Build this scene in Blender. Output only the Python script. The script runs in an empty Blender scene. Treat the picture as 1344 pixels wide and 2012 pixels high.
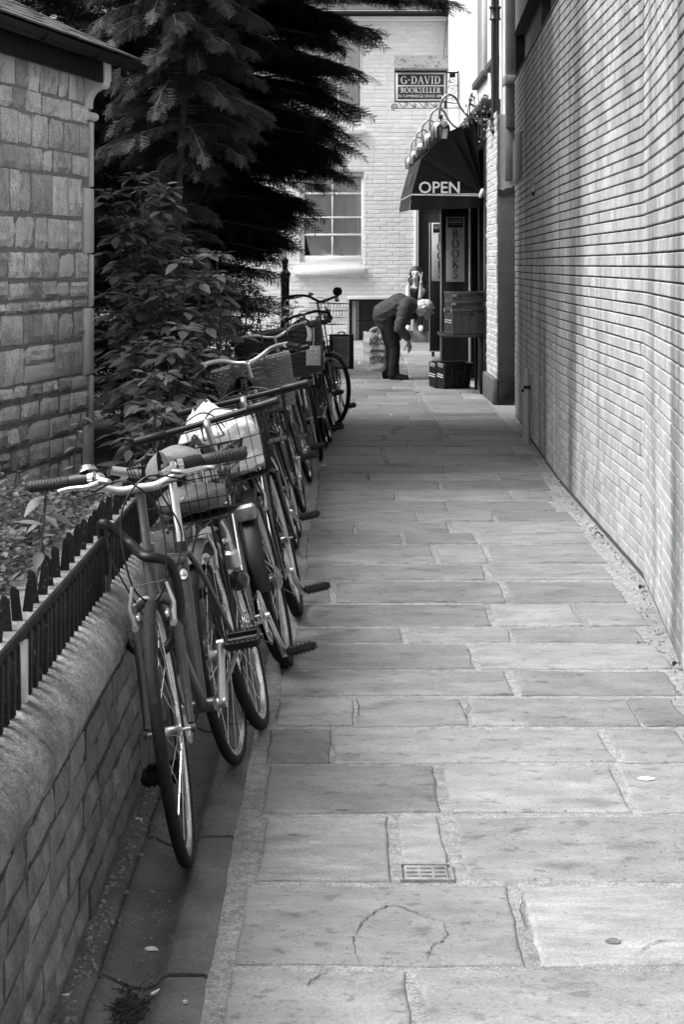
import bpy, bmesh, math, random
import numpy as np
from mathutils import Vector, Matrix, noise

random.seed(11)
rng = np.random.default_rng(11)
sc = bpy.context.scene
col = sc.collection
PI = math.pi
R = math.radians

# ------------------------------------------------------------------ camera
EYE, FOC, HOR = 1.54, 3600.0, 520.0          # eye height, focal length and horizon of the 1344 x 2012 photograph
cam_d = bpy.data.cameras.new('camera')
cam = bpy.data.objects.new('camera', cam_d)
col.objects.link(cam)
cam.location = (0, 0, EYE)
cam.rotation_euler = (R(90), 0, 0)
cam_d.sensor_fit = 'VERTICAL'
cam_d.sensor_height = 24.0
cam_d.lens = 24.0 * FOC / 2012.0
cam_d.shift_y = (HOR - 1006.0) / 2012.0
cam_d.clip_start, cam_d.clip_end = 0.1, 500
cam_d.dof.use_dof = True
cam_d.dof.focus_distance = 8.0
cam_d.dof.aperture_fstop = 20.0
sc.camera = cam

# ------------------------------------------------------------------ sky, sun, exposure
SUN_EL, SUN_AZ = R(53), R(-97)                # soft light from the left
w = bpy.data.worlds.new('World'); sc.world = w; w.use_nodes = True
nt = w.node_tree; nt.nodes.clear()
sky = nt.nodes.new('ShaderNodeTexSky'); sky.sky_type = 'NISHITA'; sky.sun_disc = False
sky.sun_elevation = SUN_EL; sky.sun_rotation = SUN_AZ
sky.air_density = 1.0; sky.dust_density = 4.0; sky.ozone_density = 1.0
bw = nt.nodes.new('ShaderNodeRGBToBW')        # a black and white photograph
bg = nt.nodes.new('ShaderNodeBackground'); bg.inputs['Strength'].default_value = 0.10
wo = nt.nodes.new('ShaderNodeOutputWorld')
nt.links.new(sky.outputs[0], bw.inputs[0]); nt.links.new(bw.outputs[0], bg.inputs['Color'])
nt.links.new(bg.outputs[0], wo.inputs['Surface'])
sd = bpy.data.lights.new('sun', 'SUN'); sd.energy = 1.5; sd.angle = R(42); sd.color = (1, 1, 1)
sun = bpy.data.objects.new('sun', sd); col.objects.link(sun)
sv = Vector((math.sin(SUN_AZ) * math.cos(SUN_EL), math.cos(SUN_AZ) * math.cos(SUN_EL), math.sin(SUN_EL)))
sun.rotation_euler = sv.to_track_quat('Z', 'Y').to_euler()
sun.location = (-6, -4, 14)
sc.view_settings.view_transform = 'Standard'
sc.view_settings.look = 'None'
sc.view_settings.gamma = 1.0
sc.view_settings.use_curve_mapping = False
sc.view_settings.exposure = 1.84
sc.cycles.max_bounces = 8

# ------------------------------------------------------------------ helpers
def gx(px, d): return (px - 672.0) * d / FOC            # photograph column at a distance -> metres
def gz(py, d): return EYE - (py - HOR) * d / FOC
def gd(py): return FOC * EYE / (py - HOR)               # ground row -> distance
def rnd(a, b): return random.uniform(a, b)
def nz(x, y=0.0, z=0.0): return noise.noise(Vector((x, y, z)))
def ground_z(d): return 0.0 if d < 25 else min(0.25, (d - 25) / 6.0 * 0.25)

class MB:
    def __init__(s): s.v = []; s.f = []
    def add(s, vs, fs, m=None):
        o = len(s.v)
        s.v += [tuple(m @ Vector(p)) if m is not None else tuple(p) for p in vs]
        s.f += [tuple(i + o for i in f) for f in fs]
        return s
    def box(s, lo, hi, m=None):
        x0, y0, z0 = lo; x1, y1, z1 = hi
        return s.add([(x0,y0,z0),(x1,y0,z0),(x1,y1,z0),(x0,y1,z0),(x0,y0,z1),(x1,y0,z1),(x1,y1,z1),(x0,y1,z1)],
                     [(3,2,1,0),(4,5,6,7),(0,1,5,4),(1,2,6,5),(2,3,7,6),(3,0,4,7)], m)
    def bbox(s, lo, hi, b=0.004, m=None):                 # box with chamfered edges
        x0,y0,z0 = lo; x1,y1,z1 = hi
        vs = []; idx = {}
        cx = [(x0,1),(x1,-1)]; cy = [(y0,1),(y1,-1)]; cz = [(z0,1),(z1,-1)]
        for i,(x,sx) in enumerate(cx):
            for j,(y,sy) in enumerate(cy):
                for k,(z,sz) in enumerate(cz):
                    idx[i,j,k,0] = len(vs); vs.append((x, y+sy*b, z+sz*b))
                    idx[i,j,k,1] = len(vs); vs.append((x+sx*b, y, z+sz*b))
                    idx[i,j,k,2] = len(vs); vs.append((x+sx*b, y+sy*b, z))
        F = []
        def q(l): F.append(tuple(l))
        for i in (0,1):
            l = [idx[i,0,0,0], idx[i,1,0,0], idx[i,1,1,0], idx[i,0,1,0]]; q(l if i else l[::-1])
            l = [idx[0,i,0,1], idx[0,i,1,1], idx[1,i,1,1], idx[1,i,0,1]]; q(l if i else l[::-1])
            l = [idx[0,0,i,2], idx[1,0,i,2], idx[1,1,i,2], idx[0,1,i,2]]; q(l if i else l[::-1])
        for j in (0,1):
            for k in (0,1):
                q([idx[0,j,k,1], idx[1,j,k,1], idx[1,j,k,2], idx[0,j,k,2]])
                q([idx[j,0,k,0], idx[j,1,k,0], idx[j,1,k,2], idx[j,0,k,2]])
                q([idx[j,k,0,0], idx[j,k,1,0], idx[j,k,1,1], idx[j,k,0,1]])
        for i in (0,1):
            for j in (0,1):
                for k in (0,1): q([idx[i,j,k,0], idx[i,j,k,1], idx[i,j,k,2]])
        return s.add(vs, F, m)
    def tube(s, pts, r, n=8, caps=True, closed=False, flat=1.0, m=None):
        P = [Vector(p) for p in pts]; N = len(P)
        rr = r if isinstance(r, (list, tuple)) else [r] * N
        vs = []; fs = []; ref = None
        for i in range(N):
            if closed: t = P[(i+1) % N] - P[i-1]
            else: t = P[min(i+1, N-1)] - P[max(i-1, 0)]
            if t.length < 1e-9: t = Vector((0,0,1))
            t.normalize()
            if ref is None:
                ref = Vector((0,0,1)) if abs(t.z) < .9 else Vector((1,0,0))
            u = ref - t * ref.dot(t)
            if u.length < 1e-6: u = t.orthogonal()
            u.normalize(); ref = u; v = t.cross(u)
            for k in range(n):
                a = 2*PI*k/n
                vs.append(P[i] + (u*math.cos(a)*flat + v*math.sin(a)) * rr[i])
        L = N if closed else N-1
        for i in range(L):
            for k in range(n):
                a = i*n+k; b = i*n+(k+1)%n; c = ((i+1)%N)*n+(k+1)%n; d = ((i+1)%N)*n+k
                fs.append((a,b,c,d))
        if caps and not closed:
            fs.append(tuple(range(n))[::-1]); fs.append(tuple((N-1)*n+k for k in range(n)))
        return s.add(vs, fs, m)
    def lathe(s, prof, n=24, m=None, a0=0.0, a1=2*PI):     # profile (r, z) about z
        full = abs(a1-a0-2*PI) < 1e-6
        K = n if full else n+1
        vs = []; fs = []
        for (r_, z_) in prof:
            for k in range(K):
                a = a0+(a1-a0)*k/n
                vs.append((r_*math.cos(a), r_*math.sin(a), z_))
        for i in range(len(prof)-1):
            for k in range(n):
                k2 = (k+1) % K if full else k+1
                fs.append((i*K+k, i*K+k2, (i+1)*K+k2, (i+1)*K+k))
        return s.add(vs, fs, m)
    def prism(s, pts, h, m=None):                          # polygon in xy, extruded up by h
        n = len(pts)
        vs = [(p[0],p[1],0) for p in pts] + [(p[0],p[1],h) for p in pts]
        fs = [tuple(range(n))[::-1], tuple(range(n, 2*n))] + [(i,(i+1)%n,n+(i+1)%n,n+i) for i in range(n)]
        return s.add(vs, fs, m)
    def grid(s, fn, nu, nv, m=None):
        vs = [fn(i/nu, j/nv) for j in range(nv+1) for i in range(nu+1)]
        fs = [(j*(nu+1)+i, j*(nu+1)+i+1, (j+1)*(nu+1)+i+1, (j+1)*(nu+1)+i) for j in range(nv) for i in range(nu)]
        return s.add(vs, fs, m)
    def mesh(s, name, smooth=True, ang=47):
        me = bpy.data.meshes.new(name)
        me.from_pydata(s.v, [], s.f)
        if smooth:
            me.polygons.foreach_set('use_smooth', [True]*len(me.polygons))
            me.set_sharp_from_angle(angle=R(ang))
        me.update()
        return me
    def build(s, name, mat, parent=None, smooth=True, ang=47, **kw):
        return put(name, s.mesh(name, smooth, ang), mat, parent, **kw)

def put(name, me, mat=None, parent=None, M=None, kind=None, label=None, cat=None, group=None):
    o = bpy.data.objects.new(name, me)
    col.objects.link(o)
    if mat is not None and me is not None and len(me.materials) == 0: me.materials.append(mat)
    if parent is not None: o.parent = parent
    if M is not None: o.matrix_local = M
    if kind: o['kind'] = kind
    if label: o['label'] = label
    if cat: o['category'] = cat
    if group: o['group'] = group
    return o
def thing(name, label, cat, loc=(0,0,0), rz=0.0, group=None):
    o = put(name, None, label=label, cat=cat, group=group)
    o.location = loc; o.rotation_euler = (0,0,rz)
    return o
def np_mesh(name, V, F, tone=None, smooth=False):          # V (n,3), F (m,3 or 4) as arrays
    V = np.asarray(V, dtype=np.float32); F = np.asarray(F, dtype=np.int32)
    me = bpy.data.meshes.new(name)
    k = F.shape[1]
    me.vertices.add(len(V)); me.vertices.foreach_set('co', V.ravel())
    me.loops.add(F.size); me.loops.foreach_set('vertex_index', F.ravel())
    me.polygons.add(len(F)); me.polygons.foreach_set('loop_start', np.arange(0, F.size, k, dtype=np.int32))
    me.polygons.foreach_set('use_smooth', np.full(len(F), bool(smooth)))
    me.update(calc_edges=True); me.validate()
    if tone is not None:
        a = me.attributes.new('tone', 'FLOAT', 'POINT'); a.data.foreach_set('value', np.asarray(tone, dtype=np.float32))
    return me
def scatter(T, TF, mats, locs):                            # template copies as one array pair
    V = np.einsum('nij,vj->nvi', mats, T) + locs[:, None, :]
    n, v = V.shape[:2]
    F = (TF[None] + (np.arange(n) * v)[:, None, None]).reshape(-1, TF.shape[1])
    return V.reshape(-1, 3), F
def crv(pts, n=8):                                         # Catmull-Rom through points
    P = [Vector(p) for p in pts]; out = []
    for i in range(len(P)-1):
        p0 = P[max(i-1,0)]; p1 = P[i]; p2 = P[i+1]; p3 = P[min(i+2,len(P)-1)]
        for k in range(n):
            t = k/n
            out.append(0.5*((2*p1)+(p2-p0)*t+(2*p0-5*p1+4*p2-p3)*t*t+(3*p1-p0-3*p2+p3)*t*t*t))
    out.append(P[-1]); return out
def axis_m(p, z, x=None):                                  # matrix at p with local z along z
    z = Vector(z).normalized()
    x = Vector(x) if x is not None else z.orthogonal()
    x = (x - z*x.dot(z)).normalized(); y = z.cross(x)
    return Matrix(((x.x,y.x,z.x,p[0]),(x.y,y.y,z.y,p[1]),(x.z,y.z,z.z,p[2]),(0,0,0,1)))

# ------------------------------------------------------------------ materials
MC = {}
def mat(name, v, rough=.6, metal=0.0, var=.2, scale=6, stretch=(1,1,1), bump=0.0, bscale=60, bstretch=(1,1,1), rand=0.0,
        spec=.5, coat=0.0, tone=0.0, fine=None, stain=None, speck=None, trans=0.0, sss=0.0, bdist=.01, alpha=None):
    if name in MC: return MC[name]
    m = bpy.data.materials.new(name); m.use_nodes = True; MC[name] = m
    t = m.node_tree; N = t.nodes; L = t.links
    b = N['Principled BSDF']
    tc = N.new('ShaderNodeTexCoord'); oi = N.new('ShaderNodeObjectInfo')
    ad = N.new('ShaderNodeVectorMath'); ad.operation = 'ADD'
    mu = N.new('ShaderNodeMath'); mu.operation = 'MULTIPLY'; mu.inputs[1].default_value = 37.0
    L.new(oi.outputs['Random'], mu.inputs[0]); L.new(tc.outputs['Object'], ad.inputs[0]); L.new(mu.outputs[0], ad.inputs[1])
    def nzn(sc_, st, det=5, ro=.6, world=False):
        mp = N.new('ShaderNodeMapping'); mp.inputs['Scale'].default_value = st
        if world:
            ge = N.new('ShaderNodeNewGeometry'); L.new(ge.outputs['Position'], mp.inputs['Vector'])
        else: L.new(ad.outputs[0], mp.inputs['Vector'])
        n = N.new('ShaderNodeTexNoise'); n.inputs['Scale'].default_value = sc_
        n.inputs['Detail'].default_value = det; n.inputs['Roughness'].default_value = ro
        L.new(mp.outputs[0], n.inputs['Vector']); return n.outputs['Fac']
    def rng_(x, a0, a1, b0, b1, smooth=False):
        r = N.new('ShaderNodeMapRange'); L.new(x, r.inputs[0])
        if smooth: r.interpolation_type = 'SMOOTHSTEP'
        for i, q in enumerate((a0, a1, b0, b1)): r.inputs[i+1].default_value = q
        return r.outputs[0]
    def mul(a, c):
        k = N.new('ShaderNodeMath'); k.operation = 'MULTIPLY'; L.new(a, k.inputs[0])
        if isinstance(c, (int, float)): k.inputs[1].default_value = c
        else: L.new(c, k.inputs[1])
        return k.outputs[0]
    n1 = nzn(scale, stretch)
    val = mul(rng_(n1, .25, .75, 1-var, 1+var), float(v))
    if rand: val = mul(val, rng_(oi.outputs['Random'], 0, 1, 1-rand, 1+rand))
    if tone:
        at = N.new('ShaderNodeAttribute'); at.attribute_name = 'tone'
        val = mul(val, rng_(at.outputs['Fac'], -1, 1, 1-tone, 1+tone))
    if stain:                                             # list of (scale, stretch, lo, hi, factor), worn into the surface in world space
        for (s_, st, lo, hi, fac) in stain:
            val = mul(val, rng_(nzn(s_, st, 4, .55, True), lo, hi, 1.0, fac, True))
    if fine: val = mul(val, rng_(nzn(fine[0], (1,1,1), 3, .7), .3, .7, 1-fine[1], 1+fine[1]))
    if speck:                                             # (scale, lo, hi, factor)
        val = mul(val, rng_(nzn(speck[0], (1,1,1), 2, .5), speck[1], speck[2], 1.0, speck[3]))
    L.new(val, b.inputs['Base Color'])
    b.inputs['Metallic'].default_value = metal
    L.new(rng_(nzn(scale*2.3, stretch), .3, .7, max(.02, rough*.82), min(1, rough*1.15)), b.inputs['Roughness'])
    b.inputs['Specular IOR Level'].default_value = spec
    b.inputs['Coat Weight'].default_value = coat; b.inputs['Coat Roughness'].default_value = .12
    if trans: b.inputs['Transmission Weight'].default_value = trans
    if sss: b.inputs['Subsurface Weight'].default_value = sss; b.inputs['Subsurface Radius'].default_value = (.01,.01,.01)
    if bump:
        bp = N.new('ShaderNodeBump'); bp.inputs['Strength'].default_value = bump; bp.inputs['Distance'].default_value = bdist
        L.new(nzn(bscale, bstretch, 4, .65), bp.inputs['Height']); L.new(bp.outputs[0], b.inputs['Normal'])
    return m
def two_sided_leaf(name, v, rough, rand=.25):
    m = mat(name, v, rough, var=.3, scale=25, rand=rand, bump=.15, bscale=60, tone=.3)
    t = m.node_tree; b = t.nodes['Principled BSDF']
    tr = t.nodes.new('ShaderNodeBsdfTranslucent'); tr.inputs['Color'].default_value = (v*1.4,)*3+(1,)
    mx = t.nodes.new('ShaderNodeMixShader'); mx.inputs[0].default_value = .25
    o = t.nodes['Material Output']
    t.links.new(b.outputs[0], mx.inputs[1]); t.links.new(tr.outputs[0], mx.inputs[2]); t.links.new(mx.outputs[0], o.inputs['Surface'])
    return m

m_slab = mat('york_stone', .215, .62, var=.3, scale=4.5, stretch=(1,1.9,1), bump=1.0, bscale=26, bstretch=(1,1.5,1), rand=.22, bdist=.006, fine=(190,.28),
             speck=(75,.61,.70,.62), stain=[(.9,(1,1,1),.50,.70,.70),(4.5,(1,1.5,1),.56,.70,.72),(13,(1,1.3,1),.58,.68,.66),(34,(1,1,1),.63,.70,.6)])
m_slab_pale = mat('flaked_york_stone', .235, .7, var=.4, scale=6, fine=(150,.3), stretch=(1,2.5,1), bump=.6, bscale=26, bstretch=(1,2.5,1), rand=.05, speck=(70,.6,.72,.75))
m_mortar = mat('sandy_mortar', .33, .95, var=.4, scale=30, bump=1, bscale=200, bdist=.008, fine=(170,.55), speck=(260,.55,.7,.55), stain=[(.7,(1,1,1),.45,.65,.75)])
m_gutter = mat('worn_concrete', .12, .75, var=.4, scale=6, bump=.9, bscale=60, fine=(150,.35), rand=.08, speck=(120,.62,.74,.65), stain=[(2.5,(1,.5,1),.5,.7,.7)])
m_soil = mat('soil', .05, .95, var=.4, scale=20, bump=1, bscale=60)
m_glaze = mat('pale_glazed_brick', .36, .62, spec=.3, var=.16, scale=14, bump=.25, bscale=40, tone=.17, fine=(70,.10), speck=(26,.68,.75,.6), bdist=.004,
              stain=[(1.0,(1,1.6,.16),.43,.62,.36),(.45,(1,1,.35),.5,.62,.62),(9,(1,1,.35),.56,.7,.8)])
m_joint_dark = mat('dark_mortar', .07, .95, var=.4, scale=30, bump=.6, bscale=120)
m_pier_brick = mat('dull_white_brick', .46, .7, var=.25, scale=9, bump=.9, bscale=40, bdist=.01, tone=.12, fine=(90,.2), speck=(40,.62,.70,.4))  # duller white than the house brick, lowered against direct sun
m_white_brick = mat('white_painted_brick', .77, .62, var=.07, scale=7, bump=.5, bscale=30, bdist=.004, tone=.05, stain=[(1.6,(1,1,.4),.58,.78,.82)], speck=(50,.68,.75,.6))
m_white_joint = mat('painted_joint', .74, .75, var=.1, scale=14, bump=.6, bscale=60, stain=[(1.6,(1,1,.4),.58,.78,.8)])
m_render = mat('rough_white_render', .5, .8, var=.1, scale=10, bump=.8, bscale=34, bdist=.012)
m_lime = mat('rough_limestone', .74, .85, var=.42, scale=16, stretch=(1,1,.4), bump=1.0, bscale=44, bstretch=(1,1,.4), bdist=.028, rand=.36, fine=(120,.42), speck=(90,.55,.7,.6))
m_lime_smooth = mat('dressed_limestone', .75, .75, var=.12, scale=8, bump=.25, bscale=70, rand=.08)
m_lime_joint = mat('cottage_mortar', .27, .95, var=.3, scale=20, bump=.8, bscale=80)
m_wallstone = mat('low_wall_stone', .145, .85, var=.45, scale=13, stretch=(1,1,.35), bump=1, fine=(110,.35), bscale=34, bstretch=(1,1,.3), bdist=.012, rand=.28, stain=[(3,(1,1,.3),.5,.7,.6)])
m_wall_joint = mat('low_wall_mortar', .14, .95, var=.3, scale=22, bump=.8, bscale=90)
m_coping = mat('weathered_coping', .23, .9, var=.5, scale=9, bump=1, bscale=50, bdist=.009, fine=(120,.55), rand=.1, stain=[(4,(1,1,1),.42,.66,.5)], speck=(110,.58,.7,.55))
m_iron = mat('black_iron', .009, .6, spec=.2, var=.5, scale=20, bump=.3, bscale=80, speck=(110,.67,.72,7.0))
m_iron_gloss = mat('black_gloss_paint', .012, .3, var=.3, scale=10, bump=.05, bscale=40)
m_bark = mat('bark', .06, .9, var=.4, scale=14, stretch=(1,1,.2), bump=.9, bscale=40, bstretch=(1,1,.2))
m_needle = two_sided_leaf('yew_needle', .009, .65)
m_needle_pale = two_sided_leaf('hemlock_needle', .07, .5)
m_leaf = two_sided_leaf('elder_leaf', .125, .5, .35)
m_cover = two_sided_leaf('ground_cover_leaf', .085, .5)
m_slate = mat('roof_slate', .10, .7, var=.35, scale=14, bump=.6, bscale=50, rand=.3)
m_plastic = mat('black_plastic', .007, .45, spec=.35, var=.25, scale=12, bump=.1, bscale=90)
m_rubber = mat('tyre_rubber', .008, .75, spec=.3, var=.3, scale=30, bump=.5, bscale=180, stretch=(1,1,1), speck=(60,.6,.72,2.2))
m_wood_black = mat('black_painted_wood', .013, .42, var=.3, scale=5, stretch=(4,4,.5), bump=.12, bscale=30)
m_wood_mid = mat('worn_wood_edge', .3, .6, var=.3, scale=12, stretch=(3,3,.4), bump=.3, bscale=40)
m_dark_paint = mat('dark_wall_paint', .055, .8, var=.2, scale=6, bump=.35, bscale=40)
m_white_paint = mat('white_gloss_paint', .8, .35, var=.05, scale=8, bump=.08, bscale=30)
m_glass = mat('window_glass', .02, .05, var=.1, scale=3, spec=.6)
m_net = mat('net_curtain', .95, .9, var=.05, scale=30, bump=.2, bscale=200)
m_awning = mat('awning_canvas', .006, .6, spec=.25, var=.3, scale=6, bump=.3, bscale=14, bdist=.02)
m_letter = mat('white_lettering', .75, .5, var=.04)
m_black_letter = mat('black_lettering', .015, .5, var=.1)
m_sign_black = mat('sign_black', .015, .35, var=.15)
m_sign_pale = mat('sign_pale', .66, .45, var=.08, scale=8)
m_sign_silver = mat('sign_silver', .5, .4, var=.08, scale=6)
m_steel = mat('bright_steel', .62, .22, metal=1, var=.1, scale=30)
m_alloy = mat('dull_alloy', .52, .4, metal=.9, var=.2, scale=22, bump=.05, bscale=90)
m_copper = mat('polished_copper', .3, .24, metal=1, var=.15, scale=6)
m_litter = mat('white_litter', .8, .7, var=.1)
# ================================================================== SETTING: ground
g = MB(); g.box((-120,-40,-.6), (120,200,-.075))
g.build('ground', m_gutter, kind='structure', smooth=False)
# --- pavement: mortar bed with slabs laid in it
pav = MB()
ys = [2.0, 8, 16, 22, 25, 28, 31, 33]
for a, b in zip(ys, ys[1:]):
    za, zb = ground_z(a)-.007, ground_z(b)-.007
    xl, xr = (-.2925, 2.2) if b <= 16 else (-3.5, 4.5)
    if b <= 16: pav.add([(xl,a,za),(xr,a,za),(xr,b,zb),(xl,b,zb)], [(0,1,2,3)])
    else: pav.add([(xl,a,za),(xr,a,za),(xr,b,zb),(xl,b,zb)], [(0,1,2,3)])
pavement = pav.build('pavement', m_mortar, kind='structure', smooth=False)
def slab(x0, x1, y0, y1, name='paving_slab', m=None, rough=.006, parent=None, lift=0.0):
    cx, cy = (x0+x1)/2, (y0+y1)/2
    s1, s2, ph = rnd(-.012,.012), rnd(-.02,.02), rnd(0,50)
    out = []
    def side(a, b):
        n = max(2, int((Vector(b)-Vector(a)).length / .07))
        for i in range(n):
            t = i/n
            p = Vector(a).lerp(Vector(b), t)
            j = .25 if i == 0 else 1
            out.append((p.x + nz(p.x*9, p.y*9, ph)*rough*1.6*j + rnd(-1,1)*rough*.35, p.y + nz(p.x*9, p.y*9, ph+20)*rough*1.6*j + rnd(-1,1)*rough*.35))
    side((x0,y0+s1),(x1,y0-s1)); side((x1,y0-s1),(x1+s2*.5,y1+s1)); side((x1+s2*.5,y1+s1),(x0+s2*.5,y1-s1)); side((x0+s2*.5,y1-s1),(x0,y0+s1))
    tx, ty = rnd(-.003,.003), rnd(-.002,.002)
    def z(p): return (p[0]-cx)*tx + (p[1]-cy)*ty + ground_z(p[1]) - ground_z(cy) + lift
    mb = MB(); n = len(out)
    rings = []
    for (ins, dz) in ((0,-.03),(.001,-.006),(.006,-.001),(.014,0)):
        ring = []
        for i, p in enumerate(out):
            a = Vector(out[i-1]); b = Vector(out[(i+1) % n]); t = (b-a).normalized(); nn = Vector((-t.y, t.x))
            q = Vector(p) + nn*ins
            ring.append((q.x-cx, q.y-cy, z(q)+dz))
        rings.append(ring)
    vs = [p for r_ in rings for p in r_]
    fs = [(r_*n+i, r_*n+(i+1)%n, (r_+1)*n+(i+1)%n, (r_+1)*n+i) for r_ in range(3) for i in range(n)]
    fs.append(tuple(3*n+i for i in range(n)))
    mb.add(vs, fs)
    return mb.build(name, m or m_slab, parent or pavement, ang=50, M=Matrix.Translation((cx, cy, ground_z(cy)+rnd(-.0015,.0015))))
ROWS = [
 (2290,1906,1950,[(445,800),(825,1530)]), (1893,1740,1815,[(470,1012),(1040,1420)]), (1728,1603,1660,[(512,762),(903,1400)]),
 (1594,1503,1550,[(520,858),(880,1222),(1232,1395)]), (1496,1432,1464,[(527,650),(656,1196),(1208,1350)]),
 (1424,1371,1397,[(545,695),(703,915),(922,1243),(1252,1340)]), (1364,1318,1340,[(553,1002),(1017,1322)]),
 (1312,1265,1290,[(565,928),(940,1306)]), (1260,1233,1246,[(580,790),(802,1000),(1010,1262)]),
 (1228,1187,1207,[(588,960),(972,1135),(1145,1260)]), (1182,1143,1162,[(586,648),(660,985),(1000,1218)]),
 (1137,1110,1124,[(600,950),(965,1196)]), (1105,1070,1088,[(600,852),(862,952),(965,1178)]),
 (1067,1047,1057,[(604,790),(798,935),(943,1155)]), (1045,1025,1035,[(608,695),(702,880),(888,1140)]),
 (1023,1005,1014,[(612,818),(824,968),(975,1125)]), (1003,985,994,[(620,877),(884,1086)]),
 (983,964,973,[(622,775),(781,1002),(1008,1082)]), (962,944,953,[(625,861),(867,1075)]),
 (942,930,936,[(626,720),(725,975),(980,1066)]), (928,915,921,[(628,872),(878,1062)]),
 (913,895,904,[(630,757),(762,1000),(1004,1050)]), (893,878,885,[(634,748),(755,846),(852,1008),(1013,1044)]),
 (876,866,871,[(640,800),(806,1038)])]
for ri, (yn, yf, yr, segs) in enumerate(ROWS):
    for si, (a, b) in enumerate(segs):
        s_ = EYE/(yr-HOR)
        pale = (ri == 1 and si == 1) or (ri == 2 and si == 0)
        slab((a-672)*s_, (b-672)*s_, gd(yn), gd(yf), m=m_slab_pale if pale else None)
slab((788-672)*EYE/(1648-HOR), (872-672)*EYE/(1648-HOR), gd(1695), gd(1603), m=m_slab_pale)
yy = gd(866)+.02
k = 0
while yy < 31:
    dep = rnd(.38,.62)
    lim = 1.62 if yy < 19.5 else 1.66
    xs = [-.2 if yy < 19 else -1.6]
    while xs[-1] < lim-.25:
        nx = xs[-1]+rnd(.45,1.0)
        if xs[-1] < .92 < nx: nx = .92+rnd(-.03,.03)
        if nx > lim-.2: nx = lim
        xs.append(nx)
    for a, b in zip(xs, xs[1:]):
        slab(a+.012, b-.012, yy, min(31.2, yy+dep-.016), rough=.008)
    yy += dep; k += 1
# cracks, and the small inset cover
for pts in ([(914,1372),(920,1385),(915,1402),(922,1418)],[(632,1597),(668,1592),(706,1593)],[(560,1640),(610,1646)],[(1030,1752),(1026,1790),(1034,1832)],[(700,1372),(704,1398),(698,1420)],[(1128,1368),(1190,1371)],[(560,1238),(640,1236)],[(800,1180),(905,1182)],
 [(703,1892),(697,1868),(697,1845),(708,1818),(728,1800),(750,1786),(775,1780),(800,1788),(822,1796),(850,1806),(872,1812)],[(872,1812),(876,1843),(850,1862),(836,1888)],[(606,1940),(612,1928),(625,1918),(648,1912)],[(1255,1874),(1290,1852),(1340,1851)]):
    w_ = crv([((x-672)*EYE/(y-HOR), gd(y), 0) for x, y in pts], 9); w_ = [p+Vector((rnd(-.0028,.0028)+.006*nz(p.x*40,p.y*40),rnd(-.004,.004)+.006*nz(p.x*40,p.y*40,9),0)) for p in w_]; cx, cy = w_[0].x, w_[0].y; vs = []
    for i, p in enumerate(w_):
        t = (w_[min(i+1,len(w_)-1)]-w_[max(i-1,0)]).normalized(); nn = Vector((-t.y,t.x,0))*(.0003+.0019*math.sin(PI*i/(len(w_)-1))*rnd(.1,1.3))
        vs += [(p+nn-Vector((cx,cy,0))), (p-nn-Vector((cx,cy,0)))]
    MB().add(vs, [(2*i,2*i+1,2*i+3,2*i+2) for i in range(len(w_)-1)]).build('crack', m_joint_dark, pavement, smooth=False, M=Matrix.Translation((cx,cy,.0028)))
pl = thing('inset_cover', 'small rectangular stone cover with worn bar marks set between slabs', 'drain cover', ((838-672)*EYE/(1713-HOR), gd(1713), 0))
MB().bbox((-.0555,-.0555,-.02),(.0555,.0555,-.001), .002).build('cover_plate', m_slab, pl)
fr = MB()
for a in ((-.068,-.062,.068,-.056),(-.068,.056,.068,.062),(-.068,-.056,-.062,.056),(.062,-.056,.068,.056)): fr.box((a[0],a[1],-.02),(a[2],a[3],.0015))
fr.build('cover_frame', m_slab, pl, smooth=False)
for r_ in range(3):
    for c_ in range(3):
        MB().bbox((-.05+c_*.035,-.035+r_*.03,-.004),(-.022+c_*.035,-.028+r_*.03,.0006),.0006).build('worn_mark', m_gutter, pl)

# --- gutter: dished stones along the foot of the low wall
gut = MB(); gut.box((-.62,1.5,-.5),(-.284,19.5,-.05)); gutter = gut.build('gutter', m_joint_dark, kind='structure', smooth=False)
GX = [(-.528,-.004),(-.515,-.001),(-.49,-.012),(-.46,-.026),(-.43,-.03),(-.405,-.022),(-.388,-.004),(-.378,0),(-.34,0),(-.30,-.001),(-.289,-.006)]
cuts = [2.2, 3.1, 3.98, 4.95, 6.16]
while cuts[-1] < 19: cuts.append(cuts[-1]+rnd(.75,1.2))
for a, b in zip(cuts, cuts[1:]):
    mb = MB(); n = 7; cy = (a+b)/2; tilt = rnd(-.004,.004)
    def f(u, v, a=a, b=b, cy=cy, tilt=tilt):
        i = min(len(GX)-2, int(u*(len(GX)-1))); t = u*(len(GX)-1)-i
        x = GX[i][0]*(1-t)+GX[i+1][0]*t; z_ = GX[i][1]*(1-t)+GX[i+1][1]*t
        e = .007+.012*max(0, nz(x*18, a*7))
        y = a+.004+(b-a-.008)*v
        if v == 0: z_ -= .004; y += e*.5
        if v == 1: z_ -= .004; y -= e*.5
        return (x+nz(y*5, a, 3)*.004, y-cy, z_+tilt*(v-.5)+nz(x*14, y*5)*.0025)
    mb.grid(f, len(GX)-1, n)
    base = len(mb.v); W_ = len(GX)
    ring = list(range(W_))+[W_*(j+1)-1 for j in range(1,n+1)]+list(range(W_*(n+1)-2, W_*n-1, -1))+[W_*j for j in range(n-1,0,-1)]
    low = [(mb.v[i][0],mb.v[i][1],-.055) for i in ring]
    mb.add(low, [])
    L_ = len(ring)
    mb.f += [(ring[i], base+i, base+(i+1)%L_, ring[(i+1)%L_]) for i in range(L_)]
    mb.build('gutter_stone', m_gutter, gutter, M=Matrix.Translation((0,cy,0)), ang=50)
st = MB()
st.grid(lambda u,v: (-.60+.076*u, 1.5+18*v, -.001+.007*(1-u)-(.02 if u > .99 else 0)+nz(u*5,v*160)*.003), 3, 140)
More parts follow.
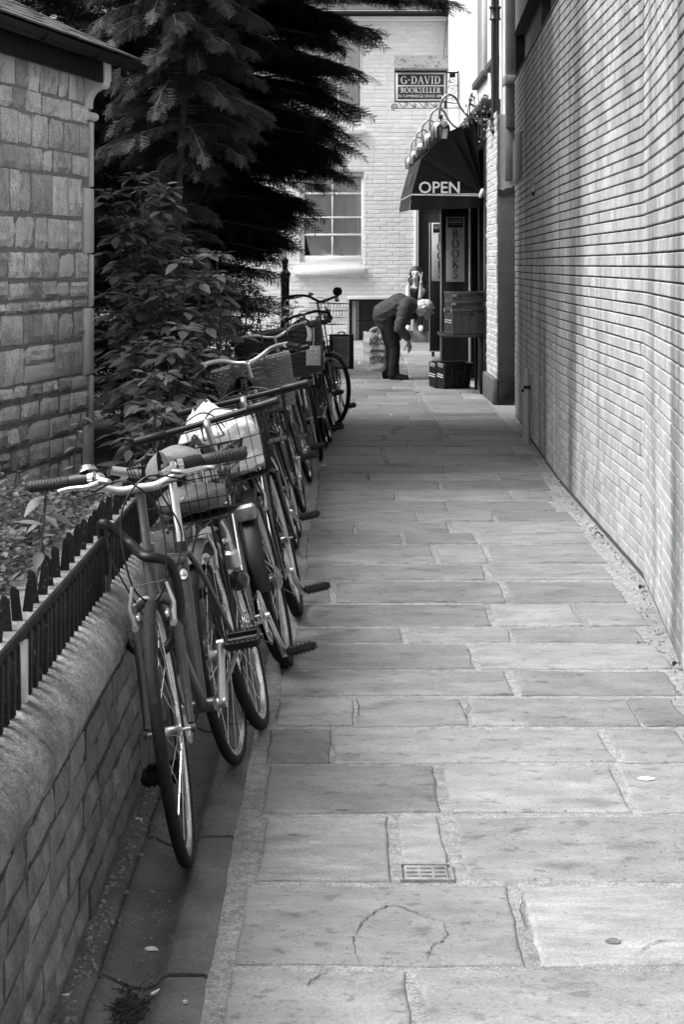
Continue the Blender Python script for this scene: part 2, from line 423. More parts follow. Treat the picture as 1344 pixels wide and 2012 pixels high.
st.build('wall_foot_fillet', m_gutter, gutter)

# ================================================================== RIGHT-HAND BRICK BUILDING
WP = [(1.02,4.2),(1.30,7.14),(1.47,8.96),(1.53,12.9),(1.64,15.84),(1.76,18.6)]
seg = []; acc = 0
for (x0,y0),(x1,y1) in zip(WP, WP[1:]):
    l = math.hypot(x1-x0,y1-y0); seg.append((acc, l, x0,y0,(x1-x0)/l,(y1-y0)/l)); acc += l
WLEN = acc
def wpos(u):
    for (a,l,x,y,tx,ty) in seg:
        if u <= a+l or (a+l) > WLEN-1e-6: 
            k = u-a; bow = .006*nz(u*.5, 3.3)
            return x+tx*k - bow*ty, y+ty*k + bow*tx, tx, ty
def brick_template(w_, h_, dep=.03, bev=.004, bow=.002):
    a, b = w_/2, h_/2
    v = [(-a+bev,0,-b+bev),(a-bev,0,-b+bev),(a-bev,0,b-bev),(-a+bev,0,b-bev),
         (-a,bev,-b),(a,bev,-b),(a,bev,b),(-a,bev,b),(-a,dep,-b),(a,dep,-b),(a,dep,b),(-a,dep,b)]
    f = [(0,1,2,3)]+[(4+i,4+(i+1)%4,(i+1)%4,i) for i in range(4)]+[(8+i,8+(i+1)%4,4+(i+1)%4,4+i) for i in range(4)]
    return v, f
right = thing('brick_building', 'pale brick building with dark coursed joints lining the right of the alley', 'building', (1.5,11,0))
def rm(M_): return Matrix.Translation((-1.5,-11,0)) @ M_
CH = .0625
NC = 54
cand = []
for c in range(NC):
    z0 = .03 + c*CH
    u = -.06 if c % 2 else 0.0
    while u < WLEN-.06:
        L_ = .1125 if random.random() < .86 else .225
        u2 = min(u+L_, WLEN)
        if u >= 0 and u2-u > .04:
            uc = (u+u2)/2
            x,y,tx,ty = wpos(uc)
            zc = z0+CH/2+.0016*nz(uc*.5, c*.12)+.0009*nz(uc*4, c*1.7)
            cand.append((uc, zc, u2-u, x, y, tx, ty))
        u = u2
def show(c):
    d = c[4]; px = 672+c[3]*FOC/d; py = HOR+(EYE-c[1])*FOC/d
    inside = -40 < px < 1360 and -40 < py < 2050
    return (c[2]*FOC/d)*abs(c[5]*1 - c[3]/d*c[6]) * (CH*FOC/d) * (1 if inside else 0)
cand.sort(key=show, reverse=True)
tpl = {}
bulkV = []; bulkF = []; bulkT = []
for i, (uc, zc, L_, x, y, tx, ty) in enumerate(cand):
    # the face looks to the left: local x runs along the wall towards the camera, local y into the wall
    M_ = Matrix(((-tx, ty, 0, x + rnd(-.0015,.0015)), (-ty, -tx, 0, y), (0,0,1,zc), (0,0,0,1)))
    M_ = M_ @ Matrix.Rotation(rnd(-.004,.004), 4, 'Y') @ Matrix.Rotation(rnd(-.004,.004), 4, 'X')
    key = (round(L_, 3), random.randrange(6))
    if i < 300:
        if key not in tpl:
            v_, f_ = brick_template(L_-.0048, CH-.0080)
            me = np_mesh('brick', v_, f_, tone=[rnd(-1,1)]*12)
            me.materials.append(m_glaze); tpl[key] = me
        put('brick', tpl[key], None, right, M=rm(M_))
    else:
        v_, f_ = brick_template(L_-.0048, CH-.0080)
        o_ = len(bulkV); t_ = rnd(-1,1)
        bulkV += [tuple(rm(M_) @ Vector(p)) for p in v_]
        bulkF += [tuple(q+o_ for q in f) for f in f_]; bulkT += [t_]*12
me = np_mesh('brick_courses', bulkV, bulkF, tone=bulkT); me.materials.append(m_glaze)
put('brick_courses', me, None, right, kind='stuff')
core = MB(); n = 60
def core_strip(z0, z1, off, inner=.35):
    vs = []; 
    for i in range(n+1):
        x,y,tx,ty = wpos(WLEN*i/n)
        nx, ny = ty, -tx
        vs += [(x+nx*off,y+ny*off,z0),(x+nx*off,y+ny*off,z1),(x+nx*(off+inner),y+ny*(off+inner),z1),(x+nx*(off+inner),y+ny*(off+inner),z0)]
    fs = []
    for i in range(n):
        a = 4*i; b = a+4
        fs += [(a,a+1,b+1,b),(a+1,a+2,b+2,b+1),(a+2,a+3,b+3,b+2)]
    fs += [(0,3,2,1),(4*n,4*n+1,4*n+2,4*n+3)]
    core.add([(p[0]-1.5,p[1]-11,p[2]) for p in vs], fs)
core_strip(-.1, .03+NC*CH+.002, .015)
core.build('mortar_bed', m_joint_dark, right, smooth=False)
# upper storey: sill line, recessed windows between brick piers
up = MB()
def wall_piece(mb, u0, u1, z0, z1, off0, off1, k=8):
    vs = []
    for i in range(k+1):
        x,y,tx,ty = wpos(u0+(u1-u0)*i/k); nx, ny = ty, -tx
        vs += [(x+nx*off0-1.5,y+ny*off0-11,z0),(x+nx*off0-1.5,y+ny*off0-11,z1),(x+nx*off1-1.5,y+ny*off1-11,z1),(x+nx*off1-1.5,y+ny*off1-11,z0)]
    fs = []
    for i in range(k):
        a = 4*i; b = a+4
        fs += [(a,a+1,b+1,b),(a+1,a+2,b+2,b+1),(a+2,a+3,b+3,b+2),(a+3,a,b,b+3)]
    fs += [(0,3,2,1),(4*k,4*k+1,4*k+2,4*k+3)]
    mb.add(vs, fs)
ZS = .03+NC*CH+.004
sl = MB(); wall_piece(sl, 0, WLEN, ZS, ZS+.012, -.006, .3, 40); sl.build('window_sill', m_gutter, right, smooth=False)
ub = MB(); wall_piece(ub, 0, WLEN, ZS+.47, 6.2, .004, .3, 40)
ub.build('upper_wall', m_glaze, right, smooth=False)
lt = MB(); wall_piece(lt, 0, WLEN, ZS+.455, ZS+.469, -.012, .3, 40); lt.build('lintel', m_joint_dark, right, smooth=False)
u = WLEN
k = 0
while u > 1:
    pn = MB(); wall_piece(pn, u-2.55, u, ZS+.013, ZS+.454, .1, .3, 6) ; pn.build('concrete_panel', m_gutter, right, smooth=False)
    gl = MB(); wall_piece(gl, u-3.6, u-2.56, ZS+.013, ZS+.454, .16, .3, 4); gl.build('window_pane', m_glass, right, smooth=False)
    u -= 3.62
# rough patch where the brickwork was cut away at the far corner
x,y,tx,ty = wpos(WLEN-.3)
M_ = Matrix(((-tx, ty, 0, x), (-ty, -tx, 0, y), (0,0,1,0), (0,0,0,1)))
MB().bbox((-.3,-.02,2.36),(1.05,.03,2.80),.01, rm(M_)).build('rough_cement_patch', mat('rough_cement', .24, .95, var=.35, scale=40, bump=1, bscale=110), right)
# end face of the wall
MB().box((.265,7.59,-.1),(3.5,7.6,6.2)).build('end_wall', m_dark_paint, right, smooth=False)
# two capped conduits at the foot, a wire coil higher up
for (px, h_, grp) in ((1044,.60,'shorter grey conduit with a cap, farther of two at the wall foot'),(1054.5,.65,'taller grey conduit with a cap, nearer of two at the wall foot')):
    d = 16.05 if px < 1050 else 15.75
    x = 1.64-.043 + (d-15.84)*.043
    t = thing('conduit_pipe', grp, 'pipe', (x, d, 0), group='conduits at the foot of the brick wall')
    mg = mat('grey_conduit', .34, .55, var=.35, scale=12, stretch=(1,1,.3), bump=.2, stain=[(6,(1,1,1),.55,.7,.55)])
    MB().tube([(0,0,-.02),(0,0,h_-.16)], .026, 14).build('pipe_body', mg, t)
    MB().tube([(0,0,h_-.16),(0,0,h_)], .020, 12).build('pipe_cap', mg, t)
    MB().lathe([(.021,h_-.175),(.031,h_-.175),(.031,h_-.15),(.021,h_-.15)], 14).build('clamp', m_iron, t)
    MB().tube([(.02,0,h_-.06),(.045,.0,h_-.07),(.05,0,h_-.12),(.05,0,h_-.14)], .009, 6).build('elbow', mg, t)
x,y,tx,ty = wpos(11.15)
c_ = thing('wire_coil', 'short pale coil of wire hanging on the brick wall', 'wire', (x-.02,y,2.14))
MB().tube([(.012*math.cos(a*.7)-.004,.012*math.sin(a*.7), .008+a*.0023) for a in range(95)], .0028, 5).build('coil', m_alloy, c_)
MB().lathe([(.001,-.03),(.012,-.012),(.010,.008)], 8).build('coil_end', m_iron, c_)
# ================================================================== LOW WALL with coping, railing and spikes
XF = -.585
low = thing('low_garden_wall', 'low stone wall with rounded weathered coping along the left of the gutter', 'wall', (XF, 3, 0))
def lw(x,y,z): return Matrix.Translation((x-XF, y-3, z))
core = MB(); core.box((-.30,-1.5,-.1),(-.013,16.5,.56)); core.build('mortar_core', m_wall_joint, low, smooth=False)
LV = {}
def rough_block(w_, h_, dep, key, amp=.006, nx=4, nz_=3):
    # block face in the xz plane looking to -y, broken front
    k = (round(w_,2), round(h_,2), key)
    if k in LV: return LV[k]
    mb = MB(); sd_ = rnd(0,99)
    def f(u, v):
        x = (u-.5)*w_; z_ = (v-.5)*h_
        e = min(u,1-u,v,1-v)
        y = -amp*1.2*max(0, nz(x*14+sd_, z_*14)) - rnd(0,.35)*amp
        if e < .001: y = .007+rnd(0,.004); x += rnd(-.003,.003); z_ += rnd(-.003,.003)
        return (x, y, z_)
    mb.grid(f, nx, nz_)
    ring = [i for i in range(nx+1)]+[(nx+1)*(j+1)-1 for j in range(1,nz_+1)]+[(nx+1)*(nz_+1)-1-i for i in range(1,nx+1)]+[(nx+1)*j for j in range(nz_-1,0,-1)]
    b0 = len(mb.v); n = len(ring)
    mb.add([(mb.v[i][0], dep, mb.v[i][2]) for i in ring], [])
    mb.f += [(ring[i], b0+i, b0+(i+1)%n, ring[(i+1)%n]) for i in range(n)]
    me = mb.mesh('stone', ang=14); LV[k] = me
    return me
FACE_R = Matrix(((0,-1,0,0),(1,0,0,0),(0,0,1,0),(0,0,0,1)))      # turns a face that looks to -y so that it looks to +x
CHs = [.082,.076,.085,.078,.08,.076,.08]
z = .0; row = 0; nst = 0
for ch in CHs:
    y = 1.6 + rnd(0,.2)
    while y < 9.2:
        L_ = random.choice([.2,.22,.24,.26,.28,.14])
        if y > 6.5: L_ *= 1.5
        if y+L_ > 2.2:
            me = rough_block(L_-.012, ch-.011, .03, random.randrange(2), .005, 4, 2)
            if len(me.materials) == 0: me.materials.append(m_wallstone)
            put('stone_block', me, None, low, M=lw(XF+.002+rnd(-.004,.004), y+L_/2, z+ch/2+.004*nz(y*2, row)) @ FACE_R)
            nst += 1
        y += L_
    z += ch; row += 1
# coping: rounded front, flat back
prof = [(.018,.535),(.022,.556),(.018,.578),(.002,.602),(-.022,.625),(-.055,.645),(-.10,.658),(-.16,.664),(-.25,.664),(-.33,.662),(-.335,.55),(-.015,.548)]
y = 1.6
while y < 19:
    L_ = rnd(.85,1.15); n = 12
    mb = MB(); K = len(prof); vs = []
    for j in range(n+1):
        yy_ = .003+(L_-.006)*j/n
        for i, (px_, pz_) in enumerate(prof):
            wv = 1 if i < 10 else .2
            e = .004 if j in (0,n) and i < 10 else 0
            vs.append((px_+nz((y+yy_)*3.2, i*.2)*.006*wv-e*.5, yy_-L_/2, pz_+nz((y+yy_)*4.2, i*.31, 7)*.006*wv-e))
    fs = [(j*K+i, j*K+(i+1)%K, (j+1)*K+(i+1)%K, (j+1)*K+i) for j in range(n) for i in range(K)]
    fs = [f[::-1] for f in fs]
    fs += [tuple(range(K)), tuple(n*K+i for i in range(K))[::-1]]
    mb.add(vs, fs)
    mb.build('coping_stone', m_coping, low, M=lw(XF, y+L_/2, 0), ang=50)
    y += L_
# railing of square bars under a flat rail
XR = -.655
rail = thing('iron_railing', 'low black iron railing of square bars under a flat rail on the coping', 'railing', (XR, 3, .66))
MB().bbox((-.006,-1,.118),(.007,13,.138),.003).build('top_rail', m_iron, rail)
bar = MB().bbox((-.0105,-.0105,-.012),(.0105,.0105,.119),.002).mesh('bar'); bar.materials.append(m_iron)
y = -.7
while y < 12.9:
    put('bar', bar, None, rail, M=Matrix.Translation((rnd(-.001,.001), y, 0)) @ Matrix.Rotation(rnd(-.02,.02),4,'Y') @ Matrix.Rotation(R(rnd(-8,8)),4,'Z')); y += .0655
MB().bbox((-.009,-.004,-.012),(.010,.02,.117),.002).build('post', m_alloy, rail, M=Matrix.Translation((.004,.72,0)))
spk = thing('spiked_edging', 'row of short pointed black iron palings at the back of the coping', 'edging', (-.80, 3, .66))
sm = MB()
sm.add([(-.013,-.005,-.01),(.013,-.005,-.01),(.013,.005,-.01),(-.013,.005,-.01),(-.0105,-.004,.078),(.0105,-.004,.078),(.0105,.004,.078),(-.0105,.004,.078),(-.006,-.003,.092),(.004,-.003,.088),(.004,.003,.088),(-.006,.003,.092)],
       [(0,1,5,4),(1,2,6,5),(2,3,7,6),(3,0,4,7),(4,5,9,8),(5,6,10,9),(6,7,11,10),(7,4,8,11),(8,9,10,11)])
spm = sm.mesh('spike', smooth=False); spm.materials.append(m_iron)
y = -.8
while y < 9:
    put('spike', spm, None, spk, M=Matrix.Translation((rnd(-.004,.004), y, rnd(-.006,.004))) @ Matrix.Rotation(R(rnd(-7,7)),4,'Y') @ Matrix.Rotation(R(rnd(-5,5)),4,'X')); y += .128
# garden bed
gb = MB()
gb.grid(lambda u,v: (-.86-7.5*u, 1.5+28*v, .60-.42*min(1,max(0,(1.5+28*v-6.3)/2.6))+.05*nz(u*20, v*30)), 24, 60)
gb.build('garden_bed', m_soil, kind='structure')
gs = MB(); gs.box((-.92,1.5,-.1),(-.86,30,.6)); gs.build('garden_bed_edge', m_soil, kind='structure', smooth=False)

# ================================================================== STONE COTTAGE
CO = Vector((-1.633, 12.0, 0)); CE = Vector((.198,.980,0)).normalized(); CNm = Vector((CE.y,-CE.x,0))
cot = thing('stone_cottage', 'single storey rubble stone cottage with slate roof and dressed corner stones', 'building', CO)
# local frame: x = along the wall towards its far corner, y = into the wall, z up
CM = Matrix(((CE.x,-CNm.x,0,0),(CE.y,-CNm.y,0,0),(0,0,1,0),(0,0,0,1)))
MB().box((-7,.012,-.1),(-.012,.5,2.75), CM).build('mortar_core', m_lime_joint, cot, smooth=False)
def cpy(py): return gz(py, 11.9)
rows_c = [(123,205,.055,.02),(207,245,.065,.0),(247,305,.085,0),(307,350,.065,0),(352,428,.09,0),(432,492,.105,0),(496,546,.1,0),(550,582,.085,0),(586,606,.07,0),(610,664,.13,0),(668,732,.16,0),
          (735,762,.1,0),(765,802,.11,0),(806,842,.13,0),(846,884,.12,0),(888,930,.13,0),(934,975,.14,0),(980,1030,.14,0),(1035,1090,.14,0)]
wide = [(368,498),(604,736),(832,955)]
for ri, (ya, yb, wbase, _) in enumerate(rows_c):
    z0, z1 = cpy(yb), cpy(ya)
    ym = (ya+yb)/2
    xe = -.19 if any(a <= ym <= b for a, b in wide) else -.075
    if ya < 140: xe = -.16
    x = xe
    while x > -2.3:
        L_ = rnd(.85,1.9)*(.19 if ri not in (10,) else .28)
        if ya < 140: L_ = rnd(.12,.22)
        L_ = round(L_/.02)*.02
        hh = (z1-z0)
        split = hh > .2 and random.random() < .3 and ya > 140
        parts_ = [(z0, z0+hh*.47),(z0+hh*.5, z1)] if split else [(z0+rnd(0,.012), z1-rnd(0,.012))]
        for (a, b) in parts_:
            sm_ = random.random() < .14
            me = rough_block(L_-.018, round((b-a)/.01)*.01, .04, ('c', random.randrange(4), sm_), .003 if sm_ else .030, 5, 4)
            if len(me.materials) == 0: me.materials.append(m_lime_smooth if sm_ else m_lime)
            put('stone', me, None, cot, M=CM @ Matrix.Translation((x-L_/2, rnd(-.006,.006), (a+b)/2)) @ Matrix.Rotation(rnd(-.02,.02),4,'Y'))
        x -= L_
qy = [(237,366),(370,497),(500,603),(606,736),(739,832),(836,955),(959,1060)]
for i, (ya, yb) in enumerate(qy):
    w_ = .175 if i % 2 else .055
    MB().bbox((-w_,-.008,cpy(yb)),(0,.45,cpy(ya)),.006, CM).build('quoin', m_lime_smooth, cot)
# kneeler at the corner: corbelled stone under the roof verge
pr = [(0,cpy(212)),(.0,cpy(200)),(.008,cpy(190)),(.03,cpy(180)),(.065,cpy(174)),(.10,cpy(173)),(.115,cpy(168)),(.118,cpy(160)),(.125,cpy(158)),(.125,cpy(122)),(-.05,cpy(122)),(-.05,cpy(212))]
mb = MB(); K_ = len(pr)
mb.add([(-.13,-x,z) for x,z in pr]+[(0,-x,z) for x,z in pr], [tuple(range(K_))[::-1], tuple(range(K_,2*K_))]+[(i,(i+1)%K_,K_+(i+1)%K_,K_+i) for i in range(K_)], CM)
mb.build('kneeler', m_lime_smooth, cot, ang=30)
MB().tube([CM @ Vector((-.15,-.012,cpy(228))), CM @ Vector((.0,-.012,cpy(228)))], .028, 12).build('roll_moulding', m_lime_smooth, cot)
# fascia, gutter, brackets, roof
MB().bbox((-7,-.12,cpy(165)),(-.14,-.095,cpy(98)),.003,CM).build('fascia_board', m_plastic, cot)
MB().box((-7,-.094,cpy(152)),(-.14,.0,cpy(147)),CM).build('soffit', m_plastic, cot, smooth=False)
GZ = cpy(113)
gt = MB()
pts = 9
def gp(x, a, r_): return (x, -.18+r_*math.cos(a), GZ+r_*math.sin(a))
vs = []; n = 30
for i in range(n+1):
    x = -7+7.42*i/n
    for k in range(pts): vs.append(gp(x, PI+PI*k/(pts-1), .056))
    for k in range(pts-1,-1,-1): vs.append(gp(x, PI+PI*k/(pts-1), .051))
K = 2*pts
fs = [(i*K+k, (i+1)*K+k, (i+1)*K+(k+1)%K, i*K+(k+1)%K) for i in range(n) for k in range(K)] + [tuple(range(K)), tuple(n*K+k for k in range(K))[::-1]]
gt.add(vs, fs, CM)
gutter_pipe = gt.build('rain_gutter', m_plastic, cot)
for x in (-2.45,-1.45,-.52,.3):
    b = MB()
    b.add([gp(x_, PI+PI*k/8, r_) for x_ in (x-.014,x+.014) for r_ in (.064,.0565) for k in range(9)],
          [f for k in range(8) for f in ((k,k+1,19+k,18+k),(9+k+1,9+k,27+k,28+k),(k,9+k,10+k,k+1),(18+k,19+k,28+k,27+k))], CM)
    b.bbox((x-.012,-.13,GZ-.085),(x+.012,-.093,GZ-.03),.002,CM)
    b.build('bracket', m_plastic, gutter_pipe)
MB().add([gp(.42, PI+PI*k/8, .054) for k in range(9)]+[gp(.428, PI+PI*k/8, .054) for k in range(9)], [tuple(range(9)),tuple(range(9,18))[::-1]]+[(k,k+1,10+k,9+k) for k in range(8)], CM).build('stop_end', m_plastic, gutter_pipe)
roof = MB(); pit = R(25)
def rp(s_, h_): return (-.20+s_*math.cos(pit)-h_*math.sin(pit), GZ+.03+s_*math.sin(pit)+h_*math.cos(pit))
a, b = rp(0,-.02), rp(3.2,-.02); c_, d_ = rp(3.2,-.06), rp(0,-.06)
roof.add([(x,p[0],p[1]) for x in (-7,.36) for p in (a,b,c_,d_)], [(0,1,2,3),(7,6,5,4),(0,4,5,1),(1,5,6,2),(2,6,7,3),(3,7,4,0)], CM)
roof_o = roof.build('roof', m_plastic, cot, smooth=False)
SLT = []
for k in range(4):
    w_ = .2+.012*k
    SLT.append(MB().bbox((-w_/2,0,-.006),(w_/2-.004,.40,.006),.002).mesh('slate', smooth=False)); SLT[-1].materials.append(m_slate)
for r_ in range(9):
    x = .38 - (.1 if r_ % 2 else 0)
    while x > (-2.8 if r_ < 7 else -1.2):
        y_, z_ = rp(-.02+r_*.16, .004+rnd(0,.004))
        put('slate', SLT[random.randrange(4)], None, roof_o, M=CM @ Matrix.Translation((x-.1, y_, z_)) @ Matrix.Rotation(pit-.03+rnd(-.012,.012),4,'X') @ Matrix.Rotation(rnd(-.012,.012),4,'Z'))
        x -= .214
mb = MB(); y_, z_ = rp(1.42,.004); y2, z2 = rp(3.2,.02)
mb.box((-7,y_,z_),(-1.2,y_+.01,z_+.01),CM)
for r_ in range(12):
    y_, z_ = rp(1.42+r_*.15,.006)
    mb.bbox((-7,0,-.006),(.36,.3,.008),.002, CM @ Matrix.Translation((0,y_,z_)) @ Matrix.Rotation(pit-.03,4,'X'))
mb.build('upper_slates', m_slate, roof_o, kind='stuff')
# gable end, so that the building closes at its far corner
MB().add([CM @ Vector(p) for p in ((-.02,.3,0),(-.02,4.5,0),(-.02,4.5,2.9),(-.02,2.3,5.0),(-.02,.3,2.9),(-.3,.3,0),(-.3,4.5,0),(-.3,4.5,2.9),(-.3,2.3,5.0),(-.3,.3,2.9))],
         [(0,1,2,3,4),(9,8,7,6,5)]+[(i,i+5,(i+1)%5+5,(i+1)%5) for i in range(5)]).build('gable_wall', m_lime_smooth, cot, smooth=False)
# ================================================================== BACK BUILDING (white painted brick)
DB = 31.3; SB = FOC/DB
back = thing('white_brick_house', 'white painted brick house with sash windows closing the end of the alley', 'building', (0, DB, 0))
def bx(px): return (px-672)/SB
def bz(py): return EYE-(py-HOR)/SB
holes = [(bx(590),bx(715),bz(515),bz(338)), (bx(587),bx(713),bz(252),bz(60)), (bx(686),bx(790),bz(668)-.4,bz(588)), (bx(822),bx(900),-.2,bz(396))]
# wall sheet with openings: split into strips between the hole edges
xs = sorted({-2.15, 2.3, *[h[0] for h in holes], *[h[1] for h in holes]}); zs = sorted({-.2, 5.72, *[h[2] for h in holes], *[h[3] for h in holes]})
wl = MB()
for x0, x1 in zip(xs, xs[1:]):
    for z0, z1 in zip(zs, zs[1:]):
        cx, cz = (x0+x1)/2, (z0+z1)/2
        if any(h[0] < cx < h[1] and h[2] < cz < h[3] for h in holes): continue
        wl.add([(x0,.006,z0),(x1,.006,z0),(x1,.006,z1),(x0,.006,z1)], [(0,1,2,3)])
for h in holes:
    a, b, c, d = h
    wl.add([(a,.006,c),(b,.006,c),(b,.006,d),(a,.006,d),(a,.25,c),(b,.25,c),(b,.25,d),(a,.25,d)], [(0,1,5,4),(1,2,6,5),(2,3,7,6),(3,0,4,7)])
wl.box((-2.15,.3,-.2),(2.3,5,5.7))
wl.build('painted_mortar', m_white_joint, back, smooth=False)
cand = []
c = 0
z = .0
while z < 5.68:
    x = -2.12 + (.11 if c % 2 else 0)
    while x < 2.2:
        L_ = .222 if c % 2 == 0 or random.random() < .8 else .111
        x2 = x+L_
        if x2 > 1.83: x2 = 1.83
        if x2-x > .03:
            seg_ = [(x, x2)]
            for h in holes:
                if h[2]-.02 < z+.036 < h[3]+.02:
                    ns = []
                    for a, b in seg_:
                        if b <= h[0] or a >= h[1]: ns.append((a,b))
                        else:
                            if a < h[0]-.03: ns.append((a,h[0]))
                            if b > h[1]+.03: ns.append((h[1],b))
                    seg_ = ns
            for a, b in seg_: cand.append(((a+b)/2, z+.0365, b-a))
        x += L_
        if x >= 1.83: break
    z += .073; c += 1
def vis(q):
    px = 672+q[0]*SB; py = HOR+(EYE-q[1])*SB
    if px < 500 or px > 885 or py < 0: return 0
    s_ = q[2]*(1 if px > 600 else .2)
    if px < 715 and py < 330: s_ *= .25
    if 785 < px < 960 and 190 < py < 415 or (py > 590 and px < 690) or (py > 570 and px > 730): s_ *= .2
    return s_ + .002*random.random()
cand.sort(key=vis, reverse=True)
bm_t = {}; BV = []; BF = []; BT = []
for i, (x, z, L_) in enumerate(cand):
    y_ = -.0025+rnd(-.002,.002)
    if i < 300 and L_ > .2:
        k = random.randrange(8)
        if k not in bm_t:
            v_, f_ = brick_template(.214, .066, .02, .007)
            v_ = [(p[0]+rnd(-.003,.003), p[1]+rnd(-.0015,.0015), p[2]+rnd(-.002,.002)) for p in v_]
            bm_t[k] = np_mesh('brick', v_, f_, tone=[rnd(-1,1)]*12); bm_t[k].materials.append(m_white_brick)
        put('brick', bm_t[k], None, back, M=Matrix.Translation((x,y_,z)) @ Matrix.Rotation(rnd(-.012,.012),4,'Y') @ Matrix.Rotation(rnd(-.02,.02),4,'X'))
    else:
        v_, f_ = brick_template(L_-.007, .066, .02, .006); o_ = len(BV)
        BV += [(p[0]+x+rnd(-.002,.002), p[1]+y_, p[2]+z+rnd(-.002,.002)) for p in v_]; BF += [tuple(q+o_ for q in f) for f in f_]; BT += [rnd(-1,1)]*12
me = np_mesh('brick_courses', BV, BF, tone=BT); me.materials.append(m_white_brick)
put('brick_courses', me, None, back, kind='stuff')
def window(x0, x1, z0, z1, rails, muntins, zsill):
    f = MB(); y0 = .05
    f.bbox((x0+.001,y0,z0),(x0+.07,y0+.06,z1),.004); f.bbox((x1-.045,y0,z0),(x1-.001,y0+.06,z1),.004)
    f.bbox((x0+.071,y0,z1-.05),(x1-.046,y0+.06,z1),.004); f.bbox((x0+.071,y0-.01,z0),(x1-.046,y0+.06,z0+.11),.004)
    w_ = f.build('window', m_white_paint, back)
    for (zz, th) in rails: MB().bbox((x0+.072,y0+.012,zz-th/2),(x1-.047,y0+.05,zz+th/2),.003).build('glazing_bar', m_white_paint, w_)
    zl = [z0+.11]+[r_[0] for r_ in sorted(rails)]+[z1-.05]
    for mx in muntins:
        for a, b in zip(zl, zl[1:]): MB().bbox((mx-.013,y0+.015,a+.02),(mx+.013,y0+.045,b-.018),.003).build('muntin', m_white_paint, w_)
    mxs = [x0+.072]+list(muntins)+[x1-.047]
    gm = mat('sash_glass', .02, .06, spec=.5, trans=.0, var=.05)
    for a, b in zip(mxs, mxs[1:]):
        for c, d in zip(zl, zl[1:]):
            MB().box((a+.014,y0+.028,c+.02),(b-.014,y0+.032,d-.02)).build('pane', m_pane, w_, smooth=False)
    return w_
m_pane = mat('clear_pane', .9, .03, var=.02)
t = m_pane.node_tree; b = t.nodes['Principled BSDF']
tr = t.nodes.new('ShaderNodeBsdfTransparent'); mx = t.nodes.new('ShaderNodeMixShader'); fz = t.nodes.new('ShaderNodeFresnel'); fz.inputs[0].default_value = 1.5
gl = t.nodes.new('ShaderNodeBsdfGlossy'); gl.inputs['Roughness'].default_value = .03
t.links.new(fz.outputs[0], mx.inputs[0]); t.links.new(tr.outputs[0], mx.inputs[1]); t.links.new(gl.outputs[0], mx.inputs[2]); t.links.new(mx.outputs[0], t.nodes['Material Output'].inputs['Surface'])
W1 = window(bx(590),bx(715),bz(515),bz(338),[(bz(380),.035),(bz(427),.03),(bz(461),.035)],[bx(653)],0)
W2 = window(bx(587),bx(713),bz(252),bz(60),[(bz(136),.035),(bz(152),.04),(bz(225),.03)],[bx(665)],0)
# net curtains: pleated above, swept aside below
def curtain(x0, x1, z0, z1, sweep):
    def f(u, v):
        k = u
        if sweep: 
            h = max(0, 1-v*1.5)
            k = u + (.52*h*h)*(1-u)*math.sin(PI*min(1,u*1.3+.1)) 
        x = x0+(x1-x0)*k
        y = .13+.032*math.sin(u*26+2*nz(u*5,v*2)+v*2*(u-.3))+.02*nz(u*9,v*3)
        return (x, y, z0+(z1-z0)*v)
    return MB().grid(f, 70, 14)
curtain(bx(594),bx(714),bz(512),bz(342),True).build('net_curtain', m_net, W1)
curtain(bx(592),bx(712),bz(250),bz(64),False).build('net_curtain', m_net, W2)
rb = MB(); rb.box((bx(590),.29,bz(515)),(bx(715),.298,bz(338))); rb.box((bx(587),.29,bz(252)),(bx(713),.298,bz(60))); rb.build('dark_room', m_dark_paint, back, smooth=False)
for (a, b, c, d) in ((bx(578),bx(718),bz(540),bz(526)),(bx(575),bx(717),bz(264),bz(253))):
    MB().bbox((a,-.11,c),(b,.08,d),.006).build('window_sill', m_white_brick, back)
# slanted inner head board of the lower window
MB().add([(bx(652),.02,bz(344)),(bx(714),.02,bz(347)),(bx(714),.02,bz(338)),(bx(675),.02,bz(336.5)),(bx(652),.085,bz(344)),(bx(714),.085,bz(347)),(bx(714),.085,bz(338)),(bx(675),.085,bz(336.5))],
         [(0,1,2,3),(7,6,5,4),(0,4,5,1),(1,5,6,2),(2,6,7,3),(3,7,4,0)]).build('head_board', mat('weathered_board', .32, .7), back, smooth=False)
# basement grille
gr = MB(); a, b, c, d = bx(686), bx(790), bz(668), bz(588)
gr.bbox((a,-.01,d-.03),(b,.05,d),.003); gr.bbox((a,-.01,c-.2),(a+.03,.05,d-.031),.003)
gro = gr.build('basement_grille', m_iron, back)
MB().bbox((a+.05,.10,c-.2),(a+.12,.16,d-.031),.003).build('side_post', m_white_paint, gro)
for i in range(18): MB().box((a+.14+i*.045,.08,c-.2),(a+.16+i*.045,.1,d-.031)).build('bar', m_alloy if i == 0 else m_plastic, gro, smooth=False)
MB().box((a+.14,.075,bz(630)-.006),(b,.105,bz(630)+.006)).build('cross_bar', m_plastic, gro, smooth=False)
MB().box((a+.031,.24,c-.2),(b,.249,d-.031)).build('grille_back', mat('grille_grey', .2, .8), gro, smooth=False)
MB().bbox((a-.03,-.02,d),(b,.02,d+.05),.004).build('grille_lintel', m_white_brick, back)
# eaves and roof
MB().bbox((-2.3,-.32,5.74),(2.3,.1,5.80),.004).build('eaves_board', m_lime_smooth, back)
MB().tube([(-2.3,-.36,5.78),(2.3,-.36,5.78)], .05, 10).build('rain_gutter', m_iron, back)
ro = MB(); 
for r_ in range(10):
    y_, z_ = -.38+r_*.17*math.cos(R(50)), 5.84+r_*.17*math.sin(R(50))
    ro.bbox((-2.3,0,-.008),(2.3,.3,.010),.003, Matrix.Translation((0,y_,z_)) @ Matrix.Rotation(R(46),4,'X'))
ro.build('roof', m_slate, back)
